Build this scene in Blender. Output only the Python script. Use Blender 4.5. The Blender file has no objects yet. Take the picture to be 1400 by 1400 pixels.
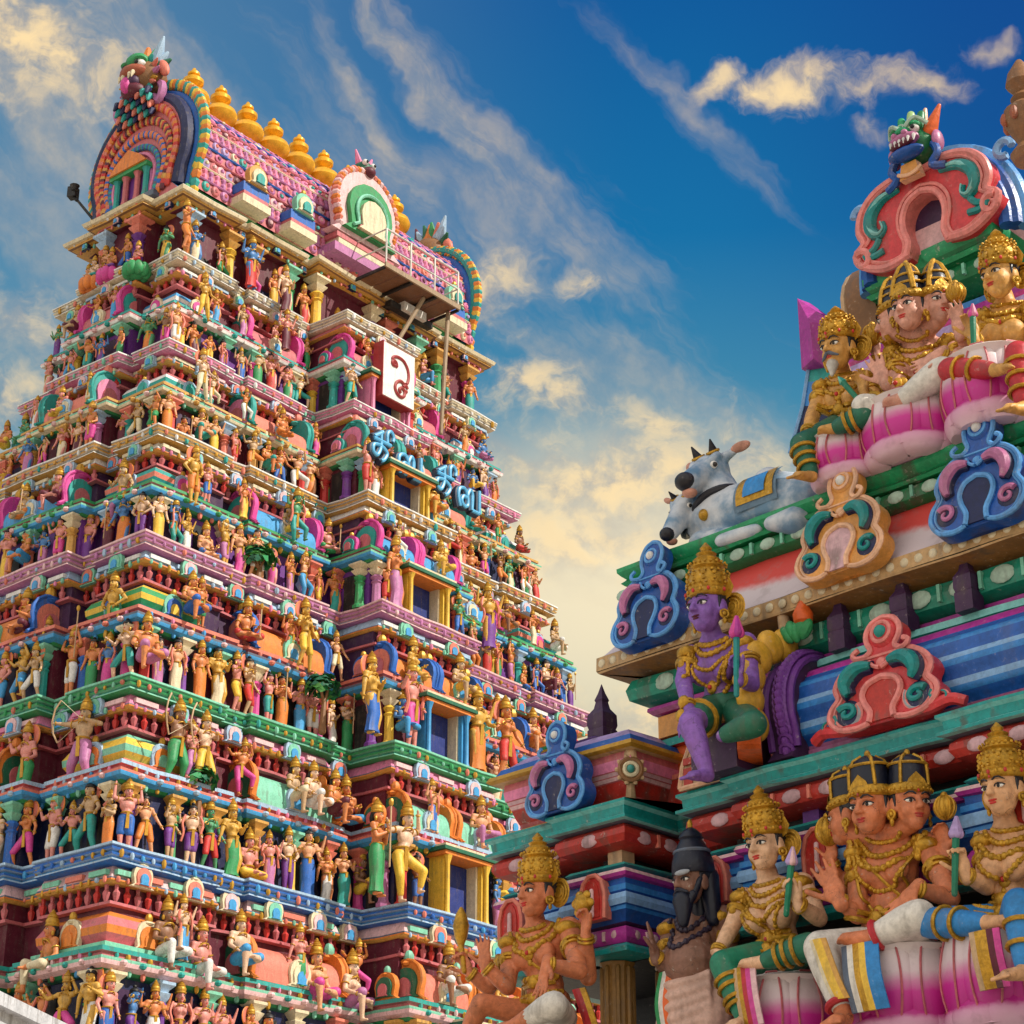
import bpy, bmesh, math, random
import numpy as np
from mathutils import Vector, Matrix
from mathutils.bvhtree import BVHTree
random.seed(7)
R_ = math.radians
SC = bpy.context.scene
COL = SC.collection
# ------------------------------------------------------------------ camera
FPX = 2865.0; PITCH = R_(24.355); EYE = 1.6
cam_d = bpy.data.cameras.new('camera'); cam = bpy.data.objects.new('camera', cam_d); COL.objects.link(cam)
cam_d.sensor_width = 36.0; cam_d.lens = 36.0 * FPX / 1400.0
cam_d.clip_start = 0.1; cam_d.clip_end = 5000
cam.location = (0, 0, EYE); cam.rotation_euler = (math.pi/2 + PITCH, 0, 0)
SC.camera = cam
# ------------------------------------------------------------------ light
SUN_AZ, SUN_EL = R_(110), R_(43)      # clockwise from +Y
sun_d = bpy.data.lights.new('sun', 'SUN'); sun = bpy.data.objects.new('sun', sun_d); COL.objects.link(sun)
sun_d.energy = 5.0; sun_d.angle = R_(0.5); sun_d.color = (1.0, 0.925, 0.80)
sd = Vector((math.sin(SUN_AZ)*math.cos(SUN_EL), math.cos(SUN_AZ)*math.cos(SUN_EL), math.sin(SUN_EL)))
sun.rotation_euler = sd.to_track_quat('Z', 'Y').to_euler(); sun.location = (60, -20, 60)
SC.view_settings.view_transform = 'Standard'; SC.view_settings.look = 'None'
SC.view_settings.exposure = 0.10; SC.view_settings.gamma = 1.0

# ------------------------------------------------------------------ sky (world, by azimuth and elevation)
world = bpy.data.worlds.new('World'); SC.world = world; world.use_nodes = True
world.cycles.sampling_method = 'MANUAL'; world.cycles.sample_map_resolution = 512
class NT:
    def __init__(s, tree): s.t = tree; s.n = tree.nodes; s.l = tree.links
    def add(s, ty, **kw):
        n = s.n.new(ty)
        for k, v in kw.items(): setattr(n, k, v)
        return n
    def put(s, sock, v):
        if hasattr(v, 'is_output'): s.l.new(v, sock)
        elif v is not None:
            if hasattr(sock, 'default_value'):
                if isinstance(v, (tuple, list)) and len(v) == 3 and len(sock.default_value) == 4: v = (*v, 1)
                sock.default_value = v
    def math(s, op, a, b=None, c=None, clamp=False):
        n = s.add('ShaderNodeMath', operation=op); n.use_clamp = clamp
        s.put(n.inputs[0], a); s.put(n.inputs[1], b)
        if c is not None: s.put(n.inputs[2], c)
        return n.outputs[0]
    def mix(s, fac, a, b, blend='MIX'):
        n = s.add('ShaderNodeMix', data_type='RGBA', blend_type=blend)
        s.put(n.inputs[0], fac); s.put(n.inputs[6], a); s.put(n.inputs[7], b); return n.outputs[2]
    def comb(s, x, y, z=0.0):
        n = s.add('ShaderNodeCombineXYZ'); s.put(n.inputs[0], x); s.put(n.inputs[1], y); s.put(n.inputs[2], z); return n.outputs[0]
    def noise(s, vec, scale, detail=4.0, rough=0.55, dist=0.0):
        n = s.add('ShaderNodeTexNoise'); s.put(n.inputs['Vector'], vec); n.inputs['Scale'].default_value = scale
        n.inputs['Detail'].default_value = detail; n.inputs['Roughness'].default_value = rough; n.inputs['Distortion'].default_value = dist
        return n.outputs[0]
    def ramp(s, fac, stops, interp='LINEAR'):
        n = s.add('ShaderNodeValToRGB'); s.put(n.inputs[0], fac); cr = n.color_ramp; cr.interpolation = interp
        while len(cr.elements) < len(stops): cr.elements.new(0.5)
        for e, (p, c) in zip(cr.elements, stops): e.position = p; e.color = (*c, 1)
        return n.outputs[0]
    def smooth(s, v, lo, hi):
        n = s.add('ShaderNodeMapRange', interpolation_type='SMOOTHSTEP'); s.put(n.inputs[0], v)
        n.inputs[1].default_value = lo; n.inputs[2].default_value = hi; return n.outputs[0]

def px_azel(x, y):
    a = (x-700)/FPX; b = -(y-700)/FPX
    X, Y, Z = a, math.cos(PITCH)-b*math.sin(PITCH), math.sin(PITCH)+b*math.cos(PITCH)
    return math.degrees(math.atan2(X, Y)), math.degrees(math.atan2(Z, math.hypot(X, Y)))

SKY_STRENGTH = 0.12
def build_sky():
    g = NT(world.node_tree); g.n.clear()
    out = g.add('ShaderNodeOutputWorld'); bg = g.add('ShaderNodeBackground'); g.l.new(bg.outputs[0], out.inputs[0])
    bg.inputs[1].default_value = SKY_STRENGTH
    sky = g.add('ShaderNodeTexSky', sky_type='NISHITA'); sky.sun_disc = False
    sky.sun_elevation = SUN_EL; sky.sun_rotation = SUN_AZ; sky.air_density = 1.0; sky.dust_density = 1.2; sky.ozone_density = 2.0
    tc = g.add('ShaderNodeTexCoord'); nv = g.add('ShaderNodeVectorMath', operation='NORMALIZE'); g.l.new(tc.outputs['Generated'], nv.inputs[0])
    sep = g.add('ShaderNodeSeparateXYZ'); g.l.new(nv.outputs[0], sep.inputs[0])
    D = 180/math.pi
    az = g.math('MULTIPLY', g.math('ARCTAN2', sep.outputs[0], sep.outputs[1]), D)
    el = g.math('MULTIPLY', g.math('ARCSINE', sep.outputs[2]), D)
    # clear-sky colour: Nishita tinted by elevation, richer overhead, cream towards the horizon
    k = 0.93/SKY_STRENGTH
    t = g.math('MULTIPLY', el, 1/60.0, clamp=True)
    def c(r, gg, b): return (r, gg, b)
    base = g.ramp(t, [(0.0, c(.84, .70, .44)), (0.27, c(.80, .67, .42)), (0.34, c(.50, .53, .42)), (0.395, c(.185, .36, .42)), (0.45, c(.055, .265, .42)), (0.53, c(.003, .165, .395)), (0.64, c(.0, .10, .335)), (1.0, c(.006, .07, .26))])
    lefts = g.smooth(az, 5.0, -16.0)
    base = g.mix(g.math('MULTIPLY', lefts, 0.52), base, (.15, .32, .43))
    rights = g.math('MULTIPLY', g.smooth(az, 5.0, 17.0), g.smooth(el, 24.0, 34.0))
    base = g.mix(g.math('MULTIPLY', rights, 0.7), base, (.0, .05, .27))
    ga, ge = px_azel(830, 800)
    gl = g.add('ShaderNodeMapping', vector_type='TEXTURE'); g.l.new(g.comb(az, el, 0), gl.inputs[0]); gl.inputs[1].default_value = (ga, ge, 0); gl.inputs[3].default_value = (9.5, 6.2, 1)
    gn = g.add('ShaderNodeVectorMath', operation='LENGTH'); g.l.new(gl.outputs[0], gn.inputs[0])
    base = g.mix(g.math('MULTIPLY', g.smooth(gn.outputs['Value'], 1.0, .1), .94), base, (.98, .84, .56))
    scaled = g.mix(1.0, base, (k, k, k), 'MULTIPLY')
    clear = g.mix(0.95, sky.outputs[0], scaled)
    # clouds
    p = g.comb(az, el, 0)
    w1 = g.noise(p, 0.35, 4.0, 0.6); w2 = g.noise(p, 0.9, 4.0, 0.6)
    n3 = g.noise(g.comb(g.math('ADD', az, 31.0), el, 3.0), 0.35, 4.0, 0.6)
    wx = g.math('MULTIPLY', g.math('SUBTRACT', w1, 0.5), 2.4); wy = g.math('MULTIPLY', g.math('SUBTRACT', n3, 0.5), 2.0)
    azw = g.math('ADD', az, wx); elw = g.math('ADD', el, wy)
    def streaks(ang, sx, sy, seed):
        ca, sa = math.cos(R_(ang)), math.sin(R_(ang))
        u = g.math('ADD', g.math('MULTIPLY', azw, ca), g.math('MULTIPLY', elw, sa))
        v = g.math('SUBTRACT', g.math('MULTIPLY', elw, ca), g.math('MULTIPLY', azw, sa))
        return g.noise(g.comb(g.math('MULTIPLY', u, sx), g.math('MULTIPLY', v, sy), seed), 1.0, 5.0, 0.62, 0.3)
    cir = streaks(-38, 0.10, 0.62, 2.0)
    puf = g.noise(g.comb(azw, g.math('MULTIPLY', elw, 1.5), 9.0), 0.55, 6.0, 0.62, 0.2)
    pw = g.comb(azw, elw, 0)
    pk = g.math('MULTIPLY_ADD', puf, 2.6, -0.3); ck = g.math('MULTIPLY_ADD', cir, 3.25, -0.625)      # 1 + k (texture - 1/2)
    def blob(x, y, a, b, ang, amt, tex, wob=1.0):
        ca_, ce_ = px_azel(x, y); px = 1.0/50.0
        m = g.add('ShaderNodeMapping', vector_type='TEXTURE'); g.l.new(pw, m.inputs[0])
        m.inputs[1].default_value = (ca_, ce_, 0); m.inputs[2].default_value = (0, 0, R_(ang)); m.inputs[3].default_value = (a*px, b*px, 1)
        ln = g.add('ShaderNodeVectorMath', operation='LENGTH'); g.l.new(m.outputs[0], ln.inputs[0])
        f = g.math('SUBTRACT', tex, ln.outputs['Value'])
        n = g.add('ShaderNodeMapRange', interpolation_type='SMOOTHSTEP'); g.put(n.inputs[0], f); n.inputs[1].default_value = -.15; n.inputs[2].default_value = 1.35; n.inputs[4].default_value = amt
        return n.outputs[0]
    thick, thin = None, None
    def mx(a, b): return b if a is None else g.math('MAXIMUM', a, b)
    # (px centre, half length, half width, tilt, amount): bright, dense clouds
    for (x, y, a, b, an, am) in [(30, 45, 230, 90, -22, 1.0), (1105, 122, 140, 36, -4, 1.0), (985, 112, 52, 26, 8, .85), (1260, 115, 100, 30, -8, .72), (1188, 172, 34, 20, 0, .5), (1368, 64, 40, 14, 0, .5),
                                 (672, 395, 64, 66, 0, .95), (785, 398, 38, 24, 10, .8), (40, 435, 86, 50, 0, .75), (740, 530, 150, 44, -14, .85), (890, 575, 110, 36, -10, .75),
                                 (850, 655, 330, 90, 4, .85), (985, 640, 170, 60, 0, .7), (870, 985, 160, 60, 0, .9), (760, 740, 260, 60, -6, .7), (5, 560, 80, 60, 0, .85)]:
        thick = mx(thick, blob(x, y, a, b, an, am, pk))
    for (x, y, a, b, an, am) in [(130, 110, 340, 120, -33, .95), (60, 165, 300, 60, -34, .8), (330, 200, 300, 80, -34, .6), (505, 160, 260, 40, -52, 1.0), (640, 215, 300, 46, -48, 1.0), (690, 285, 260, 130, -38, .7),
                                 (950, 160, 190, 30, -42, .6), (560, 250, 340, 110, -30, .45), (80, 300, 300, 140, -30, .45), (810, 500, 320, 80, -16, .6), (860, 640, 420, 150, -4, .6), (40, 470, 240, 110, 0, .45)]:
        thin = mx(thin, blob(x, y, a, b, an, am, ck))
    shade = g.smooth(g.math('ADD', puf, g.math('MULTIPLY', g.math('SUBTRACT', w2, 0.5), 0.8)), 0.34, 0.62)
    warm = g.mix(shade, (.46, .42, .38), (1.08, .80, .42))
    cream = g.mix(g.smooth(w2, 0.35, 0.65), (.42, .41, .39), (.72, .58, .40))
    skyc = g.mix(g.math('MULTIPLY', thin, 0.72), clear, g.mix(1.0, cream, (k, k, k), 'MULTIPLY'))
    skyc = g.mix(g.math('MULTIPLY', thick, 0.93), skyc, g.mix(1.0, warm, (k, k, k), 'MULTIPLY'))
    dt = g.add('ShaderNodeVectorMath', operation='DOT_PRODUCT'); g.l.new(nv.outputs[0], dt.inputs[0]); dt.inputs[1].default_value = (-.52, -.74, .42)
    fill_bank = g.math('MULTIPLY', g.smooth(dt.outputs['Value'], .12, .75), g.smooth(w2, .2, .5))  # bright sky added behind the camera, unseen, as fill for the shrine
    skyc = g.mix(g.math('MULTIPLY', fill_bank, .92), skyc, (1.22*k, 1.14*k, 1.02*k))
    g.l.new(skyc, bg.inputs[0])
build_sky()

# ------------------------------------------------------------------ naming
def tag(o, label=None, cat=None, group=None, kind=None):
    if label: o['label'] = label
    if cat: o['category'] = cat
    if group: o['group'] = group
    if kind: o['kind'] = kind
    return o
def empty(name, loc=(0, 0, 0), rz=0.0, parent=None):
    o = bpy.data.objects.new(name, None); COL.objects.link(o); o.location = loc; o.rotation_euler = (0, 0, rz); o.empty_display_size = 0.2
    if parent: o.parent = parent
    return o
def link(name, me, parent=None, loc=(0, 0, 0), rot=(0, 0, 0), scale=(1, 1, 1)):
    o = bpy.data.objects.new(name, me); COL.objects.link(o); o.location = loc; o.rotation_euler = rot; o.scale = scale
    if parent: o.parent = parent
    return o
# ------------------------------------------------------------------ paint
MATS = {}
def paint(name, col, rough=0.5, dirt=0.35, metallic=0.0, bump=0.25, scale=14.0, dirtcol=(.09, .07, .055), vary=0.25, crack=0.0):
    if name in MATS: return MATS[name]
    m = bpy.data.materials.new(name); m.use_nodes = True; g = NT(m.node_tree); g.n.clear(); MATS[name] = m
    out = g.add('ShaderNodeOutputMaterial'); b = g.add('ShaderNodeBsdfPrincipled'); g.l.new(b.outputs[0], out.inputs[0])
    tc = g.add('ShaderNodeTexCoord'); geo = g.add('ShaderNodeNewGeometry')
    pos = geo.outputs['Position']
    n1 = g.noise(pos, scale*.35, 4, .65); n2 = g.noise(pos, scale*2.6, 4, .65)
    vm = g.add('ShaderNodeVectorMath', operation='MULTIPLY'); g.l.new(pos, vm.inputs[0]); vm.inputs[1].default_value = (scale*.9, scale*.9, scale*.09)
    n3 = g.noise(vm.outputs[0], 1.0, 4, .6)
    lo = tuple(v*(1-vary*1.3) for v in col); hi = tuple(min(1, v*(1+vary*.5)+.012*vary) for v in col)
    cc = g.mix(g.smooth(g.math('MULTIPLY_ADD', n2, .45, g.math('MULTIPLY', n1, .55)), .32, .66), lo, hi)
    st = g.math('MULTIPLY', g.smooth(g.math('ADD', n1, g.math('MULTIPLY', n3, .9)), .93, 1.22), dirt*1.35)
    cc = g.mix(st, cc, dirtcol)
    chip = g.math('MULTIPLY', g.smooth(g.math('MULTIPLY_ADD', n2, .8, g.math('MULTIPLY', n3, .3)), .66, .72), dirt*1.1)
    cc = g.mix(chip, cc, (.42, .38, .33))
    if crack:
        vo = g.add('ShaderNodeTexVoronoi', feature='DISTANCE_TO_EDGE'); vo.inputs['Scale'].default_value = scale*.55
        wv = g.add('ShaderNodeVectorMath', operation='ADD'); g.l.new(pos, wv.inputs[0]); g.l.new(g.comb(g.math('MULTIPLY', n1, .35), g.math('MULTIPLY', n2, .10), 0), wv.inputs[1]); g.l.new(wv.outputs[0], vo.inputs['Vector'])
        cm = g.math('MULTIPLY', g.math('MULTIPLY', g.smooth(vo.outputs[0], .012, .002), g.smooth(n1, .50, .60)), crack)
        cc = g.mix(cm, cc, (.05, .03, .025))
    g.l.new(cc, b.inputs['Base Color']); b.inputs['Metallic'].default_value = metallic
    g.put(b.inputs['Roughness'], g.math('ADD', rough-.08, g.math('MULTIPLY', n2, .22)))
    b.inputs['Specular IOR Level'].default_value = 0.4
    if bump:
        bp = g.add('ShaderNodeBump'); bp.inputs['Strength'].default_value = bump; bp.inputs['Distance'].default_value = 0.01
        g.l.new(n2, bp.inputs['Height']); g.l.new(bp.outputs[0], b.inputs['Normal'])
    return m
PAL = dict(
 ochre=(.62, .33, .07), gold=(.66, .36, .035), white=(.76, .75, .73), cream=(.72, .62, .42), pink=(.74, .22, .40), hotpink=(.66, .06, .32), palepink=(.78, .50, .52),
 mauve=(.48, .17, .38), purple=(.16, .035, .28), darkpurple=(.055, .018, .07), green=(.03, .30, .10), teal=(.02, .33, .30), mint=(.20, .56, .40), dkgreen=(.012, .13, .07),
 blue=(.02, .13, .50), sky=(.05, .32, .66), paleblue=(.36, .52, .70), navy=(.008, .014, .075), red=(.58, .035, .03), coral=(.72, .20, .14), orange=(.72, .21, .03),
 maroon=(.115, .010, .028), brown=(.24, .11, .04), tan=(.55, .36, .20), yellow=(.80, .50, .05), black=(.01, .01, .012), grey=(.34, .36, .40), slate=(.10, .13, .19), stone=(.38, .35, .31), peach=(.74, .36, .19), rose=(.55, .14, .16), olive=(.24, .26, .05), lilac=(.45, .32, .62))
def M(n):
    if n in MATS: return MATS[n]
    if n == 'gold': return paint('gold', (.56, .30, .03), .38, .25, .35, .35)
    return paint(n, PAL[n])

# ------------------------------------------------------------------ mesh builder
class MB:
    WAVE = (0, 0)
    def __init__(s): s.v = []; s.f = []; s.m = []; s.mats = []
    def mi(s, name):
        if name not in s.mats: s.mats.append(name)
        return s.mats.index(name)
    def add(s, vs, fs, mat):
        o = len(s.v); s.v.extend([tuple(map(float, p)) for p in vs])
        if isinstance(mat, str):
            k = s.mi(mat)
            for f in fs: s.f.append([i+o for i in f]); s.m.append(k)
        else:
            for f, mm in zip(fs, mat): s.f.append([i+o for i in f]); s.m.append(s.mi(mm))
    def box(s, c, h, mat, rz=0.0, M3=None):
        x, y, z = h; P = np.array([[-x,-y,-z],[x,-y,-z],[x,y,-z],[-x,y,-z],[-x,-y,z],[x,-y,z],[x,y,z],[-x,y,z]], float)
        if rz: cc, ss = math.cos(rz), math.sin(rz); P = P @ np.array([[cc, ss, 0], [-ss, cc, 0], [0, 0, 1]])
        if M3 is not None: P = P @ np.array(M3).T
        s.add(P + np.array(c, float), [(0,3,2,1),(4,5,6,7),(0,1,5,4),(1,2,6,5),(2,3,7,6),(3,0,4,7)], mat)
    def box2(s, lo, hi, mat):
        lo = np.array(lo, float); hi = np.array(hi, float); s.box((lo+hi)/2, np.abs(hi-lo)/2, mat)
    def ring_skin(s, rings, mat, close=True, cap=(True, True)):
        n = len(rings[0]); vs = [p for r in rings for p in r]; fs = []; ms = []
        for i in range(len(rings)-1):
            for j in range(n if close else n-1):
                k = (j+1) % n; fs.append((i*n+j, i*n+k, (i+1)*n+k, (i+1)*n+j)); ms.append(mat if isinstance(mat, str) else mat[i])
        if cap[0]: fs.append(tuple(range(n-1, -1, -1))); ms.append(mat if isinstance(mat, str) else mat[0])
        if cap[1]: fs.append(tuple((len(rings)-1)*n+j for j in range(n))); ms.append(mat if isinstance(mat, str) else mat[-1])
        s.add(vs, fs, ms)
    def lathe(s, prof, c=(0, 0, 0), mat='gold', n=16, M3=None, sx=1.0, sy=1.0, off=0.0):
        rings = []
        for r, z in prof:
            P = np.array([[r*sx*math.cos(2*math.pi*(j+off)/n), r*sy*math.sin(2*math.pi*(j+off)/n), z] for j in range(n)])
            if M3 is not None: P = P @ np.array(M3).T
            rings.append(P + np.array(c, float))
        s.ring_skin(rings, mat)
    def capsule(s, a, ra, b, rb, mat='x', n=12, k=3):
        a = np.array(a, float); b = np.array(b, float); d = b-a; L = np.linalg.norm(d)
        if L < 1e-6: d = np.array([0, 0, 1.]); L = 1e-6
        d = d/np.linalg.norm(d); u = np.cross(d, [0, 0, 1.]) if abs(d[2]) < .9 else np.cross(d, [1., 0, 0]); u /= np.linalg.norm(u); w = np.cross(d, u)
        rings = []
        cs = [(math.cos(2*math.pi*j/n), math.sin(2*math.pi*j/n)) for j in range(n)]
        for i in range(k+1):
            t = -math.pi/2 + (math.pi/2)*i/k; rr = max(ra*math.cos(t), ra*.02)
            rings.append([a + d*ra*math.sin(t) + (u*x+w*y)*rr for x, y in cs])
        for i in range(k+1):
            t = (math.pi/2)*i/k; rr = max(rb*math.cos(t), rb*.02)
            rings.append([b + d*rb*math.sin(t) + (u*x+w*y)*rr for x, y in cs])
        s.ring_skin(rings, mat)
    def ell(s, c, r, mat='x', M3=None, n=14, k=8):
        rings = []
        for i in range(k+1):
            t = -math.pi/2 + math.pi*i/k; rr = max(math.cos(t), .02)
            P = np.array([[r[0]*rr*math.cos(2*math.pi*j/n), r[1]*rr*math.sin(2*math.pi*j/n), r[2]*math.sin(t)] for j in range(n)])
            if M3 is not None: P = P @ np.array(M3).T
            rings.append(P + np.array(c, float))
        s.ring_skin(rings, mat)
    def tube(s, pts, rad, mat='x', n=8, closed=False):
        P = [np.array(p, float) for p in pts]; N = len(P)
        rad = rad if hasattr(rad, '__len__') else [rad]*N
        rings = []; up = None
        for i in range(N):
            if closed: d = P[(i+1) % N]-P[i-1]
            else: d = P[min(i+1, N-1)]-P[max(i-1, 0)]
            d = d/(np.linalg.norm(d)+1e-12)
            if up is None: up = np.array([0, 0, 1.]) if abs(d[2]) < .9 else np.array([1., 0, 0])
            u = np.cross(d, up); u /= (np.linalg.norm(u)+1e-12); w = np.cross(u, d); up = w
            rings.append([P[i] + (u*math.cos(2*math.pi*j/n)+w*math.sin(2*math.pi*j/n))*rad[i] for j in range(n)])
        if closed:
            rings.append(rings[0]); s.ring_skin(rings, mat, cap=(False, False))
        else: s.ring_skin(rings, mat)
    def torus(s, c, axis, R, r, mat='gold', n=20, m=6, sc=(1, 1)):
        d = np.array(axis, float); d /= np.linalg.norm(d); u = np.cross(d, [0, 0, 1.]) if abs(d[2]) < .9 else np.cross(d, [1., 0, 0]); u /= np.linalg.norm(u); w = np.cross(d, u)
        s.tube([np.array(c)+u*math.cos(2*math.pi*i/n)*R*sc[0]+w*math.sin(2*math.pi*i/n)*R*sc[1] for i in range(n)], r, mat, m, True)
    def prism(s, poly, o, ex, ey, depth, mat, side=None):
        """flat outline poly (x,y) in the frame ex,ey at o, given thickness along ex x ey"""
        o = np.array(o, float); ex = np.array(ex, float); ey = np.array(ey, float); nz = np.cross(ex, ey); n = len(poly)
        A = [o+ex*x+ey*y for x, y in poly]; B = [p+nz*depth for p in A]
        fs = [tuple(range(n-1, -1, -1)), tuple(range(n, 2*n))] + [(i, (i+1) % n, n+(i+1) % n, n+i) for i in range(n)]
        s.add(A+B, fs, [mat, mat] + [side or mat]*n)
    def sweep(s, poly, prof, mats):
        """moulding profile [(offset, z)] carried round a closed axis-aligned plan (counter-clockwise)"""
        seg, amp = MB.WAVE
        if seg:
            q = []
            for i in range(len(poly)):
                a, b = np.array(poly[i], float), np.array(poly[(i+1) % len(poly)], float); k = max(1, int(np.linalg.norm(b-a)/seg)) if min(a[1], b[1]) < 1.5 else 1
                q += [a+(b-a)*j/k for j in range(k)]
            poly = q
        n = len(poly); P = np.array(poly, float); rings = []
        jd = [random.gauss(0, amp) for _ in range(n)]; jz = [random.gauss(0, amp*.7) for _ in range(n)]
        nr = []
        for i in range(n):
            e = P[(i+1) % n]-P[i]; e /= np.linalg.norm(e); nr.append(np.array([e[1], -e[0]]))
        for d, z in prof:
            ring = []
            for i in range(n):
                a, b = nr[i-1], nr[i]
                d_ = d+jd[i]+random.gauss(0, amp*.35)
                q = P[i] + (a+b)*d_/(1+a.dot(b)) if a.dot(b) > -.99 else P[i]+a*d_
                ring.append((q[0], q[1], z+jz[i]))
            rings.append(ring)
        s.ring_skin(rings, mats, cap=(False, False))
    def mesh(s, name, smooth=35):
        me = bpy.data.meshes.new(name); me.from_pydata(s.v, [], s.f)
        for n in s.mats: me.materials.append(M(n))
        me.polygons.foreach_set('material_index', s.m)
        me.polygons.foreach_set('use_smooth', [True]*len(s.f)); me.update()
        if smooth: me.set_sharp_from_angle(angle=R_(smooth))
        return me
    def obj(s, name, parent=None, smooth=35, **kw): return link(name, s.mesh(name, smooth), parent, **kw)
    def remesh(s, name, voxel, it=4, mat=None):
        me = bpy.data.meshes.new(name+'_raw'); me.from_pydata(s.v, [], s.f); me.update()
        o = bpy.data.objects.new('tmp', me); COL.objects.link(o)
        md = o.modifiers.new('r', 'REMESH'); md.mode = 'VOXEL'; md.voxel_size = voxel; md.adaptivity = 0
        ms = o.modifiers.new('s', 'SMOOTH'); ms.factor = .5; ms.iterations = it
        dg = bpy.context.evaluated_depsgraph_get(); ev = o.evaluated_get(dg)
        res = bpy.data.meshes.new_from_object(ev); res.name = name
        bpy.data.objects.remove(o); bpy.data.meshes.remove(me)
        res.materials.clear()
        if mat: res.materials.append(M(mat))
        res.polygons.foreach_set('use_smooth', [True]*len(res.polygons)); res.polygons.foreach_set('material_index', [0]*len(res.polygons)); res.update()
        return res
def catmull(pts, n=6, closed=False):
    P = [np.array(p, float) for p in pts]; out = []; N = len(P)
    for i in range(N if closed else N-1):
        p0 = P[i-1] if (closed or i > 0) else P[0]; p1 = P[i]; p2 = P[(i+1) % N]; p3 = P[(i+2) % N] if (closed or i+2 < N) else P[-1]
        for k in range(n):
            t = k/n; out.append(.5*((2*p1)+(-p0+p2)*t+(2*p0-5*p1+4*p2-p3)*t*t+(-p0+3*p1-3*p2+p3)*t**3))
    if not closed: out.append(P[-1])
    return out
def rotM(rx=0, ry=0, rz=0): return np.array(Matrix.Rotation(rz, 3, 'Z') @ Matrix.Rotation(ry, 3, 'Y') @ Matrix.Rotation(rx, 3, 'X'))
# ------------------------------------------------------------------ ground
def build_ground():
    m = bpy.data.materials.new('ground'); m.use_nodes = True; g = NT(m.node_tree); b = m.node_tree.nodes['Principled BSDF']
    geo = g.add('ShaderNodeNewGeometry'); n = g.noise(geo.outputs[0], .8, 6, .6); n2 = g.noise(geo.outputs[0], 40, 3, .6)
    g.l.new(g.mix(g.math('MULTIPLY', n, n2), (.36, .31, .25), (.46, .40, .32)), b.inputs['Base Color']); b.inputs['Roughness'].default_value = .9
    MATS['ground'] = m
    mb = MB(); mb.add([(-2500, -2500, 0), (2500, -2500, 0), (2500, 2500, 0), (-2500, 2500, 0)], [(0, 1, 2, 3)], 'ground')
    tag(mb.obj('ground'), kind='structure')
build_ground()
paint('rust2', (.34, .08, .035), .5, .3)
MB.WAVE = (.7, .016)
# ================================================================== the great gate tower
TZ = [(33.79, 2.25), (31.6, 2.08), (28.5, 1.6), (25.4, .78), (21.96, 0.0), (17.98, -.72), (13.75, -1.42), (9.3, -2.1)]
HX, HY = 8.77, 4.575
TOWER = empty('temple_tower', (-6.774, 55.849, 0), R_(50.6))
tag(TOWER, 'tall tapering temple gate tower crowded with painted statues and topped by gold finials', 'temple tower')
def hxy(t): return HX-t, HY-t
def plan(t, pc=1.0, pl=.35, rec=.16):
    hx, hy = hxy(t)
    c = .215*hx; k = .70*hx; s1 = .60*hx; s0 = .31*hx
    def side(h, brk, off):   # breakpoints along the side (half), returns [(pos, off)]
        return None
    lx = [(-hx, 0), (-k, 0), (-k, -rec), (-s1, -rec), (-s1, 0), (-s0, 0), (-s0, -rec), (-c, -rec), (-c, pc), (c, pc), (c, -rec), (s0, -rec), (s0, 0), (s1, 0), (s1, -rec), (k, -rec), (k, 0), (hx, 0)]
    d = .46*hy; kk = .60*hy
    ly = [(-hy, 0), (-kk, 0), (-kk, -rec), (-d, -rec), (-d, pl), (d, pl), (d, -rec), (kk, -rec), (kk, 0), (hy, 0)]
    P = [(x, -hy-o) for x, o in lx] + [(hx+o, y) for y, o in ly[1:]] + [(-x, hy+o) for x, o in lx[1:]] + [(-hx-o, -y) for y, o in ly[1:-1]]
    return P
def horseshoe(r, n=14, flare=.16):
    pts = [(-r*1.02-flare*r, 0), (-r*.86, .22*r)]
    for i in range(n+1):
        a = R_(205) - R_(230)*i/n; pts.append((r*math.cos(a), r*.95+r*math.sin(a)))
    pts += [(r*.86, .22*r), (r*1.02+flare*r, 0)]
    return pts[::-1]
def kudu(mb, o, ex, ey, r, cols, th=None, knob=True):
    """round arch plaque: nested discs with a knob on top, facing ex x ey"""
    th = th or r*.3; ex = np.array(ex, float); ey = np.array(ey, float); nz = np.cross(ex, ey); o = np.array(o, float)
    mb.prism(horseshoe(r, 10), o, ex, ey, th, cols[0])
    mb.prism([(p[0]*.74, p[1]*.74+.13*r) for p in horseshoe(r, 10)], o+nz*th, ex, ey, th*.35, cols[1])
    mb.prism([(p[0]*.42, p[1]*.46+.2*r) for p in horseshoe(r, 8)], o+nz*th*1.35, ex, ey, th*.3, cols[2])
    if knob:
        mb.ell(o+ey*(2.1*r)+nz*th*.5, (r*.26, r*.26, r*.34), cols[3], n=8, k=5); mb.ell(o+ey*(1.78*r)+nz*th*.5, (r*.42, r*.3, r*.16), cols[0], n=8, k=4)
FACES = {  # name: (origin side fn, along, outward)
 'R': (lambda h, s, out: (s, -h[1]-out), (1, 0, 0), (0, -1, 0)),
 'L': (lambda h, s, out: (-h[0]-out, s), (0, -1, 0), (-1, 0, 0)),
}
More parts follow.
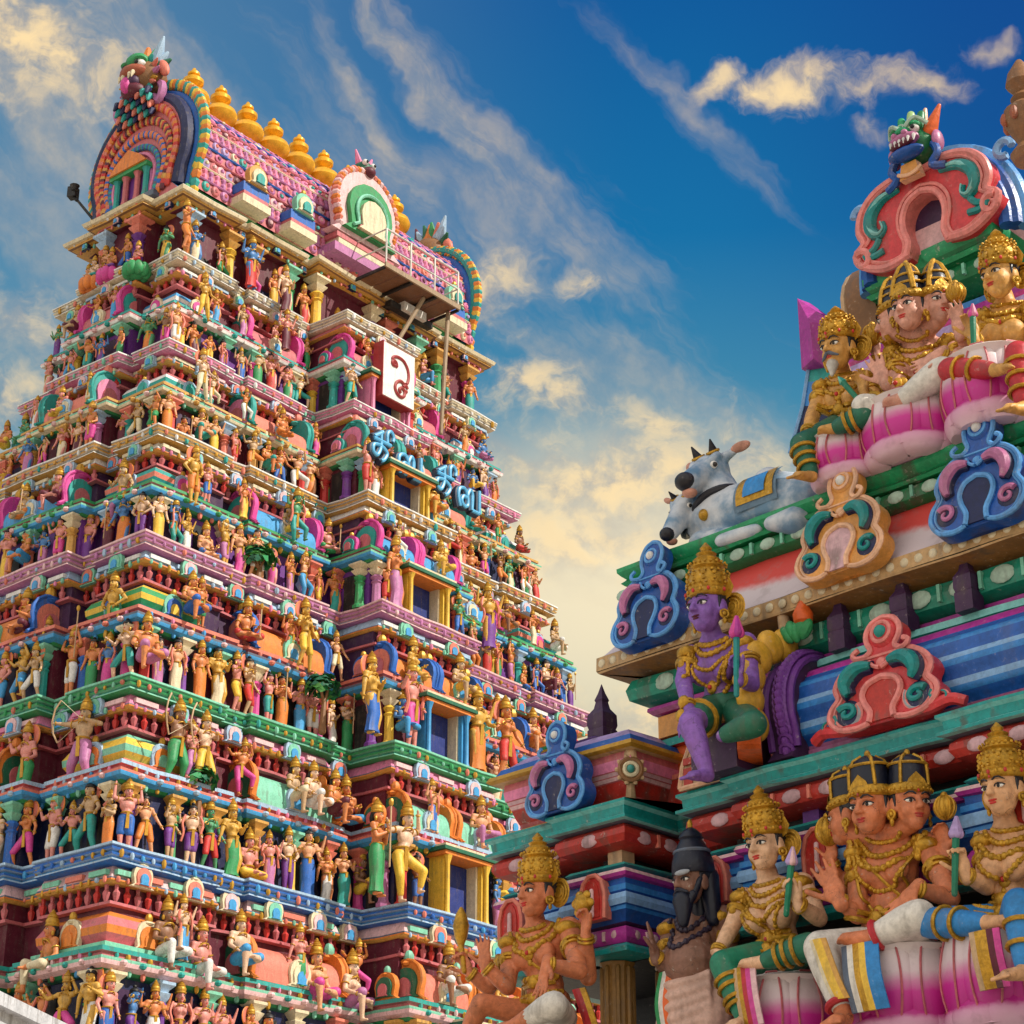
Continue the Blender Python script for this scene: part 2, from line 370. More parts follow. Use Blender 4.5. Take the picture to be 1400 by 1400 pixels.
COLS = [  # per storey: cornice colours, band, panel, ledge, wall, kuta, sala
 dict(cor=['ochre', 'white', 'ochre'], band='maroon', pan=['gold', 'rose'], ledge=['sky', 'white', 'cream'], wall='maroon', dome=['white', 'pink'], sala='rose', gab=['coral', 'teal', 'navy', 'gold'], rec='maroon', name='ochre and white'),
 dict(cor=['cream', 'white', 'paleblue'], band='rose', pan=['white', 'paleblue'], ledge=['palepink', 'white', 'teal'], wall='purple', dome=['sky', 'white'], sala='rose', gab=['hotpink', 'teal', 'cream', 'gold'], rec='maroon', name='yellow and white'),
 dict(cor=['pink', 'white', 'mint'], band='palepink', pan=['cream', 'palepink'], ledge=['mint', 'cream', 'ochre'], wall='maroon', dome=['white', 'teal'], sala='coral', gab=['teal', 'pink', 'paleblue', 'coral'], rec='maroon', name='pink and white'),
 dict(cor=['ochre', 'white', 'teal'], band='white', pan=['cream', 'white'], ledge=['mint', 'sky', 'green'], wall='purple', dome=['teal', 'coral'], sala='sky', gab=['hotpink', 'teal', 'paleblue', 'gold'], rec='darkpurple', name='golden ochre'),
 dict(cor=['mauve', 'palepink', 'paleblue'], band='paleblue', pan=['white', 'paleblue'], ledge=['slate', 'sky', 'coral'], wall='maroon', dome=['green', 'yellow'], sala='orange', gab=['blue', 'coral', 'mint', 'gold'], rec='darkpurple', name='mauve pink'),
 dict(cor=['green', 'mint', 'teal'], band='pink', pan=['palepink', 'pink'], ledge=['coral', 'sky', 'paleblue'], wall='navy', dome=['yellow', 'mint'], sala='mint', gab=['orange', 'dkgreen', 'paleblue', 'orange'], rec='maroon', name='ridged green'),
 dict(cor=['blue', 'paleblue', 'sky'], band='palepink', pan=['mint', 'coral'], ledge=['mint', 'palepink', 'teal'], wall='navy', dome=['rose', 'orange'], sala='coral', gab=['orange', 'dkgreen', 'cream', 'mint'], rec='maroon', name='ridged blue'),
 dict(cor=['pink', 'white', 'pink'], band='palepink', pan=['mint', 'coral'], ledge=['mint', 'palepink', 'teal'], wall='navy', dome=['rose', 'orange'], sala='coral', gab=['orange', 'dkgreen', 'cream', 'mint'], rec='maroon', name='pink'),
]
PILC = ['red', 'ochre', 'purple', 'teal', 'blue', 'green', 'hotpink', 'coral', 'mauve', 'yellow']
N_PIL = [0]
def pilaster(parent, x, y, z0, z1, w, col, cap, fx):
    mb = MB(); h = z1-z0; hw = w/2
    mb.lathe([(hw*1.5, 0), (hw*1.5, h*.06), (hw*1.15, h*.09), (hw, h*.13), (hw*.92, h*.55), (hw*1.2, h*.58), (hw*.8, h*.62), (hw*1.35, h*.69), (hw*.85, h*.74)], (x, y, z0), col, 8, off=.5)
    mb.lathe([(hw*.85, h*.74), (hw*1.7, h*.82), (hw*1.9, h*.85), (hw*1.2, h*.87), (hw*1.4, h*.90), (hw*2.4, h*.96), (hw*2.4, h)], (x, y, z0), cap, 4, off=.5)
    N_PIL[0] += 1
    o = mb.obj('pilaster', parent); return o
def barrel(parent, c, fx, length, r, h, cols, zb):
    """barrel-vaulted miniature roof along fx with an arched gable at each end and a plaque in front"""
    fx = np.array(fx, float); out = np.cross(fx, [0, 0, 1.])      # outward horizontal
    mb = MB(); n = 12; rings = []
    for sgn in np.linspace(-1, 1, 7):
        ring = []
        for i in range(n+1):
            a = math.pi*i/n; q = 1.0+.10*math.sin(2*a)**2
            ring.append(np.array(c)+fx*(sgn*length/2)+out*(r*q*math.cos(a))+np.array([0, 0, 1.])*(h*math.sin(a)**.8 if math.sin(a) > 0 else 0))
        rings.append(ring)
    mb.ring_skin(rings, cols['sala'], close=False, cap=(True, True))
    for k in range(1, 7):       # ribs
        a = math.pi*(k/7.0); 
    ro = mb.obj('barrel_roof', parent)
    for s in (-1, 1):
        g = MB(); o = np.array(c)+fx*(s*length/2); ex = out*(-s); ey = np.array([0, 0, 1.])
        kudu(g, o, ex*1.0, ey, r*1.12, [cols['gab'][0], cols['gab'][1], 'rose', cols['gab'][3]], .16, True)
        pts = [o+ex*p[0]+ey*p[1]+fx*s*.16 for p in horseshoe(r*1.12, 10)]
        g.tube(pts, r*.1, cols['gab'][0], 6)
        g.obj('gable', ro)
    p = MB(); kudu(p, np.array(c)+out*(r*.93), fx, [0, 0, 1.], h*.40, [cols['gab'][2], 'cream', 'sky', cols['gab'][3]], r*.2); p.obj('plaque', ro)
    return ro
def dome(parent, c, w, h, cols):
    mb = MB(); a, b = cols['dome']; q = w/2*1.41
    prof = [(q*.98, 0), (q*1.06, h*.04), (q*1.06, h*.12), (q*.90, h*.16), (q*1.0, h*.28), (q*1.02, h*.40), (q*.92, h*.55), (q*.70, h*.68), (q*.42, h*.76), (q*.36, h*.78), (q*.42, h*.82), (q*.2, h*.86), (q*.24, h*.93), (q*.05, h*1.1)]
    ms = [cols['ledge'][0], cols['ledge'][0], cols['ledge'][1], a, b, a, b, a, 'gold', 'gold', 'gold', 'gold', 'gold']
    mb.lathe(prof, c, ms, 4, off=.5)
    o = mb.obj('corner_dome', parent, smooth=25)
    for (ex, ou) in (((1, 0, 0), (0, -1, 0)), ((0, -1, 0), (-1, 0, 0))):
        p = MB(); kudu(p, np.array(c)+np.array(ou)*(w*.47)+np.array([0, 0, h*.1]), ex, (0, 0, 1), h*.25, [cols['gab'][2], cols['gab'][0], cols['dome'][1], 'gold'], .1)
        p.obj('plaque', o)
    return o
def storey(i):
    (zt, tt), (zb, tb) = TZ[i], TZ[i+1]; H = zt-zb; c = COLS[i]
    top = i == 0
    pcw = 1.35 if not top else .25
    Z = lambda f: zb+H*f
    wt = tb+.58
    root = MB()
    P = plan(wt, pcw, .4)
    root.sweep(P, [(0, zb-.02), (0, Z(.40) if not top else Z(.86))] if True else [], c['wall'])
    st = root.obj('storey', TOWER); tag(st, f"{['topmost pillared','second','third','fourth','fifth','sixth','lowest','base'][i]} storey under the {c['name']} cornice")
    # ledge over the wall
    wf = .40
    if not top:
        lg = MB(); A, B, Cc = c['ledge']
        lg.sweep(P, [(0, Z(.355)), (.10, Z(.365)), (.16, Z(.38)), (.30, Z(.395)), (.33, Z(.415)), (.33, Z(.43)), (.2, Z(.437)), (.2, Z(.452)), (.27, Z(.458)), (.27, Z(.48)), (.12, Z(.485)), (-.55, Z(.485))], ['dkgreen', 'green', B, B, A, A, 'rose', 'rose', Cc, A, A])
        dots = lg
        for f in ('R', 'L'):
            fn, al, ou = FACES[f]; h = hxy(wt); n = int(2*h[0 if f == 'R' else 1]/.55)
            for k in range(n+1):
                s = -h[0 if f == 'R' else 1] + (k+.5)*2*h[0 if f == 'R' else 1]/(n+1)
                o2 = next((o for lo, hi, o in BAYS(wt, f, pcw, .4) if lo <= s <= hi), 0)
                x, y = fn(h, s, .33+o2); dots.ell((x, y, Z(.412)), (.1, .1, .07), Cc if k % 2 else 'palepink', n=6, k=4)
        lg.obj('ledge', st)
        # recess above
        rc = MB(); rc.sweep(plan(tt+.34, pcw, .35), [(0, Z(.47)), (0, Z(.84))], c['rec']); rc.obj('recess', st)
    # balusters
    if not top:
        bl = MB(); bl.sweep(plan(tt+.24, pcw, .35), [(-.1, Z(.715)), (.04, Z(.72)), (.04, Z(.735)), (-.1, Z(.74))], 'rose')
        for f in ('R', 'L'):
            fn, al, ou = FACES[f]; h = hxy(tt+.24); hh = h[0 if f == 'R' else 1]; n = int(2*hh/.30)
            for k in range(n):
                s = -hh+(k+.5)*2*hh/n; o2 = next((o for lo, hi, o in BAYS(tt+.24, f, pcw, .35) if lo <= s <= hi), 0)
                x, y = fn(h, s, o2); bl.lathe([(.03, 0), (.07, H*.02), (.09, H*.045), (.04, H*.06), (.06, H*.09)], (x, y, Z(.735)), 'red' if k % 2 else 'rose', 6)
        bl.obj('baluster_row', st)
    # band with plaques and panels
    PB = plan(tt+.12, pcw, .35)
    bd = MB(); bd.sweep(PB, [(-.35, Z(.82)), (.0, Z(.82)), (.06, Z(.832)), (.06, Z(.84)), (.03, Z(.85)), (-.02, Z(.88)), (-.08, Z(.91))], ['ochre', 'ochre', 'orange', 'slate', c['band'], c['band']])
    pn = bd
    for f in ('R', 'L'):
        fn, al, ou = FACES[f]; h = hxy(tt+.12); hh = h[0 if f == 'R' else 1]
        for lo, hi, o2 in BAYS(tt+.12, f, pcw, .35):
            n = max(1, int((hi-lo)/.75)); w = (hi-lo)/n
            for k in range(n):
                x, y = fn(h, lo+(k+.5)*w, o2+.02); hw = w*.36
                pn.box((x, y, Z(.872)), (hw if f == 'R' else .06, .06 if f == 'R' else hw, H*.013), c['pan'][k % 2])
    bd.obj('band', st)
    # cornice
    A, B, Cc = c['cor']; co = MB()
    PC = plan(tt, pcw, .35)
    if top:
        co.box((0, 0, zt-.05), (hxy(tt)[0]-.1, hxy(tt)[1]-.1, .04), 'cream')
        co.sweep(PC, [(-.5, Z(.80)), (-.2, Z(.82)), (-.12, Z(.86)), (.05, Z(.89)), (.12, Z(.90)), (.12, Z(.93)), (.2, Z(.94)), (.24, Z(.985)), (.2, zt), (-.4, zt)], ['maroon', 'maroon', 'ochre', 'brown', 'ochre', 'cream', 'cream', 'white', 'cream'])
    else:
        co.sweep(PC, [(-.3, Z(.905)), (.0, Z(.908)), (.07, Z(.916)), (.07, Z(.924)), (.02, Z(.929)), (.02, Z(.934)), (.09, Z(.94)), (.10, Z(.95)), (.03, Z(.955)), (.03, Z(.96)), (.11, Z(.967)), (.12, Z(.977)), (.06, Z(.981)), (.13, Z(.988)), (.13, zt), (-.4, zt)], [A, A, B, A, Cc, B, A, A, Cc, B, A, A, B, B, 'tan'])
    # small modelled drops and leaves along the mouldings
    for f in ('R', 'L'):
        fn, al, ou = FACES[f]
        for (t_, zf, off, stp, sz, cl) in (((tt, .952, .11, .30, .055, [A, B, Cc, 'gold', 'coral']), (tt+.12, .835, .07, .26, .05, ['coral', 'mint', 'paleblue', 'gold', 'pink'])) + (() if top else ((wt, .447, .24, .30, .055, c['ledge']+['gold', 'pink']), (wt, .37, .17, .36, .06, ['gold', 'coral', 'sky', 'mint'])))):
            h_ = hxy(t_); hh_ = h_[0 if f == 'R' else 1]
            for lo, hi, o2 in BAYS(t_, f, pcw, .35 if t_ != wt else .4):
                n_ = max(1, int((hi-lo)/stp))
                for k in range(n_):
                    x, y = fn(h_, lo+(k+.5)*(hi-lo)/n_, o2+off); q_ = sz*_rc.uniform(.8, 1.25)
                    co.ell((x, y, Z(zf)+_rc.uniform(-.015, .015)), (q_, q_, q_*_rc.uniform(1.1, 1.9)), _rc.choice(cl), None, 6, 4)
    if not top: co.box((0, 0, zt-.03), (hxy(tt)[0]-.28, hxy(tt)[1]-.28, .02), 'tan'); co.box((0, -hxy(tt)[1]-pcw/2+.1, zt-.036), (.215*hxy(tt)[0]-.12, pcw/2, .02), 'tan')
    co.obj('cornice', st)
    # plaques on the band
    for f in ('R', 'L'):
        fn, al, ou = FACES[f]; h = hxy(tt+.12)
        for lo, hi, o2 in BAYS(tt+.12, f, pcw, .35):
            n = max(1, round((hi-lo)/1.9)); w = (hi-lo)/n
            if hi-lo < .5 or (f == 'L' and lo < -99): continue
            for k in range(n):
                if NK[0] >= 98: break
                x, y = fn(h, lo+(k+.5)*w, o2+.07); p = MB(); NK[0] += 1
                kudu(p, (x, y, Z(.815)), al, (0, 0, 1), H*.062, [c['gab'][2], RC(['coral', 'mint', 'palepink']), 'sky', c['gab'][3]], .1); p.obj('band_plaque', st)
    # pilasters, doors, roofs on the two faces
    for f in ('R', 'L'):
        fn, al, ou = FACES[f]; h = hxy(wt); hh = h[0 if f == 'R' else 1]; ax = 0 if f == 'R' else 1
        for lo, hi, o2 in BAYS(wt, f, pcw, .4):
            L = hi-lo; center = lo < 0 < hi
            if center and f == 'R':
                ps = [lo+.15, hi-.15]
            elif L > 1.2: ps = [lo+.18, hi-.18] + ([(lo+hi)/2] if L > 2.6 else [])
            else: ps = []
            for s in ps:
                if f == 'L' and s > h[1]-.01: continue
                x, y = fn(h, s, o2+.12); pilaster(st, x, y, zb, Z(.37 if not top else .80), .26 if not top else .34, RC(PILC), RC(['mint', 'cream', 'paleblue', 'coral', 'ochre']), al)
            # niche shade between pilasters, painted as dark boxes on the wall
            nn = MB(); a0 = lo+.45; 
            while a0 < hi-.4 and not (center and f == 'R'):
                w = min(.55, hi-.3-a0)
                if w > .25:
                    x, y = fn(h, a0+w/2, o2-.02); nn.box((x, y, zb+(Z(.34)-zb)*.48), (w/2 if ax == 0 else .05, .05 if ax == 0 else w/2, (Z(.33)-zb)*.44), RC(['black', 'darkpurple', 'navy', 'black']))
                a0 += .95
            if nn.v: nn.obj('niche', st)
            if center and f == 'R' and not top:
                for yy in (.25, 1.1): pilaster(st, lo-.10, -h[1]-yy, zb, Z(.37), .26, RC(PILC), RC(['mint', 'cream', 'coral', 'ochre']), al)
                sn = MB(); sn.box((lo-.01, -h[1]-.68, zb+(Z(.34)-zb)*.48), (.05, .2, (Z(.33)-zb)*.44), 'black'); sn.obj('niche', st)  # black box paints in the shade of a side niche
                q = MB(); kudu(q, (lo-.02, -h[1]-.75, Z(.49)), (0, -1, 0), (0, 0, 1), H*.075, [c['gab'][0], c['gab'][1], 'rose', c['gab'][3]], .16); q.obj('gable', st)
                dw = .62; x, y = fn(h, 0, o2)
                d = MB(); zt_ = Z(.37)
                d.box((0, y+.35, (zb+zt_)/2), (dw, .38, (zt_-zb)/2), 'navy')
                dr = d.obj('doorway', st)
                fr = MB(); jc = RC(['sky', 'pink', 'yellow', 'mint'])
                for s in (-1, 1): fr.box((s*(dw+.1), y-.24, (zb+zt_)/2), (.10, .26, (zt_-zb)/2), jc); fr.box((s*(dw-.03), y-.20, (zb+zt_)/2), (.03, .17, (zt_-zb)/2-.02), 'cream'); fr.lathe([(.09, 0), (.06, .1), (.055, .8*(zt_-zb)), (.1, .9*(zt_-zb)), (.12, zt_-zb-.1)], (s*(dw+.12), y-.56, zb), jc, 8)
                fr.box((0, y-.30, zt_-.05), (dw+.32, .36, .045), 'orange'); fr.box((0, y-.32, zt_+.05), (dw+.4, .40, .045), 'dkgreen'); fr.box((0, y-.33, zt_+.13), (dw+.34, .36, .035), 'cream'); fr.box((0, y-.2, zb+.04), (dw, .2, .04), 'slate')
                fr.obj('door_frame', dr)
                op = MB(); op.box((0, y-.045, zb+(zt_-zb)*.46), (dw-.07, .02, (zt_-zb)*.46), 'navy2'); op.obj('painted_opening', dr)  # navy block and panel paint in the opening's darkness; wall is uncut
            if top: continue
            zr = Z(.485)
            if center:
                if f == 'R':
                    for s in (-.62, .62): 
                        x, y = fn(h, s*L*.38, o2-.28); barrel(st, (x, y, zr), al, L*.36, .45, H*.17, c, zr)
                else:
                    x, y = fn(h, 0, o2-.3); barrel(st, (x, y, zr), al, L*.62, .5, H*.19, c, zr)
            elif abs(abs(hi)-hh) < .05 or abs(abs(lo)-hh) < .05:
                w = L*.82
                sgn = -1 if lo < 0 else 1
                if f == 'R': dome(st, (sgn*(h[0]-w/2-.02), -h[1]+w/2+.02, zr), w*.92, H*.31, c)
                elif lo > 0: dome(st, (-h[0]+w/2+.02, h[1]-w/2-.02, zr), w*.92, H*.31, c)
            elif L > 1.2:
                x, y = fn(h, (lo+hi)/2, o2-.32); barrel(st, (x, y, zr), al, L*.92, .5, H*.19, c, zr)
    return st
NK = [0]
paint('navy2', (.012, .03, .20), .55)
_rc = random.Random(3)
def RC(l): return _rc.choice(l)
def BAYS(t, f, pc, pl, rec=.16):
    hx, hy = hxy(t)
    if f == 'R':
        c, k, s1, s0 = .215*hx, .70*hx, .60*hx, .31*hx
        return [(-hx, -k, 0), (-k, -s1, -rec), (-s1, -s0, 0), (-s0, -c, -rec), (-c, c, pc), (c, s0, -rec), (s0, s1, 0), (s1, k, -rec), (k, hx, 0)]
    d, kk = .46*hy, .60*hy
    return [(-hy, -kk, 0), (-kk, -d, -rec), (-d, d, pl), (d, kk, -rec), (kk, hy, 0)]
for i in range(7): storey(i)
def tower_base():
    mb = MB(); P = plan(TZ[7][1], 1.35, .4)
    mb.sweep(P, [(.9, -.2), (.9, .8), (.7, .9), (.7, 1.4), (.5, 1.5), (.3, 1.6), (.3, 7.6), (.6, 7.8), (.75, 8.2), (.4, 8.5), (.3, 8.7), (.3, 9.2), (.2, 9.3), (-3, 9.3)], 'stone')
    mb.obj('granite_base', TOWER)
tower_base()
# ---- crowning barrel roof
def unitv(v): return v/(np.linalg.norm(v)+1e-9)
def crown_roof():
    z0 = 33.79; hx, hy = hxy(2.25)
    nb = MB(); nb.sweep([(-hx+.3, -hy+.25), (hx-.3, -hy+.25), (hx-.3, hy-.25), (-hx+.3, hy-.25)], [(.1, z0), (.1, z0+.16), (-.02, z0+.2), (-.02, z0+.45)], ['sky', 'cream', 'green'])
    neck = nb.obj('roof_neck', TOWER)
    # vault
    mb = MB(); n = 22; prof = []
    for i in range(n+1):
        a = math.pi*i/n; w = 2.18*(1+.06*math.sin(a*2)**2); prof.append((-w*math.cos(a)*(1 if True else 1), z0+.4+3.95*math.sin(a)**.85 if 0 < i < n else z0+.4))
    xs = np.linspace(-hx+.55, hx-.55, 40); rings = [[(x, p[0], p[1]) for p in prof] for x in xs]
    tiles = MB()
    tiles.ring_skin(rings, 'rose', close=False)
    vault = tiles.obj('vault', TOWER)
    # moulded plaster relief on the sunlit side: rows of rosettes, lozenges and ribs
    rr = random.Random(5); ms = tiles
    cols = ['rose', 'pink', 'palepink', 'mauve', 'coral', 'cream', 'maroon', 'lilac', 'rose', 'teal']
    dense = [np.array([0, *p]) for p in prof[:12]]; dl = [0]
    for p, q in zip(dense, dense[1:]): dl.append(dl[-1]+np.linalg.norm(q-p))
    at_ = lambda d: np.array([0, np.interp(d, dl, [p[1] for p in dense]), np.interp(d, dl, [p[2] for p in dense])])
    N_ = 13; l = dl[-1]/N_
    for i in range(N_):
        p0, p1 = at_(i*l), at_((i+1)*l); t = unitv(p1-p0); nrm = np.array([0, -t[2], t[1]]); M3 = np.stack([np.array([1, 0, 0]), nrm, t], 1); mid = (p0+p1)/2; step = (.36, .24, .30, .42)[i % 4]; nx = int(11.9/step)
        for k in range(nx):
            x = -hx+.72+(k+.5)*step; p = mid+np.array([x, 0, 0])+nrm*.01; c1 = cols[(k*2+i) % 4 if i % 2 else rr.randrange(len(cols))]; c2 = rr.choice(cols); j = rr.uniform(.85, 1.15)
            if i % 4 == 0: ms.ell(p, (step*.40*j, .09, l*.42), c1, M3, 8, 5); ms.ell(p+nrm*.06, (step*.18, .06, l*.2), c2, M3, 7, 4)
            elif i % 4 == 1: ms.lathe([(.07, -l*.46), (.10, -l*.2), (.06, 0), (.10, l*.25), (.05, l*.46)], p, c1, 6, M3, 1, .8)
            elif i % 4 == 2: ms.ell(p, (step*.44*j, .07, l*.46), c1, M3, 4, 4); ms.ell(p+nrm*.05, (.07, .05, .07), c2, M3, 6, 4)
            else: ms.torus(p+nrm*.02, nrm, l*.30*j, .045, c1, 9, 5); ms.ell(p+nrm*.03, (.07, .05, .07), c2, M3, 6, 4)
        ms.tube([np.array([x, p1[1], p1[2]])+nrm*.03 for x in np.linspace(-hx+.6, hx-.6, 30)], .040, ('mauve', 'cream', 'rose', 'blue')[i % 4], 5)
    tiles_me = tiles.mesh('vault'); old = vault.data; vault.data = tiles_me
    # ridge strip
    rg = MB(); rg.box((0, 0, z0+4.40), (hx-.6, .28, .1), 'mauve'); rg.box((0, 0, z0+4.5), (hx-.6, .2, .06), 'cream'); rg.obj('ridge', vault)
    # bracketed shrine boxes low on the vault
    for x, c1 in ((-4.1, 'ochre'), (-2.2, 'mint'), (4.6, 'mint')):
        b = MB(); b.box((x, -2.35, z0+.55), (.55, .35, .12), 'cream'); b.box((x, -2.35, z0+.75), (.48, .3, .08), 'rose'); b.box((x, -2.3, z0+.98), (.5, .34, .15), 'blue'); kudu(b, (x, -2.5, z0+1.13), (1, 0, 0), (0, 0, 1), .36, [c1, 'cream', 'teal', 'gold'], .2)
        b.obj('dormer', vault)
    # gables: big horseshoe arches at each end
    for s in (-1, 1):
        g = MB(); x = s*(hx-.45); ex = np.array([0, -s, 0.])*-1; ex = np.array([0, s, 0.]); ey = np.array([0, 0, 1.]); o = np.array([x, 0, z0+.15])
        hs = [(p[0]*.92, p[1]*.95) for p in horseshoe(2.05, 22, .08)]
        g.prism(hs, o, ex, ey, .30, 'rose', 'sky')
        gab = g.obj('gable', TOWER)
        rim = MB(); pts = [o+ex*p[0]*1.02+ey*p[1]*1.02+np.array([s*.1, 0, 0]) for p in hs]
        rim.tube(pts[1:-1], .24, 'sky' if s > 0 else 'navy', 8)
        for q, col, r in (([1.12, .0], 'blue', .2), ([1.22, 0], 'teal', .13)):
            rim.tube([o+ex*p[0]*q[0]+ey*(p[1]*q[0]-.15)-np.array([s*.12, 0, 0]) for p in hs[1:-1]], r, col, 6)
        dense = catmull([np.array([p[0], p[1], 0]) for p in hs[1:-1]], 3)
        for j, p in enumerate(dense):
            rim.ell(o+ex*p[0]*1.27+ey*(p[1]*1.27-.35)-np.array([s*.1, 0, 0]), (.14, .2, .2), ('yellow', 'teal', 'orange')[j % 3], n=6, k=4)
        rim.obj('gable_rim', gab)
        if s < 0:
            bands = MB()
            for fct, cols, rad in ((.90, ['red', 'orange', 'coral'], .13), (.78, ['maroon', 'red', 'ochre'], .13), (.66, ['orange', 'coral', 'blue'], .11), (.55, ['slate', 'blue', 'teal'], .1)):
                dd = catmull([np.array([p[0]*fct, p[1]*fct+.12, 0]) for p in hs[1:-1]], 3)
                for j, p in enumerate(dd): bands.ell(o+ex*p[0]+ey*p[1]+np.array([-.32, 0, 0]), (.10, rad, rad*1.15), cols[j % len(cols)], n=6, k=4)
            for fct, cl, rr_ in ((.47, 'pink', .07), (.40, 'mauve', .06)):
                bands.tube([o+ex*p[0]*fct+ey*(p[1]*fct+.2)+np.array([-.33, 0, 0]) for p in hs[1:-1]], rr_, cl, 6)
            bands.obj('garland_band', gab)
            sh = MB(); sx = x-.42
            sh.box2((sx-.1, -1.1, z0+.32), (x-.28, 1.1, z0+.5), 'slate'); 
            for y, col in ((-.62, 'teal'), (.62, 'teal'), (-.25, 'rose'), (.25, 'rose')): sh.lathe([(.12, 0), (.09, .2), (.09, .8), (.16, .95)], (sx, y, z0+.5), col, 8)
            sh.box2((sx-.18, -.8, z0+1.42), (x-.28, .8, z0+1.55), 'green'); sh.prism([(-.8, 0), (.8, 0), (.5, .3), (0, .62), (-.5, .3)][::1], (sx-.1, 0, z0+1.55), (0, -1, 0), (0, 0, 1), .14, 'orange')
            sh.box2((x-.33, -.9, z0+.5), (x-.30, .9, z0+1.45), 'purple')
            sh.obj('gable_shrine', gab)
        # lion mask at the apex
        yl = MB(); c = np.array([x+s*.25, 0, z0+4.75])
        yl.ell(c, (.45, .50, .46), 'brown'); yl.ell(c+np.array([s*.30, 0, .02]), (.3, .36, .2), 'rust2'); yl.ell(c+np.array([s*.26, 0, -.42]), (.3, .30, .2), 'maroon'); yl.ell(c+np.array([s*.40, 0, -.24]), (.16, .24, .18), 'darkpurple'); yl.ell(c+np.array([s*.50, 0, -.36]), (.14, .12, .2), 'hotpink'); [yl.capsule(c+np.array([s*.52, q*.1, -.1]), .05, c+np.array([s*.55, q*.1, -.24]), .01, 'cream', 6) for q in (-2, -1, 1, 2)]
        [yl.capsule(c+np.array([0, .45*math.cos(a), .36*math.sin(a)+.1]), .14, c+np.array([-s*.1, .66*math.cos(a), .70*math.sin(a)+.15]), .04, ('dkgreen', 'green', 'coral', 'paleblue')[int(a*3) % 4], 7) for a in np.linspace(.3, 2.85, 8)]
        for q in (-1, 1):
            yl.ell(c+np.array([s*.34, q*.2, .2]), (.12, .12, .11), 'white'); yl.ell(c+np.array([s*.44, q*.2, .2]), (.05, .06, .06), 'black'); yl.ell(c+np.array([s*.36, q*.2, .30]), (.14, .15, .06), 'green')
            yl.ell(c+np.array([0, q*.56, .12]), (.10, .13, .26), 'coral', rotM(q*.5, 0, 0)); yl.capsule(c+np.array([0, q*.3, .4]), .17, c+np.array([0, q*.48, .95]), .03, 'maroon' if q > 0 else 'paleblue', 8)
            yl.tube(catmull([c+np.array([.0, q*.5, -.25]), c+np.array([s*.1, q*.72, -.5]), c+np.array([s*.1, q*.62, -.8]), c+np.array([s*.1, q*.45, -.62])], 4), .09, 'mauve', 6)
        yl.capsule(c+np.array([0, 0, .4]), .2, c+np.array([0, 0, .85]), .06, 'orange', 8); yl.ell(c+np.array([s*.25, 0, .35]), (.24, .3, .2), 'green')
        [yl.capsule(c+np.array([s*(.30-.05*r_), .16*j_, -.55-.15*r_]), .085, c+np.array([s*(.36-.05*r_), .17*j_, -.68-.15*r_]), .03, ('navy', 'teal', 'coral')[(j_+r_) % 3], 7) for r_ in range(4) for j_ in range(-3, 4)]
        [yl.capsule(c+np.array([s*.12, .44*math.cos(a), .40*math.sin(a)]), .09, c+np.array([s*.18, .62*math.cos(a), .58*math.sin(a)]), .02, ('coral', 'mauve', 'gold', 'teal')[i_ % 4], 6) for i_, a in enumerate(np.linspace(-2.6, 5.7-.0, 20))]
        cc_ = c.copy(); yl.v = [tuple(cc_+(np.array(p)-cc_)*1.38) for p in yl.v]
        yl.obj('lion_mask', gab)
    # front pediment in the middle of the vault
    g = MB(); o = np.array([.35, -2.35, z0+1.25])
    kudu(g, o, (1, 0, 0), (0, 0, 1), 1.28, ['palepink', 'green', 'cream', 'orange'], .45, False)
    hs = horseshoe(1.28, 18)
    for j, p in enumerate(catmull([np.array([q[0], q[1], 0]) for q in hs[1:-1]], 2)): g.ell(o+np.array([p[0]*1.03, -.35, p[1]*1.03]), (.13, .18, .13), ('coral', 'palepink', 'orange')[j % 3], n=6, k=4)
    g.tube([o+np.array([p[0]*.52, -.66, p[1]*.52+.3]) for p in hs], .06, 'mint', 6)
    g.tube([o+np.array([p[0]*.36, -.66, p[1]*.36+.3]) for p in hs], .07, 'rose', 6)
    ped = g.obj('pediment', TOWER)
    yl = MB(); c = o+np.array([0, -.2, 2.75]); yl.ell(c, (.34, .3, .32), 'dkgreen'); yl.ell(c+np.array([0, -.25, -.15]), (.22, .2, .18), 'maroon')
    for q in (-1, 1):
        yl.ell(c+np.array([q*.17, -.24, .14]), (.1, .1, .11), 'white'); yl.ell(c+np.array([q*.17, -.32, .14]), (.045, .05, .055), 'black'); yl.capsule(c+np.array([q*.2, 0, .2]), .12, c+np.array([q*.36, 0, .6]), .03, 'pink', 7); yl.ell(c+np.array([q*.45, -.05, -.3]), (.2, .15, .26), 'coral')
    yl.obj('lion_mask', ped)
    bs = MB(); bs.box((.35, -2.45, z0+.7), (1.3, .3, .14), 'mauve'); bs.box((.35, -2.45, z0+.95), (1.15, .3, .1), 'cream'); bs.box((.35, -2.45, z0+1.12), (1.25, .32, .08), 'rose'); bs.obj('pediment_base', ped)
crown_roof()
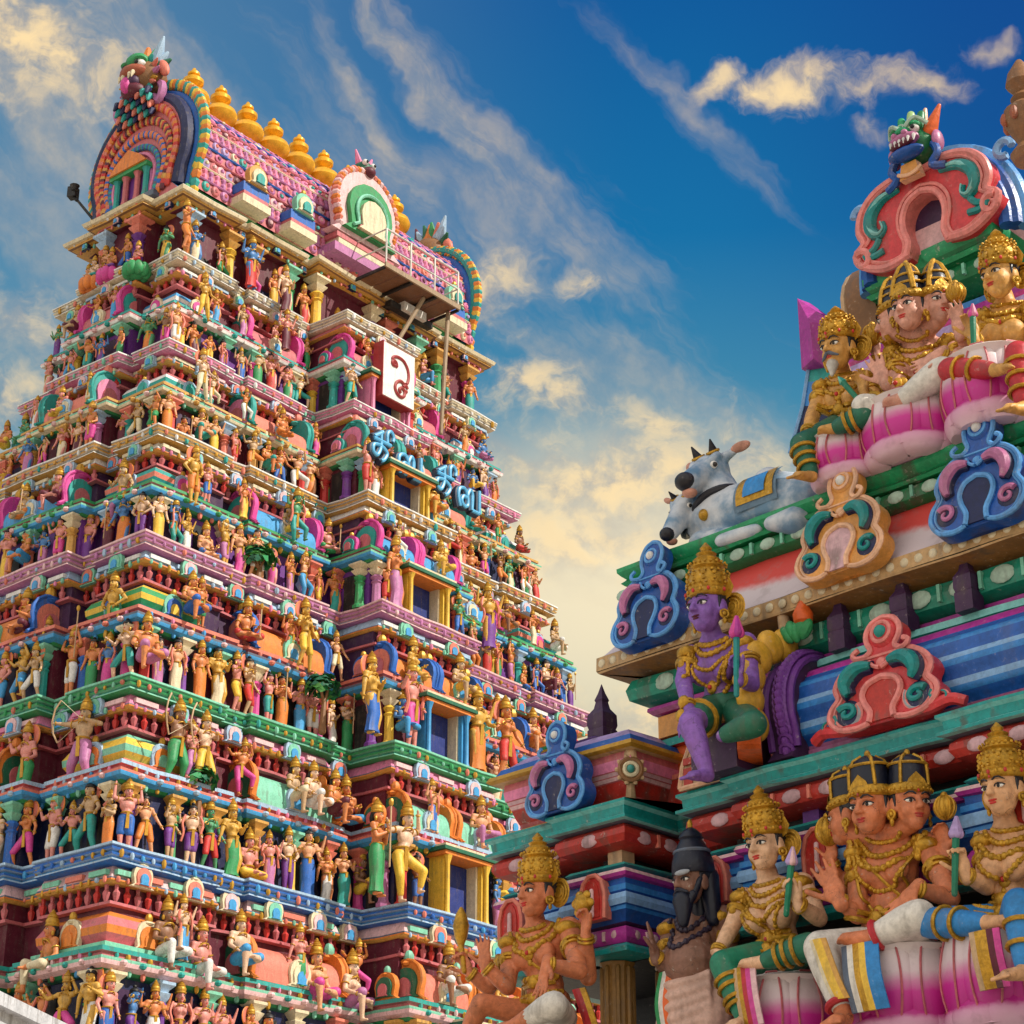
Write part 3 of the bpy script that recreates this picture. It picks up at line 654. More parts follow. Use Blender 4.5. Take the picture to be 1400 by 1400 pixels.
# ---- gold finials
def finials():
    prof = [(.30, 0), (.34, .06), (.26, .12), (.36, .2), (.52, .33), (.58, .5), (.52, .68), (.34, .82), (.2, .9), (.17, .97), (.24, 1.02), (.33, 1.10), (.34, 1.22), (.22, 1.33), (.12, 1.38), (.2, 1.43), (.2, 1.5), (.1, 1.58), (.05, 1.7), (.0, 1.74)]
    mb = MB(); mb.lathe(prof, (0, 0, 0), 'gilt', 20); me = mb.mesh('gold_finial')
    names = ['first', 'second', 'third', 'fourth', 'fifth', 'sixth', 'seventh', 'eighth', 'ninth']
    for k in range(9):
        x = -4.55+1.125*k
        o = link('gold_finial', me); o.matrix_world = TOWER.matrix_world @ Matrix.Translation((x, -.05, 38.40)) @ Matrix.Scale(.95, 4)
        tag(o, f'pot shaped gold finial on the tower ridge, {names[k]} counting from the lion mask gable', 'finial', 'gold finials along the ridge of the tower')
paint('gilt', (.84, .44, .025), .3, .10, .3, .1)
TOWER_M = Matrix.Translation(TOWER.location) @ Matrix.Rotation(R_(50.6), 4, 'Z')
TOWER.matrix_world = TOWER_M
finials()

# ---- platform with railing, lettered sign, big letters, lamp pole
def cat_local(o): o.matrix_world = TOWER_M @ o.matrix_world
paint('wood', (.20, .09, .045), .6, .4); paint('oldwood', (.34, .24, .15), .65, .4); paint('signwhite', (.80, .79, .76), .4, .25); paint('signred', (.33, .03, .03), .4, .2); paint('letterblue', (.10, .42, .72), .35, .15); paint('letterdark', (.012, .03, .07), .5, .2); paint('rail', (.66, .64, .60), .45, .4)
def strokes(mb, base, ex, ey, out, paths, r, mat, n=6):
    base, ex, ey, out = [np.array(v, float) for v in (base, ex, ey, out)]
    for p in paths: mb.tube(catmull([base+ex*x+ey*y+out*.0 for x, y in p], 5), r, mat, n)
def platform():
    root = empty('platform'); root.matrix_world = TOWER_M @ Matrix.Translation((1.5, -2.4, 33.75)); tag(root, 'wooden maintenance platform with white railing jutting out under the tower roof', 'platform')
    x0, x1, y0, y1 = -1.5, 1.75, 0, -1.55
    for k in range(5):
        b = MB(); xa = x0+k*(x1-x0)/5; b.box2((xa+.03, y1, -.03), (xa+(x1-x0)/5-.03, y0, .03), 'wood'); b.obj('board', root)
    f = MB(); f.box2((x0-.06, y1-.06, -.08), (x1+.06, y1, .08), 'oldwood'); f.box2((x0-.06, y1, -.12), (x0, y0, -.03), 'black'); f.box2((x1, y1, -.12), (x1+.06, y0, -.03), 'black')
    for xx in (-.4, .7): f.box2((xx, y1, -.12), (xx+.09, y0, -.035), 'black')
    f.box2((x0-.06, y0-.02, -.12), (x1+.06, y0+.08, -.03), 'black'); f.obj('frame', root)
    r = MB()
    for xx in np.linspace(x0, x1, 4): r.capsule((xx, y1, 0), .03, (xx, y1, 1.25), .03, 'rail', 8)
    for zz in (.65, 1.25): r.capsule((x0, y1, zz), .028, (x1, y1, zz), .028, 'rail', 8); r.capsule((x1, y1, zz), .025, (x1, y0, zz), .025, 'rail', 8); r.capsule((x0, y1, zz), .025, (x0, y0, zz), .025, 'rail', 8)
    r.obj('railing', root)
    for a, b_ in (((.55, -1.2, -.1), (-.95, -.35, -3.7)), ((1.7, -1.2, -.1), (1.0, -1.6, -4.6))):
        k = MB(); k.capsule(a, .07, b_, .06, 'oldwood', 8); k.obj('strut', root)
    k = MB(); k.box((.7, -.5, -.35), (.95, .12, .1), 'black'); k.box((.7, -.62, -.3), (.5, .14, .14), 'rail'); k.obj('lamp_box', root)
platform()
def om_sign():
    root = empty('letter_sign'); root.matrix_world = TOWER_M @ Matrix.Translation((.08, -4.35, 29.9)); tag(root, 'white sign board with dark red Tamil om letter hung on the tower front', 'sign')
    b = MB(); b.box((0, 0, 0), (.66, .16, .85), 'signwhite'); b.obj('board', root)
    s_ = MB(); s_.box((-.675, .02, 0), (.015, .19, .88), 'signred'); s_.box((0, .04, -.865), (.66, .18, .014), 'signred'); s_.box((0, .04, .865), (.66, .18, .014), 'signred'); s_.obj('frame', root)
    m = MB(); W = .95
    sp = [(-.22+.11*math.cos(t)*(1-t/14), .30+.10*math.sin(t)*(1-t/14)) for t in np.linspace(5.5, -.6, 10)]
    strokes(m, (0, -.165, 0), (1, 0, 0), (0, 0, 1), (0, -1, 0), [sp[::1]+[(-.30, .44), (-.1, .56), (.16, .54), (.34, .36), (.40, .12), (.36, -.08), (.30, -.16)]], .052, 'signred')
    strokes(m, (0, -.165, 0), (1, 0, 0), (0, 0, 1), (0, -1, 0), [[(.22, -.20), (.06, -.16), (-.10, -.26), (-.16, -.44), (-.08, -.60), (.08, -.66), (.22, -.58), (.24, -.42), (.12, -.36), (.02, -.44), (.08, -.54)], [(.16, -.30), (.30, -.22), (.36, -.30)], [(.24, -.42), (.34, -.40)]], .055, 'signred')
    m.obj('letter', root)
om_sign()
def big_letters():
    ci = [[(-.30, .22), (-.10, .36), (.02, .46)], [(-.34, .16), (.34, .16)], [(-.05, .46), (-.05, -.02), (-.18, -.30), (-.34, -.24), (-.32, -.04), (-.12, .02), (.08, -.02), (.20, -.14), (.10, -.34), (-.02, -.42)], [(.20, .16), (.20, .46), (.32, .58), (.44, .46), (.42, .30)]]
    va = [[(-.14, -.06), (-.26, -.04), (-.34, -.20), (-.22, -.34), (-.08, -.26), (-.10, .02), (-.24, .20), (-.44, .12), (-.48, -.12), (-.40, -.40)], [(-.10, .02), (.02, .24), (.12, .10), (.10, -.30)], [(.10, -.36), (.42, -.36)], [(.42, .34), (.42, -.36)], [(.10, .10), (.10, -.36)]]
    for k, (x, z, L, nm) in enumerate(((-1.22, 26.93, ci, 'first letter of the tower sign, left of the doorway'), (-.05, 26.83, va, 'second letter of the tower sign, above the small dark doorway'), (1.42, 26.85, ci, 'third letter of the tower sign, right of the doorway'), (2.48, 26.72, va, 'last letter of the tower sign, farthest right'))):
        root = empty('sign_letter'); root.matrix_world = TOWER_M @ Matrix.Translation((x, -5.15, z)) @ Matrix.Scale(1.02, 4); tag(root, 'raised blue Tamil letter, '+nm, 'letter', 'blue Tamil letters on the tower front')
        m = MB(); strokes(m, (0, 0, 0), (1, 0, 0), (0, 0, 1), (0, -1, 0), L, .058, 'letterblue', 8); m.obj('letter_face', root)
        d = MB(); strokes(d, (-.03, .09, -.02), (1, 0, 0), (0, 0, 1), (0, -1, 0), L, .105, 'letterdark', 8); d.obj('letter_back', root)
big_letters()
def lamp_pole():
    inv = TOWER_M.inverted()
    def at(x, y, val):
        a = (x-700)/FPX; b = -(y-700)/FPX; d = inv.to_3x3() @ Vector((a, math.cos(PITCH)-b*math.sin(PITCH), math.sin(PITCH)+b*math.cos(PITCH))); o = inv @ Vector((0, 0, EYE)); return np.array(o+d*((val-o.x)/d.x))
    p = at(126, 308, -6.35); e = at(101, 268, -6.6)-p; mb = MB(); mb.capsule((.3, -.25, -.25), .045, e, .04, 'black', 8); mb.box(e+[-.02, .02, .1], (.13, .13, .17), 'black', .4); mb.lathe([(.08, 0), (.15, .18)], e+[-.08, -.1, .1], 'black', 10); mb.capsule(e*.85, .05, e+[-.05, .02, .0], .05, 'black', 8); mb.box((.12, -.1, -.08), (.10, .10, .05), 'oldwood')
    mb.tube(catmull([(.05, 0, -.05), (.35, -.1, -.5), (.5, -.3, -1.1), (.45, -.35, -1.8)], 5), .018, 'black', 5)
    o = mb.obj('lamp_pole'); o.matrix_world = TOWER_M @ Matrix.Translation(p); tag(o, 'black floodlight on a leaning pole at the left top corner of the tower', 'floodlight')
lamp_pole()
def parapet():
    D = 20.0; az, el = px_azel(0, 1362); d = Vector((math.sin(R_(az)), math.cos(R_(az)), 0)); A = d*D; h = EYE+D*math.tan(R_(el)); t = Vector((math.sin(R_(11)), math.cos(R_(11)), 0)); nrm = Vector((-t.y, t.x, 0))
    mb = MB(); a0 = A-t*9; a1 = A+t*4.2
    base = [a0, a1, a1+nrm*5, a0+nrm*5]
    mb.add([(*p.xy, 0) for p in base]+[(*p.xy, h-.12) for p in base], [(0, 1, 5, 4), (1, 2, 6, 5), (2, 3, 7, 6), (3, 0, 4, 7)], 'whitewash')
    c = (a0+a1)/2+nrm*2.5; mb.box((c.x, c.y, h-.06), ((a1-a0).length/2+.08, 2.6, .06), 'whitewash', math.pi/2-R_(11)); tag(mb.obj('boundary_wall'), 'plain whitewashed flat roofed wall at the bottom left corner before the tower', 'wall')
paint('whitewash', (.55, .56, .60), .7, .4)
parapet()

print('PIL', N_PIL)
# ================================================================== small painted figures on the tower
def head_parts(mb, c, s, Mh):
    """skull, face, nose, lips, ears and neck as overlapping closed forms (fused afterwards); s = chin to crown"""
    c = np.array(c, float); T = lambda p: c + Mh @ (np.array(p, float)*s)
    mb.ell(T((0, .07, .13)), (.34*s, .40*s, .37*s), 'x', Mh); mb.ell(T((0, -.09, -.10)), (.285*s, .29*s, .37*s), 'x', Mh)
    mb.ell(T((0, -.22, -.385)), (.13*s, .13*s, .11*s), 'x', Mh)
    for q in (-1, 1):
        mb.ell(T((q*.15, -.20, -.15)), (.125*s, .135*s, .15*s), 'x', Mh); mb.ell(T((q*.325, .05, -.06)), (.05*s, .11*s, .17*s), 'x', Mh)
        mb.capsule(T((q*.06, -.345, .105)), .045*s, T((q*.21, -.275, .10)), .04*s, n=8); mb.ell(T((q*.055, -.405, -.125)), (.042*s, .05*s, .035*s), 'x', Mh, 8, 5)
    mb.capsule(T((0, -.365, .07)), .042*s, T((0, -.455, -.105)), .058*s, n=8)
    mb.ell(T((0, -.345, -.225)), (.10*s, .045*s, .035*s), 'x', Mh, 8, 5); mb.ell(T((0, -.34, -.285)), (.08*s, .045*s, .04*s), 'x', Mh, 8, 5); mb.ell(T((0, -.30, -.36)), (.12*s, .08*s, .08*s), 'x', Mh, 8, 5)
def face_paint(mb, c, s, Mh, lip='red', brow='black', bindi=True, eyes='eyewhite'):
    c = np.array(c, float); T = lambda p: c + Mh @ (np.array(p, float)*s)
    for q in (-1, 1):
        mb.ell(T((q*.148, -.318, .005)), (.085*s, .040*s, .036*s), eyes, Mh, 12, 7)
        mb.ell(T((q*.142, -.352, .002)), (.034*s, .018*s, .036*s), 'black', Mh, 8, 6)
        mb.tube([T((q*x, y, z)) for x, y, z in ((.055, -.355, -.01), (.09, -.370, .030), (.15, -.372, .046), (.21, -.342, .030), (.25, -.30, .005))], .013*s, brow, 5)
        mb.tube([T((q*x, y, z)) for x, y, z in ((.05, -.385, .115), (.11, -.388, .15), (.18, -.36, .15), (.255, -.30, .10))], [.016*s, .021*s, .018*s, .008*s], brow, 5)
    mb.ell(T((0, -.370, -.228)), (.095*s, .030*s, .021*s), lip, Mh, 12, 6); mb.ell(T((0, -.366, -.272)), (.072*s, .030*s, .026*s), lip, Mh, 12, 6)
    if bindi: mb.ell(T((0, -.385, .185)), (.022*s, .012*s, .03*s), 'red', Mh, 8, 5)
paint('eyewhite', (.82, .80, .76), .35, .05, 0, 0)
KIR = [(.38, .18), (.43, .22), (.45, .28), (.42, .34), (.385, .37), (.41, .46), (.42, .56), (.38, .68), (.30, .78), (.34, .82), (.34, .87), (.25, .91), (.27, .99), (.17, 1.07), (.20, 1.12), (.10, 1.18), (.12, 1.24), (.02, 1.36)]
def crown(mb, c, s, Mh, hgt=1.0, mat='gold', n=16, studs=True, kind='kirita'):
    c = np.array(c, float)
    prof = [(r*s, (.18+(z-.18)*hgt)*s) for r, z in KIR]
    cc = c + Mh @ np.array([0, .06*s, 0])
    mb.lathe(prof, cc, mat, n, Mh, 1.0, 1.06)
    if studs:
        for k in range(9):
            a = -math.pi/2 + (k-4)*.36
            mb.ell(cc+Mh @ np.array([.45*s*math.cos(a), .48*s*math.sin(a), .285*s]), (.035*s, .035*s, .045*s), mat if k % 2 else 'red', Mh, 7, 5)
        # front crest
        mb.prism([(-.16, .30), (.16, .30), (.19, .42), (.09, .52), (0, .64), (-.09, .52), (-.19, .42)], cc+Mh @ np.array([0, -.42*s, 0]), Mh @ np.array([s, 0, 0]), Mh @ np.array([0, .08*s, s]), .05*s, mat)
        for k in range(12):
            a = 2*math.pi*k/12
            for zz, rr in ((.52, .41), (.62, .40)): mb.ell(cc+Mh @ np.array([rr*s*math.cos(a), rr*1.06*s*math.sin(a), (.18+(zz-.18)*hgt)*s]), (.05*s,)*3, mat, Mh, 6, 4)
STAND = dict(hip=.50, sh=.795, head=.925, hs=.165, foot=((-.06, -.02, 0), (.06, -.02, 0)), knee=((-.06, -.02, .265), (.06, -.02, .265)),
             elb=((-.165, 0, .63), (.165, 0, .63)), wr=((-.175, -.06, .49), (.175, -.06, .49)))
def P_(**k): d = dict(STAND); d.update(k); return d
POSES = {
 'standing': P_(cloth='sari'),
 'with one arm raised': P_(elb=((-.21, -.05, .72), (.165, 0, .63)), wr=((-.23, -.10, .87), (.15, -.09, .53)), cloth='dhoti'),
 'holding up both arms': P_(elb=((-.23, -.03, .82), (.23, -.03, .82)), wr=((-.17, -.04, .99), (.17, -.04, .99)), cloth='dhoti'),
 'with joined palms': P_(elb=((-.15, -.04, .65), (.15, -.04, .65)), wr=((-.02, -.15, .72), (.02, -.15, .72)), cloth='sari'),
 'with hands on hips': P_(elb=((-.23, .02, .66), (.23, .02, .66)), wr=((-.11, -.06, .56), (.11, -.06, .56)), cloth='trousers'),
 'dancing': P_(foot=((-.03, -.02, 0), (.20, -.06, .13)), knee=((-.10, -.08, .26), (.21, -.10, .36)), elb=((-.22, -.04, .74), (.22, -.02, .82)), wr=((-.30, -.10, .84), (.16, -.06, .97)), cloth='dhoti', lean=.03),
 'striding': P_(foot=((-.17, -.04, 0), (.16, .02, 0)), knee=((-.15, -.10, .26), (.10, -.02, .26)), elb=((-.20, -.06, .66), (.20, .0, .64)), wr=((-.20, -.18, .72), (.26, -.06, .52)), cloth='dhoti', lean=-.02),
 'drawing a bow': P_(foot=((-.16, 0, 0), (.14, 0, 0)), knee=((-.13, -.06, .26), (.10, -.06, .26)), elb=((-.23, -.04, .80), (.24, .03, .78)), wr=((-.36, -.10, .82), (.10, -.12, .80)), cloth='dhoti', prop='bow'),
 'with four arms': P_(elb=((-.17, -.02, .64), (.17, -.02, .64)), wr=((-.15, -.14, .70), (.15, -.14, .58)), elb2=((-.22, .02, .73), (.22, .02, .73)), wr2=((-.24, -.04, .90), (.24, -.04, .90)), cloth='sari'),
 'in a swaying stance': P_(hipx=.03, foot=((-.05, -.02, 0), (.08, -.05, 0)), knee=((-.03, -.02, .265), (.10, -.06, .27)), elb=((-.17, 0, .64), (.20, -.02, .68)), wr=((-.22, -.04, .50), (.15, -.12, .76)), cloth='sari', bust=1),
 'sitting cross legged': P_(seat=.10, knee=((-.19, -.12, .12), (.19, -.12, .12)), foot=((.06, -.20, .08), (-.06, -.20, .09)), elb=((-.165, 0, .63), (.165, 0, .63)), wr=((-.17, -.12, .54), (.12, -.14, .64)), cloth='trousers'),
 'sitting with one leg hanging': P_(seat=.30, knee=((-.10, -.22, .40), (.20, -.16, .36)), foot=((-.09, -.22, .10), (-.02, -.24, .32)), elb=((-.17, -.02, .64), (.17, 0, .64)), wr=((-.15, -.18, .60), (.16, -.14, .52)), cloth='trousers'),
}
LIB = {}; LIBP = {}; LIBPROP = {}
def hand_blob(mb, w, e, r=.02):
    w = np.array(w, float); d = w-np.array(e, float); d /= np.linalg.norm(d); mb.capsule(w, r*.9, w+d*.05, r*.8, n=8); mb.capsule(w+d*.015, r*.45, w+d*.04+np.array([.018, 0, .0]), r*.35, n=6)
def build_small(name, P, vox=.0115, bulk=1.0):
    mb = MB(); cl = MB(); seat = P.get('seat'); dz = 0 if seat is None else seat-.47
    hipz = .50+dz; lean = P.get('lean', 0); hx_ = P.get('hipx', 0)
    hip = [np.array([q*.055+hx_, 0, hipz]) for q in (-1, 1)]
    sh = [np.array([q*.118+lean, 0, .795+dz]) for q in (-1, 1)]
    off = np.array([0, 0, dz]); hc = np.array([lean*1.4, -.012, .925+dz]); b = bulk
    mb.ell((hx_, 0, hipz+.02), (.098*b, .07*b, .075)); mb.capsule((hx_, 0, hipz+.05), .072*b, (lean*.5, 0, .64+dz), .064*b); mb.ell((lean*.8, -.004, .715+dz), (.105*b, .068*b, .10)); mb.capsule(sh[0], .042*b, sh[1], .042*b)
    if P.get('bust'):
        for q in (-1, 1): mb.ell((q*.045+lean*.8, -.065, .715+dz), (.038, .036, .038))
    mb.capsule((lean, 0, .80+dz), .034, hc-np.array([0, -.01, .05]), .034)
    head_parts(mb, hc, P['hs'], np.eye(3))
    rl = [(.058, .042), (.04, .026)]
    for i in (0, 1):
        k = np.array(P['knee'][i], float); f = np.array(P['foot'][i], float)+np.array([0, 0, .03])
        mb.capsule(hip[i], .06*b, k, .042*b); mb.capsule(k, .042*b, f, .026); mb.capsule(f-np.array([0, -.01, .012]), .024, f+np.array([0, -.075, -.018]), .016)
        if P['cloth'] == 'dhoti': cl.capsule(hip[i], .068*b, k+np.array([0, 0, .02]), .056*b)
        elif P['cloth'] == 'trousers': cl.capsule(hip[i], .068*b, k, .052*b); cl.capsule(k, .052*b, k*.25+f*.75, .037)
    for ek, wk, up in (('elb', 'wr', 0), ('elb2', 'wr2', .01)):
        if ek in P:
            for i in (0, 1):
                e = np.array(P[ek][i], float)+off*(1 if seat is None else 1); w = np.array(P[wk][i], float)+off
                mb.capsule(sh[i]+np.array([0, up, 0]), .035*b, e, .028*b); mb.capsule(e, .028*b, w, .02); hand_blob(mb, w, e)
    body = mb.remesh('figure_body', vox, 3, 'peach')
    # cloth
    if P['cloth'] == 'sari':
        rings = []; n = 18
        k0 = (np.array(P['knee'][0])+np.array(P['knee'][1]))/2; f0 = (np.array(P['foot'][0])+np.array(P['foot'][1]))/2
        for t, c, rx, ry in ((0, (hx_, 0, hipz+.10), .082, .07), (.1, (hx_, 0, hipz+.05), .10, .078), (.2, (hx_, 0, hipz-.02), .118, .088), (.5, k0+np.array([0, .01, .02]), .112, .078), (.8, f0+np.array([0, .01, .13]), .105, .07), (1, f0+np.array([0, .01, .035]), .125, .082), (1.01, f0+np.array([0, .01, .03]), .06, .04)):
            rings.append([(c[0]+rx*(1+.07*t*math.cos(9*2*math.pi*j/n))*math.cos(2*math.pi*j/n), c[1]+ry*(1+.07*t*math.cos(9*2*math.pi*j/n))*math.sin(2*math.pi*j/n), c[2]) for j in range(n)])
        cl.ring_skin(rings[::-1], 'x'); cm = cl
        cm.mats = ['teal']; cm.m = [0]*len(cm.f); cloth = cm.mesh('figure_cloth', 60)
    else:
        cl.ell((hx_, 0, hipz+.025), (.108*b, .08*b, .075)); cloth = cl.remesh('figure_cloth', vox, 3, 'teal')
    # jewels: crown apart; girdle, necklaces, anklets and front sash in gold
    jw = MB()
    jw.torus((hx_*.8, 0, hipz+.095), (0, 0, 1), .082*b, .013, 'gold', 16, 5, (1, .85)); jw.torus((lean, -.012, .80+dz), (0, .35, 1), .058, .010, 'gold', 14, 5); jw.torus((lean*.9, -.03, .765+dz), (0, 1.0, 1), .075, .009, 'gold', 14, 5)
    if seat is None: jw.prism([(-.022, 0), (.022, 0), (.03, -.26), (-.03, -.26)], (hx_, -.088*b, hipz+.10), (1, 0, 0), (0, -.06, 1), -.012, 'gold')
    for i in (0, 1):
        e = np.array(P['elb'][i], float)+off; w = np.array(P['wr'][i], float)+off; m_ = sh[i]*.5+e*.5; jw.torus(m_, e-sh[i], .036*b, .009, 'gold', 10, 5); jw.torus(w, w-e, .024, .008, 'gold', 10, 5)
        jw.ell(hc+np.array([(-1, 1)[i]*.062, 0, -.045]), (.018, .018, .03), 'gold', None, 7, 5)
    pp = MB()
    if P.get('prop') == 'bow':
        pp.tube([(-.30+.0, -.13, .55+dz), (-.37, -.15, .68+dz), (-.40, -.15, .84+dz), (-.37, -.15, 1.0+dz), (-.30, -.13, 1.12+dz)], .012, 'tan', 6); pp.tube([(-.30, -.13, .55+dz), (.07, -.12, .80+dz), (-.30, -.13, 1.12+dz)], .004, 'cream', 4)
    if P.get('prop') == 'staff':
        w = np.array(P['wr'][1], float)+off; pp.capsule(w+[0, -.03, -.42 if seat is None else -.15], .011, w+[.01, -.03, .30], .011, 'tan', 6); pp.ell(w+[.01, -.03, .33], (.03, .03, .05), 'gold', None, 7, 5)
    if P.get('prop') == 'halo':
        pp.lathe([(.0, 0), (.155, 0), (.17, .012), (.155, .024), (.0, .024)], hc+np.array([0, .085, .0]), ['gold', 'orange', 'orange', 'coral'], 16, rotM(math.pi/2)); pp.capsule(hc+np.array([0, .08, -.02]), .05, hc+np.array([0, .03, -.05]), .05, 'gold', 6)
    if P.get('prop') == 'shawl':
        for q in (-1, 1): pp.tube(catmull([sh[(q+1)//2]+np.array([0, -.03, .04]), sh[(q+1)//2]+np.array([q*.05, -.06, -.10]), np.array([q*.14, -.07, .55+dz]), np.array([q*.17, -.05, .40+dz])], 4), .022, 'coral', 6)
    jewel = jw.mesh('figure_jewels')
    cr = MB(); crown(cr, hc, P['hs']*1.0, np.eye(3), .95, 'gold', 12, False); crm = cr.mesh('figure_crown')
    tb = MB(); tb.lathe([(.42, .16), (.46, .22), (.44, .30), (.36, .42), (.2, .52), (.12, .56), (.2, .62), (.16, .74), (.02, .82)], (hc[0], hc[1]+.01, hc[2]), 'black', 12, np.eye(3)*P['hs']); tbm = tb.mesh('figure_topknot')
    hr = MB(); s = P['hs']; hr.ell(hc+np.array([0, .15*s, .16*s]), (.37*s, .38*s, .36*s), 'black', None, 12, 8); hr.ell(hc+np.array([0, .38*s, -.18*s]), (.36*s, .2*s, .42*s), 'black', None, 12, 8); hrm = hr.mesh('figure_hair')
    fp = MB(); face_paint(fp, hc, s, np.eye(3)); fpm = fp.mesh('figure_face')
    if pp.v: LIBPROP[name] = (P['prop'], pp.mesh('figure_'+P['prop']))
    LIB[name] = dict(body=body, cloth=cloth, jewel=jewel, crown=crm, knot=tbm, hair=hrm, face=fpm)
vr = random.Random(21)
def varied(p):
    q = dict(p); j = lambda t, a: tuple(v+vr.uniform(-a, a) for v in t)
    for key, am in (('elb', .022), ('wr', .035), ('knee', .015)): q[key] = tuple(j(t, am) for t in p[key])
    q['lean'] = p.get('lean', 0)+vr.uniform(-.02, .02); q['hipx'] = p.get('hipx', 0)+vr.uniform(-.02, .02); q['hs'] = p['hs']*vr.uniform(.95, 1.18)
    if p['cloth'] != 'sari' or vr.random() < .4: q['cloth'] = vr.choice(['dhoti', 'trousers', 'dhoti']) if p['cloth'] != 'sari' else vr.choice(['sari', 'dhoti'])
    if vr.random() < .35 and not p.get('prop'): q['prop'] = vr.choice(['staff', 'halo', 'halo', 'shawl'])
    if vr.random() < .3: q['bust'] = 1
    return q
VARS = {}
for k_, p_ in POSES.items():
    VARS[k_] = [k_]; build_small(k_, p_)
    for j_ in range(2):
        n_ = f'{k_}#{j_}'; POSES_V = varied(p_); LIBP[n_] = POSES_V; build_small(n_, POSES_V, .0115, vr.uniform(.9, 1.22)); VARS[k_].append(n_)
    LIBP[k_] = p_
SKINS = [('peach', 'peach'), ('orange', 'skin_orange'), ('pink', 'skin_pink'), ('tan', 'tan'), ('pale', 'skin_pale'), ('brown', 'skin_brown'), ('blue', 'skin_blue'), ('green', 'skin_green'), ('golden', 'skin_gold')]
for nm, c in dict(skin_orange=(.66, .22, .07), skin_pink=(.70, .27, .23), skin_pale=(.76, .50, .34), skin_brown=(.28, .13, .07), skin_blue=(.06, .20, .48), skin_green=(.07, .30, .14), skin_gold=(.64, .36, .06)).items(): paint(nm, c, .42)
SKW = [4, 5, 4.5, 3, 3, 2, 1.8, 1.4, 1.5]
CLOTHS = [('red', 'red'), ('green', 'green'), ('blue', 'blue'), ('yellow', 'yellow'), ('white', 'white'), ('purple', 'purple'), ('teal', 'teal'), ('pink', 'hotpink'), ('orange', 'orange'), ('mauve', 'mauve'), ('sky blue', 'sky'), ('maroon', 'maroon'), ('cream', 'cream')]
GARM = {'sari': 'long skirt', 'dhoti': 'short dhoti', 'trousers': 'leggings'}
def setmat(o, name):
    o.material_slots[0].link = 'OBJECT'; o.material_slots[0].material = M(name)
frnd = random.Random(11)
ORD = ['first', 'second', 'third', 'fourth', 'fifth', 'sixth', 'seventh', 'eighth', 'ninth', 'tenth', 'eleventh', 'twelfth', 'thirteenth', 'fourteenth', 'fifteenth', 'sixteenth', 'seventeenth', 'eighteenth', 'nineteenth', 'twentieth'] + ['twenty-'+w for w in ['first', 'second', 'third', 'fourth', 'fifth', 'sixth', 'seventh', 'eighth', 'ninth']] + ['thirtieth'] + ['thirty-'+w for w in ['first', 'second', 'third', 'fourth', 'fifth', 'sixth', 'seventh', 'eighth', 'ninth']]
FIGS = []
def figure(Mw, pose, skin, cloth, crownk, label, group, cat='statue'):
    vn = frnd.choice(VARS[pose]); lib = LIB[vn]; pose = vn
    root = bpy.data.objects.new('statue', None); root.empty_display_size = .2; COL.objects.link(root); root.matrix_world = Mw
    tag(root, label, cat, group)
    for key, nm, mt in (('body', 'body', skin[1]), ('cloth', {'sari': 'skirt', 'dhoti': 'dhoti', 'trousers': 'leggings'}[LIBP[pose]['cloth']], cloth[1]), ('jewel', 'jewellery', None), ('hair', 'hair', None), ('face', 'painted_face', None), (crownk, 'crown' if crownk == 'crown' else 'topknot', None)):
        o = bpy.data.objects.new(nm, lib[key]); COL.objects.link(o); o.parent = root
        if mt: setmat(o, mt)
    if pose in LIBPROP:
        o = bpy.data.objects.new(LIBPROP[pose][0], LIBPROP[pose][1]); COL.objects.link(o); o.parent = root
    FIGS.append(root); return root
LEDGE = ['', 'yellow ledge', 'pink ledge', 'ochre ledge', 'mauve ledge', 'green ledge', 'blue ledge', 'lowest ledge']
def face_matrix(f, s, depth, z, t, scale, turn=0.0):
    h = hxy(t); fn, al, ou = FACES[f]; x, y = fn(h, s, depth)
    rz = 0 if f == 'R' else -math.pi/2
    return TOWER_M @ Matrix.Translation((x, y, z)) @ Matrix.Rotation(rz+turn, 4, 'Z') @ Matrix.Diagonal((scale, scale, scale, 1))
def to_px(p):
    X, Y, Z = p[0], p[1], p[2]-EYE; w = Y*math.cos(PITCH)+Z*math.sin(PITCH); v = -Y*math.sin(PITCH)+Z*math.cos(PITCH)
    return 700+FPX*X/w, 700-FPX*v/w
def in_view(Mw, m=30):
    x, y = to_px(Mw.translation); return -m < x < 1400 and -m < y < 1400+m and not (x > 700 and y > 1060)
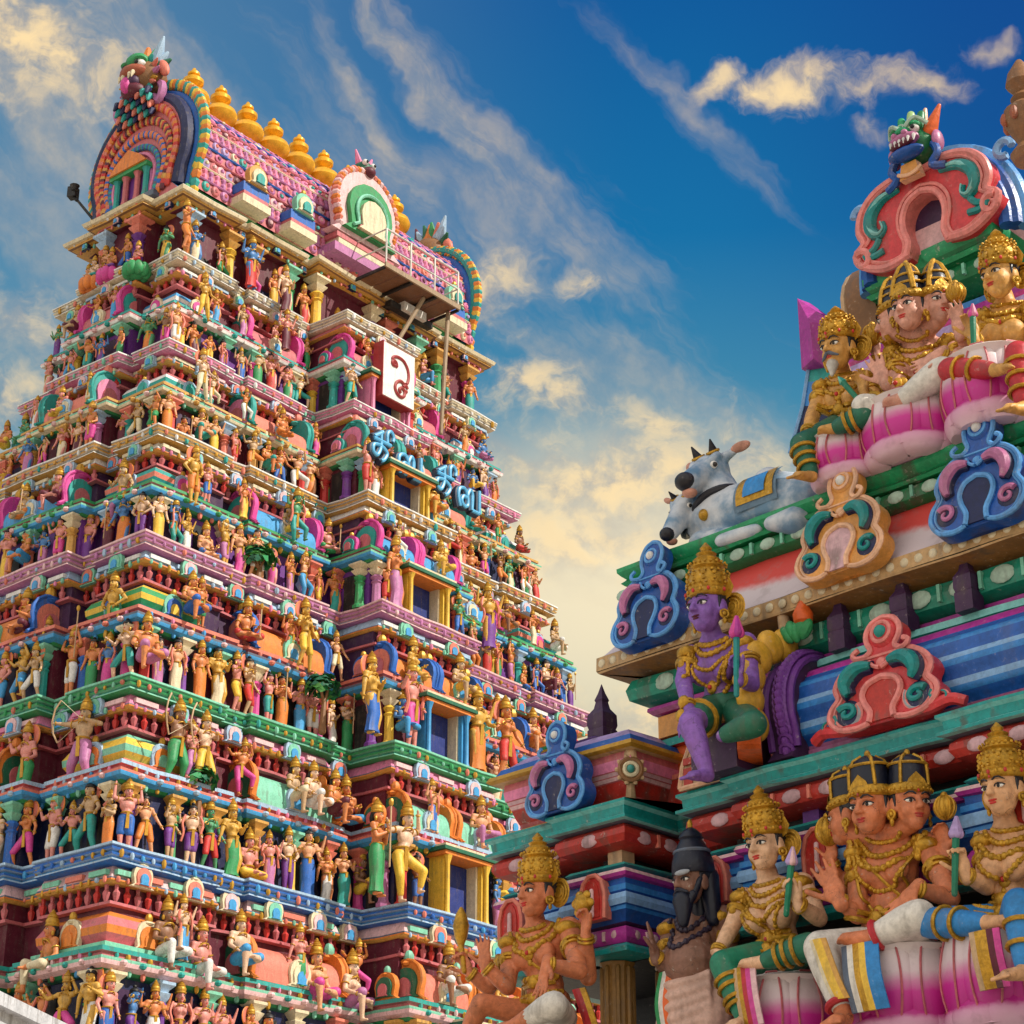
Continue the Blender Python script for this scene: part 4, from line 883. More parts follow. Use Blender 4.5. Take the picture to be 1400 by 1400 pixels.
def rows():
    poses_s = ['standing', 'with one arm raised', 'holding up both arms', 'with joined palms', 'with hands on hips', 'dancing', 'striding', 'with four arms', 'in a swaying stance', 'dancing', 'in a swaying stance', 'with four arms', 'sitting with one leg hanging', 'sitting cross legged']
    for i in range(0, 7):
        (zt, tt), (zb, tb) = TZ[i], TZ[i+1]; H = zt-zb; hgt = min(1.44, H*.37) if i else 1.25
        wt = tb+.58; pc = 1.35 if i else .25
        for f in ('R', 'L'):
            ix = 0 if f == 'R' else 1
            step = (1.0, .56, .56, .56, .58, .61, .66)[i] if f == 'R' else (1.0, .62, .62, .64, .66, .68, .75)[i]
            outer = hxy(tb)[ix]; n = int(2*(outer-.2)/step); cnt = 0
            for k in range(n):
                s = -outer+.24+(k+.5)*2*(outer-.24)/n + frnd.uniform(-.09, .09)
                if f == 'R' and abs(s) < .95 and i: continue            # doorway
                sl = s if f == 'R' else -s
                o2 = next((o for lo, hi, o in BAYS(wt, f, pc, .4) if lo <= sl <= hi), 0)
                pose = frnd.choice(poses_s); skin = frnd.choices(SKINS, SKW)[0]; cloth = frnd.choice(CLOTHS); ck = 'crown' if frnd.random() < .68 else 'knot'
                sc = hgt*frnd.choice([.86, .95, 1.0, 1.0, 1.06, 1.14]); dpt = max(o2, 0)+frnd.uniform(.20, .34); ang = frnd.uniform(-.5, .5)
                if pose.startswith('sitting'): sc *= 1.15
                Mw = face_matrix(f, sl, dpt, zb, wt, sc, ang)
                if f == 'L': Mw = face_matrix(f, -s, dpt, zb, wt, sc, ang)
                if not in_view(Mw, 30 if i < 6 else 75): continue
                cnt += 1
                lab = f"{skin[0]} figure in {cloth[0]} cloth, {ORD[cnt-1]} from near corner on {LEDGE[i+1]}, {'sunlit' if f == 'R' else 'shaded'} face"
                figure(Mw, pose, skin, cloth, ck, lab, f"painted figures in a row on the {LEDGE[i+1]}")
        # a second, smaller company between the miniature roofs
        if i == 0: continue
        for f in ('R', 'L'):
            ix = 0 if f == 'R' else 1; hh = hxy(wt)[ix]; cnt = 0
            spots = [q*hh for q in (-.80, -.64, -.455, -.27, -.10, .10, .27, .455, .64, .80, .93)] if f == 'R' else [q*hh for q in (-.97, -.72, -.42, -.1, .25)]
            for s in spots:
                s += frnd.uniform(-.06, .06)
                if f == 'L': s = -s
                o2 = next((o for lo, hi, o in BAYS(wt, f, pc, .4) if lo <= s <= hi), 0); seatd = frnd.random() < .45
                pose = frnd.choice(['sitting cross legged', 'sitting with one leg hanging']) if seatd else frnd.choice(['dancing', 'striding', 'with four arms', 'with one arm raised', 'in a swaying stance'])
                skin = frnd.choices(SKINS, SKW)[0]; cloth = frnd.choice(CLOTHS); Mw = face_matrix(f, s, max(o2, 0)+.16, zb+H*(.485 if not (seatd and 'hanging' in pose) else .42), wt, H*(.30 if not seatd else .42), frnd.uniform(-.4, .4))
                if not in_view(Mw, 10) or len(FIGS) > 300: continue
                cnt += 1
                figure(Mw, pose, skin, cloth, 'crown', f"{skin[0]} figure in {cloth[0]} cloth, {ORD[cnt-1]} from corner between roofs under {LEDGE[i]}, {'sunlit' if f == 'R' else 'shaded'} side" if i > 1 else f"{skin[0]} figure in {cloth[0]} cloth, {ORD[cnt-1]} from corner between the highest roofs, {'sunlit' if f == 'R' else 'shaded'} face", 'painted figures between the miniature roofs')
rows()
print('FIGS', len(FIGS))
def tpx(x, y, axis, val):
    """survey point: where the sight line of a photo point meets a plane of the tower, in the tower's own frame"""
    a = (x-700)/FPX; b = -(y-700)/FPX
    d = Vector((a, math.cos(PITCH)-b*math.sin(PITCH), math.sin(PITCH)+b*math.cos(PITCH)))
    inv = TOWER_M.inverted(); o = inv @ Vector((0, 0, EYE)); d = inv.to_3x3() @ d; k = 0 if axis == 'X' else 1
    return o + d*((val-o[k])/d[k])
def big(px, py, axis, val, hgt, pose, skin, cloth, ck, label, turn=0.0):
    """larger statue whose feet (or seat base) are at photo point px,py"""
    p = tpx(px, py, axis, val); rz = (0 if axis == 'Y' else -math.pi/2)+turn
    if 'doorway' in label:          # stands on the edge of the projecting bay of its ledge
        k = min(range(7), key=lambda i: abs(TZ[i][0]-p.z)); lim = -(HY-TZ[k][1]+1.35)+.16
        p = tpx(px, py, axis, max(val, lim)); p.z = TZ[k][0]
    sk = dict(SKINS)[skin]; cm = dict(CLOTHS)[cloth]
    figure(TOWER_M @ Matrix.Translation(p) @ Matrix.Rotation(rz, 4, 'Z') @ Matrix.Scale(hgt, 4), pose, (skin, sk), (cloth, cm), ck, label, 'larger statues between the miniature roofs')
BIGS = [
 # lowest visible storey
 (222, 1345, 'Y', -6.15, 2.0, 'sitting with one leg hanging', 'brown', 'white', 'crown', 'large seated statue in white leggings beside lowest corner dome, the nearer of a pair', 0),
 (270, 1372, 'Y', -6.2, 2.0, 'sitting with one leg hanging', 'pink', 'white', 'crown', 'large seated statue in white leggings, right of the pair beside the lowest corner dome', .1),
 (428, 1400, 'Y', -6.2, 2.0, 'sitting with one leg hanging', 'peach', 'pink', 'crown', 'large seated statue in pink leggings right of the lowest coral barrel roof', -.1),
 (478, 1412, 'Y', -6.3, 2.0, 'sitting with one leg hanging', 'pale', 'mauve', 'crown', 'large seated statue in mauve leggings right of the lowest coral barrel roof', .2),
 (62, 1372, 'X', -10.3, 2.1, 'sitting with one leg hanging', 'orange', 'cream', 'crown', 'large crouching statue in cream leggings on shaded face by the lowest corner dome', -.3),
 # green storey
 (238, 1070, 'Y', -5.55, 1.75, 'drawing a bow', 'brown', 'green', 'crown', 'dark archer statue in green dhoti drawing a bow, under the green cornice', .1),
 (276, 1082, 'Y', -5.6, 1.75, 'drawing a bow', 'pale', 'yellow', 'crown', 'pale archer statue in yellow dhoti drawing a bow, under the green cornice', 0),
 (108, 1072, 'X', -9.7, 1.8, 'drawing a bow', 'tan', 'mauve', 'crown', 'archer statue in mauve dhoti on the shaded face under the green cornice', .2),
 (30, 1100, 'X', -9.9, 1.8, 'with one arm raised', 'pink', 'green', 'crown', 'statue in green dhoti with raised arm on shaded face under green cornice', 0),
 (425, 1130, 'Y', -5.9, 1.75, 'sitting with one leg hanging', 'pale', 'white', 'crown', 'seated statue in white leggings right of the mint green barrel roof', .1),
 (455, 1140, 'Y', -5.9, 1.75, 'sitting with one leg hanging', 'orange', 'maroon', 'crown', 'seated statue in maroon leggings right of the mint green barrel roof', .3),
 # mauve storey
 (258, 862, 'Y', -4.9, 1.65, 'sitting with one leg hanging', 'orange', 'blue', 'crown', 'seated statue in blue leggings beside the corner dome under the mauve cornice', 0),
 (415, 915, 'Y', -5.1, 1.7, 'striding', 'golden', 'yellow', 'crown', 'golden striding statue in yellow dhoti between orange barrel roofs', .1),
 (150, 880, 'X', -9.0, 1.65, 'with hands on hips', 'golden', 'green', 'crown', 'golden statue in green leggings on shaded face under the mauve cornice', .1),
 (62, 905, 'X', -9.1, 1.6, 'sitting cross legged', 'peach', 'red', 'crown', 'cross legged statue in red leggings on shaded face under the mauve cornice', 0),
 # ochre storey
 (262, 690, 'Y', -4.3, 1.5, 'with hands on hips', 'golden', 'orange', 'crown', 'golden statue in orange leggings beside the corner dome under the ochre cornice', .1),
 (165, 712, 'X', -8.3, 1.5, 'striding', 'tan', 'mauve', 'crown', 'striding statue in mauve dhoti on shaded face under the ochre cornice', .1),
 (402, 745, 'Y', -4.5, 1.45, 'dancing', 'green', 'teal', 'crown', 'green dancing statue in teal dhoti between sky blue barrel roofs', 0),
 (60, 760, 'X', -8.5, 1.5, 'sitting cross legged', 'pink', 'blue', 'crown', 'cross legged statue in blue leggings on shaded face under the ochre cornice', 0),
 # pink and yellow storeys
 (275, 545, 'Y', -3.6, 1.3, 'striding', 'pale', 'cream', 'crown', 'pale striding statue in cream dhoti beside the dome under pink cornice', 0),
 (278, 435, 'Y', -2.9, 1.25, 'striding', 'golden', 'yellow', 'crown', 'golden striding statue in yellow dhoti beside the dome under the top ledge', 0),
 (385, 600, 'Y', -3.7, 1.25, 'sitting cross legged', 'orange', 'orange', 'crown', 'orange cross legged statue between the coral barrel roofs', 0),
 (390, 480, 'Y', -3.1, 1.2, 'with four arms', 'pink', 'maroon', 'crown', 'statue with four arms in maroon skirt between the rose barrel roofs', 0),
 # guardians at the doorways
 (505, 1012, 'Y', -6.5, 1.95, 'in a swaying stance', 'golden', 'blue', 'crown', 'golden lady statue in long blue skirt left of the green ledge doorway', .2),
 (560, 1030, 'Y', -7.0, 2.15, 'with one arm raised', 'pink', 'pink', 'crown', 'large guardian statue in pink dhoti close left of the green ledge doorway', .1),
 (652, 1058, 'Y', -6.9, 2.15, 'with four arms', 'golden', 'orange', 'crown', 'golden guardian statue with four arms right of the green ledge doorway', -.1),
 (692, 1075, 'Y', -6.9, 2.15, 'striding', 'orange', 'red', 'crown', 'orange guardian statue in red dhoti right of the green ledge doorway', -.1),
 (512, 1262, 'Y', -7.4, 2.1, 'with joined palms', 'orange', 'green', 'crown', 'large statue in long green skirt left of the blue ledge doorway', .4),
 (548, 1272, 'Y', -7.8, 2.25, 'dancing', 'pale', 'yellow', 'crown', 'large dancing guardian in yellow dhoti beside the blue ledge doorway', -.1),
 (538, 842, 'Y', -6.1, 1.9, 'in a swaying stance', 'orange', 'mauve', 'crown', 'large guardian lady in mauve skirt left of the mauve ledge doorway', .2),
 (668, 872, 'Y', -6.0, 1.8, 'with four arms', 'golden', 'purple', 'crown', 'golden guardian statue in long purple skirt right of mauve ledge doorway', -.2),
 (500, 700, 'Y', -5.3, 1.55, 'with one arm raised', 'pink', 'red', 'crown', 'guardian statue in red dhoti left of the ochre ledge doorway', .2),
 (590, 700, 'Y', -5.4, 1.55, 'sitting with one leg hanging', 'golden', 'orange', 'crown', 'golden seated guardian in orange leggings right of the ochre ledge doorway', -.2),
 # under the top cornice
 (252, 345, 'Y', -2.5, 1.5, 'striding', 'orange', 'orange', 'crown', 'orange guardian statue astride the near corner under the top cornice', .5),
 (342, 395, 'Y', -2.9, 1.5, 'with four arms', 'blue', 'red', 'crown', 'blue statue with four arms before the blue pillar under top cornice', 0),
 (388, 428, 'Y', -2.9, 1.4, 'in a swaying stance', 'pale', 'maroon', 'crown', 'pale statue in maroon skirt before the red pillar under top cornice', 0),
]
for b_ in BIGS: big(*b_)
print('FIGS', len(FIGS))

def plaster_tree(px, py, val, h, lab, seed):
    r = random.Random(seed); p = tpx(px, py, 'Y', val); root = empty('plaster_tree'); root.matrix_world = TOWER_M @ Matrix.Translation(p); tag(root, lab, 'tree', 'modelled trees on the tower')
    t = MB(); t.capsule((0, 0, 0), .10, (.05, 0, h*.6), .06, 'brown', 8); [t.capsule((.03, 0, h*.5), .045, (r.uniform(-.3, .3), r.uniform(-.15, .1), h*.8), .03, 'brown', 6) for _ in range(4)]; t.obj('trunk', root)
    c = MB()
    for k in range(150):
        a, e, d = r.uniform(0, 6.28), r.uniform(-.6, 1.3), r.uniform(.5, 1.0); q = np.array([.48*d*math.cos(a)*math.cos(e), .30*d*math.sin(a)*math.cos(e), h*.80+.36*d*math.sin(e)]); n = unit_(q-np.array([0, 0, h*.7]))
        u = np.cross(n, [.3, .2, 1.]); u /= np.linalg.norm(u); w = np.cross(n, u)*r.choice([-1, 1]); L = r.uniform(.15, .26)
        c.add([q, q+u*L*.5+w*L*.4+n*.03, q+u*L*1.2-n*.04, q+u*L*.5-w*L*.4+n*.03], [(0, 1, 2, 3)], r.choice(['green', 'leafgreen', 'dkgreen']))
    c.obj('crown', root, smooth=0)
def unit_(v): return v/(np.linalg.norm(v)+1e-9)
paint('leafgreen', (.07, .30, .06), .45, .2)
plaster_tree(268, 1128, -5.6, 1.35, 'small green modelled tree among the figures on the blue ledge', 1)
plaster_tree(440, 1000, -5.5, 1.45, 'small green modelled tree left of the doorway on the green ledge', 2)
plaster_tree(352, 800, -4.5, .9, 'small green modelled tree above the figures on the mauve ledge', 3)
def seat_pots():
    for k, (px, py, val, col, nm) in enumerate(((150, 388, -7.0, 'hotpink', 'bright pink'), (186, 380, -7.0, 'green', 'green'), (126, 400, -7.0, 'orange', 'orange'))):
        p = tpx(px, py, 'X', val); mb = MB()
        for a in range(9): mb.ell((.26*math.cos(a*.698), .26*math.sin(a*.698), .2), (.16, .16, .22), col, None, 10, 7)
        mb.ell((0, 0, .2), (.3, .3, .24), col)
        o = mb.obj('lotus_pot'); o.matrix_world = TOWER_M @ Matrix.Translation(p); tag(o, f'{nm} bulging lotus seat high on the shaded tower face', 'lotus seat')
        figure(TOWER_M @ Matrix.Translation(p+Vector((0, 0, .33))) @ Matrix.Rotation(-math.pi/2, 4, 'Z') @ Matrix.Scale(1.15, 4), 'sitting cross legged', ('', ('skin_orange', 'skin_pink', 'skin_pale')[k]), ('', ('purple', 'red', 'teal')[k]), 'crown', f'cross legged statue on the {nm} lotus seat of the shaded face', 'larger statues between the miniature roofs')
seat_pots()
MB.WAVE = (.22, .0035)
# ================================================================== the near shrine
SHR_M = Matrix.Translation((1.77, 9.842, 0)) @ Matrix.Rotation(-math.pi/4, 4, 'Z')
SHRINE = empty('temple_shrine'); SHRINE.matrix_world = SHR_M
tag(SHRINE, 'brightly painted near shrine roof with green and turquoise cornices and scrolled arch ornaments', 'temple shrine')
_inv = SHR_M.inverted()
def S(x, y, v):
    """survey point: where the sight line of a photo point meets the shrine plane v metres in front of the wall line; shrine frame"""
    a = (x-700)/FPX; b = -(y-700)/FPX
    d = Vector((a, math.cos(PITCH)-b*math.sin(PITCH), math.sin(PITCH)+b*math.cos(PITCH)))
    o = _inv @ Vector((0, 0, EYE)); d = _inv.to_3x3() @ d
    return np.array(o + d*((-v-o.y)/d.y))
def PL(pts): return [(x, -v) for x, v in pts]
LOW = PL([(-2.48, -3), (-2.48, .08), (-1.93, .08), (-1.93, .15), (-1.516, .15), (-1.516, -.28), (-1.14, -.28), (-1.14, -.02), (-.78, -.02), (-.78, .05), (.58, .05), (.58, .11), (2.8, .11), (2.8, -3)])
LOWIN = LOW
paint('bandblue', (.012, .10, .42), .34, .2); paint('bandblue2', (.03, .22, .60), .32, .2); paint('bandlight', (.22, .42, .72), .32, .2)
paint('turq', (.006, .30, .29), .38, .55, crack=.7); paint('turqlight', (.22, .60, .58), .36, .3); paint('cgreen', (.006, .19, .065), .4, .55, crack=.7); paint('cgreen2', (.015, .33, .13), .38, .55, crack=.7)
paint('ovalpale', (.42, .58, .47), .5, .5); paint('ovalpink', (.62, .38, .42), .5, .5); paint('shred', (.46, .028, .018), .4, .5, crack=.6); paint('magenta', (.42, .03, .30), .42, .3)
paint('soffit', (.30, .13, .035), .55, .5); paint('tanedge', (.56, .35, .16), .5, .5)
# bedaubed white and red sloping eave
def eave_mat():
    m = bpy.data.materials.new('eave_paint'); m.use_nodes = True; g = NT(m.node_tree); MATS['eave_paint'] = m; b = m.node_tree.nodes['Principled BSDF']
    tc = g.add('ShaderNodeTexCoord'); sp = g.add('ShaderNodeSeparateXYZ'); g.l.new(tc.outputs['Object'], sp.inputs[0])
    n = g.noise(tc.outputs['Object'], 9, 5, .65); n2 = g.noise(tc.outputs['Object'], 60, 3, .6)
    z = g.math('ADD', sp.outputs[2], g.math('MULTIPLY', g.math('SUBTRACT', n, .5), .09))
    saw = g.math('MULTIPLY', g.math('PINGPONG', g.math('MULTIPLY', sp.outputs[0], 1.0), .55), .12)
    f = g.smooth(g.math('ADD', z, saw), 5.91, 5.985)
    c = g.mix(f, (.66, .56, .60), (.66, .06, .05)); c = g.mix(g.math('MULTIPLY', g.smooth(n, .52, .72), .35), c, (.30, .24, .24))
    g.l.new(c, b.inputs['Base Color']); b.inputs['Roughness'].default_value = .5
    bp = g.add('ShaderNodeBump'); bp.inputs['Strength'].default_value = .2; bp.inputs['Distance'].default_value = .006; g.l.new(n2, bp.inputs['Height']); g.l.new(bp.outputs[0], b.inputs['Normal'])
eave_mat()
def lotus_mat():
    m = bpy.data.materials.new('lotus_paint'); m.use_nodes = True; g = NT(m.node_tree); MATS['lotus_paint'] = m; b = m.node_tree.nodes['Principled BSDF']
    tc = g.add('ShaderNodeTexCoord'); sp = g.add('ShaderNodeSeparateXYZ'); g.l.new(tc.outputs['Object'], sp.inputs[0])
    n = g.noise(tc.outputs['Object'], 12, 5, .6); n2 = g.noise(tc.outputs['Object'], 60, 3, .6)
    sp2 = g.add('ShaderNodeSeparateXYZ'); g.l.new(tc.outputs['Generated'], sp2.inputs[0])
    z = g.math('ADD', sp2.outputs[2], g.math('MULTIPLY', g.math('SUBTRACT', n, .5), .10))
    c = g.ramp(z, [(.0, (.70, .48, .56)), (.20, (.62, .28, .44)), (.25, (.46, .012, .22)), (.46, (.56, .02, .28)), (.56, (.60, .20, .38)), (.66, (.66, .52, .56)), (1.0, (.70, .64, .62))])
    c = g.mix(g.math('MULTIPLY', g.smooth(n, .55, .75), .3), c, (.32, .22, .24))
    g.l.new(c, b.inputs['Base Color']); b.inputs['Roughness'].default_value = .42
    bp = g.add('ShaderNodeBump'); bp.inputs['Strength'].default_value = .15; bp.inputs['Distance'].default_value = .006; g.l.new(n2, bp.inputs['Height']); g.l.new(bp.outputs[0], b.inputs['Normal'])
lotus_mat()
def runs(poly):
    """front-facing straight runs of a plan: (x0, y0, x1, y1)"""
    return [(poly[i], poly[i+1]) for i in range(len(poly)-1)]
def ovals(mb, poly, off, z, rz_, pitch, a, mat, bar=None, lim=(-2.6, 1.6)):
    for p, q in runs(poly):
        p = np.array(p); q = np.array(q); L = np.linalg.norm(q-p)
        if L < .2: continue
        d = (q-p)/L; nrm = np.array([d[1], -d[0]])
        if nrm[1] > .5 or nrm[0] < -.5: continue
        n = max(1, int(L/pitch))
        for k in range(n):
            c = p+d*(k+.5)*L/n+nrm*off
            if not lim[0] < c[0] < lim[1]: continue
            Mx = np.stack([np.array([d[0], d[1], 0]), np.array([-nrm[0], -nrm[1], 0]), np.array([0, 0, 1.])], 1)
            mb.ell((c[0], c[1], z), (a, .012, rz_), mat, Mx, 14, 6)
            if bar:
                c2 = p+d*(k+1)*L/n+nrm*off
                if k < n-1: mb.box((c2[0], c2[1], z), (.009, .014, rz_*.95), bar, M3=Mx)
def low_storey():
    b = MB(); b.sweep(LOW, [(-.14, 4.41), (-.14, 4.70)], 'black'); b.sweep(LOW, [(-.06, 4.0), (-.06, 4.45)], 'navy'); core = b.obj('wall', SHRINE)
    # turquoise foot ledge and dotted magenta roll
    l = MB(); l.sweep(LOW, [(-.3, 3.985), (.02, 3.985), (.045, 3.995), (.045, 4.02), (.01, 4.045), (-.05, 4.05)], 'turq'); l.obj('foot_ledge', SHRINE)
    r = MB(); r.sweep(LOW, [(-.05, 4.045), (.0, 4.05), (.015, 4.075), (.015, 4.11), (.0, 4.135), (-.05, 4.145)], 'magenta'); ovals(r, LOW, .012, 4.093, .026, .11, .026, 'ovalpink', 'palepink'); r.obj('dotted_roll', SHRINE)
    s = MB(); s.sweep(LOW, [(-.05, 4.14), (-.02, 4.16), (.0, 4.20), (.02, 4.215), (.02, 4.235), (.035, 4.24), (.045, 4.27), (.035, 4.30), (.02, 4.305), (.03, 4.315), (.03, 4.345), (.012, 4.35), (.012, 4.385), (.02, 4.39)], ['darkpurple', 'bandblue', 'bandblue', 'bandblue2', 'bandblue', 'bandlight', 'bandlight', 'bandblue', 'bandblue', 'bandblue2', 'bandblue', 'bandblue', 'bandblue2'])
    s.sweep(LOW, [(.012, 4.385), (.035, 4.392), (.045, 4.41), (.035, 4.43), (-.06, 4.435)], ['magenta', 'magenta', 'palepink', 'magenta']); s.obj('blue_band', SHRINE)
    t = MB(); t.sweep(LOW, [(-.12, 4.44), (-.01, 4.445), (.01, 4.46), (-.01, 4.478), (-.12, 4.48)], 'teal'); t.obj('fillet', SHRINE)
    r = MB(); r.sweep(LOW, [(-.14, 4.55), (-.02, 4.555), (.03, 4.575), (.05, 4.61), (.045, 4.645), (.01, 4.675), (-.1, 4.685)], 'shred'); ovals(r, LOW, .047, 4.612, .036, .21, .062, 'ovalpink', 'coral'); r.obj('red_roll', SHRINE)
    c = MB(); c.sweep(LOW, [(-.1, 4.675), (.06, 4.68), (.085, 4.686), (.085, 4.702), (.055, 4.715), (.06, 4.76), (.085, 4.775), (.085, 4.79), (-.9, 4.795)], ['slate', 'turqlight', 'turq', 'turqlight', 'turq', 'turqlight', 'turq', 'turq']); c.box2((-2.47, .31, 4.765), (2.7, 2.9, 4.785), 'turq'); c.box2((-2.46, -.06, 4.765), (-1.535, .4, 4.785), 'turq'); c.box2((-1.12, .06, 4.765), (2.7, .4, 4.785), 'turq'); c.obj('turquoise_cornice', SHRINE)
    # little brackets in the dark recess
    for x, v, col in ((-1.62, .06, 'tan'), (.72, .0, 'purple'), (-.4, -.05, 'purple')):
        k = MB(); k.box((x, -v, 4.52), (.05, .05, .04), col); k.obj('bracket', SHRINE)
    # red niches on the blue band
    for x, v in ((-2.36, .10), (-1.68, .17), (-1.0, .0), (-.28, .07), (.2, .07), (.92, .13), (1.5, .13)):
        k = MB(); w = .082
        hs = [(-w, 0), (w, 0), (w*1.05, .13), (w*.8, .2), (w*.3, .235), (-w*.3, .235), (-w*.8, .2), (-w*1.05, .13)]
        k.prism(hs, (x, -v, 4.175), (1, 0, 0), (0, 0, 1), .05, 'red', 'coral'); k.prism([(p[0]*.55, p[1]*.82+.004) for p in hs], (x, -v-.05, 4.185), (1, 0, 0), (0, 0, 1), .006, 'shred')
        k.tube([(x+p[0], -v-.055, 4.175+p[1]) for p in hs[1:]+hs[:1]], .013, 'coral', 6); k.capsule((x, -v-.062, 4.20), .014, (x, -v-.062, 4.33), .012, 'palepink', 8); k.obj('niche', SHRINE)
    # dark interior and posts below
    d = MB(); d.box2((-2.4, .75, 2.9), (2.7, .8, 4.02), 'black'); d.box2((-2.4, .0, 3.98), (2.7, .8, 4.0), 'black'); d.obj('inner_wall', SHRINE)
    for x, y in ((-1.70, -.02), (-1.55, .25), (-2.3, .0), (-.98, .2), (.0, .2), (.7, .2), (1.5, .2)):
        k = MB(); k.lathe([(.11, 3.1), (.11, 3.16), (.085, 3.2), (.08, 3.95), (.10, 3.98)], (x, y, 0), 'postgold', 8, off=.5)
        for a in range(8): k.capsule((x+.08*math.cos(a*.785), y+.08*math.sin(a*.785), 3.2), .014, (x+.08*math.cos(a*.785), y+.08*math.sin(a*.785), 3.95), .014, 'postgold', 6)
        k.obj('post', SHRINE)
    p = MB(); p.sweep(PL([(-2.7, -3), (-2.7, .75), (2.8, .75), (2.8, -3)]), [(0, -.1), (0, 2.2), (.06, 2.25), (.06, 2.4), (0, 2.45), (0, 2.95), (.05, 3.0), (.05, 3.1), (-2.4, 3.1)], ['stone', 'cgreen', 'cgreen2', 'stone', 'coral', 'turq', 'turq', 'stone']); p.obj('plinth', SHRINE)
paint('postgold', (.36, .19, .05), .42, .45)
low_storey()
# ---- corner kiosk roof
def kiosk():
    P = PL([(-2.40, -.30), (-2.40, .03), (-1.57, .03), (-1.57, -.30)])
    k = MB(); k.sweep(P, [(.03, 4.795), (.05, 4.80), (.05, 4.825), (.0, 4.84)], 'gold')
    k.sweep(P, [(-.01, 4.835), (.01, 4.87), (.03, 4.91), (.04, 4.95), (.045, 4.955), (.05, 4.975), (.055, 4.98), (.06, 5.0), (.065, 5.005), (.075, 5.06), (.07, 5.10)], ['rose', 'shred', 'shred', 'rose', 'palepink', 'rose', 'ovalpink', 'rose', 'pink', 'rose'])
    k.sweep(P, [(.0, 5.095), (.12, 5.10), (.14, 5.115), (.13, 5.14), (.10, 5.15), (.08, 5.19), (.05, 5.20), (-.02, 5.26), (-.3, 5.28)], ['tanedge', 'gold', 'gold', 'orange', 'bandblue', 'bandblue2', 'lilac', 'lilac'])
    o = k.obj('kiosk_roof', SHRINE)
    g = MB(); c = np.array([-1.565, -.035, 0])
    e = np.array([1, -1, 0])/2**.5; ex = np.array([1, 1, 0])/2**.5
    g.capsule(c+e*.03+[0, 0, 4.83], .03, c+e*.06+[0, 0, 4.93], .02, 'tan', 8); cc = c+e*.07+np.array([0, 0, 4.985])
    g.ell(cc, (.07, .03, .075), 'tanedge', np.stack([ex, -e, [0, 0, 1]], 1)); g.torus(cc+e*.02, e, .06, .014, 'brown', 18, 6); g.torus(cc+e*.028, e, .035, .012, 'cream', 14, 6); g.ell(cc+e*.035, (.022, .022, .022), 'teal'); g.ell(cc+e*.0+[0, 0, .09], (.04, .03, .04), 'tan'); g.capsule(cc+[0, 0, .1], .03, cc+[0, 0, .17], .012, 'tan', 8)
    for a in range(10): g.ell(cc+e*.015+ex*.075*math.cos(a*.628)+np.array([0, 0, .075*math.sin(a*.628)]), (.014,)*3, 'tan', None, 6, 4)
    g.obj('corner_plaque', o)
def spire(x, v, z0, h, w, parent, name='spire'):
    k = MB(); k.lathe([(w, 0), (w, h*.28), (w*.9, h*.30), (w*1.02, h*.36), (w*.98, h*.52), (w*.55, h*.62), (w*.42, h*.72), (w*.5, h*.75), (w*.25, h*.86), (w*.02, h*1.0)], (x, -v, z0), 'darkpurple', 4, off=.5)
    return k.obj(name, parent, smooth=25)
kiosk(); spire(-1.93, -.15, 5.25, .39, .085, SHRINE)
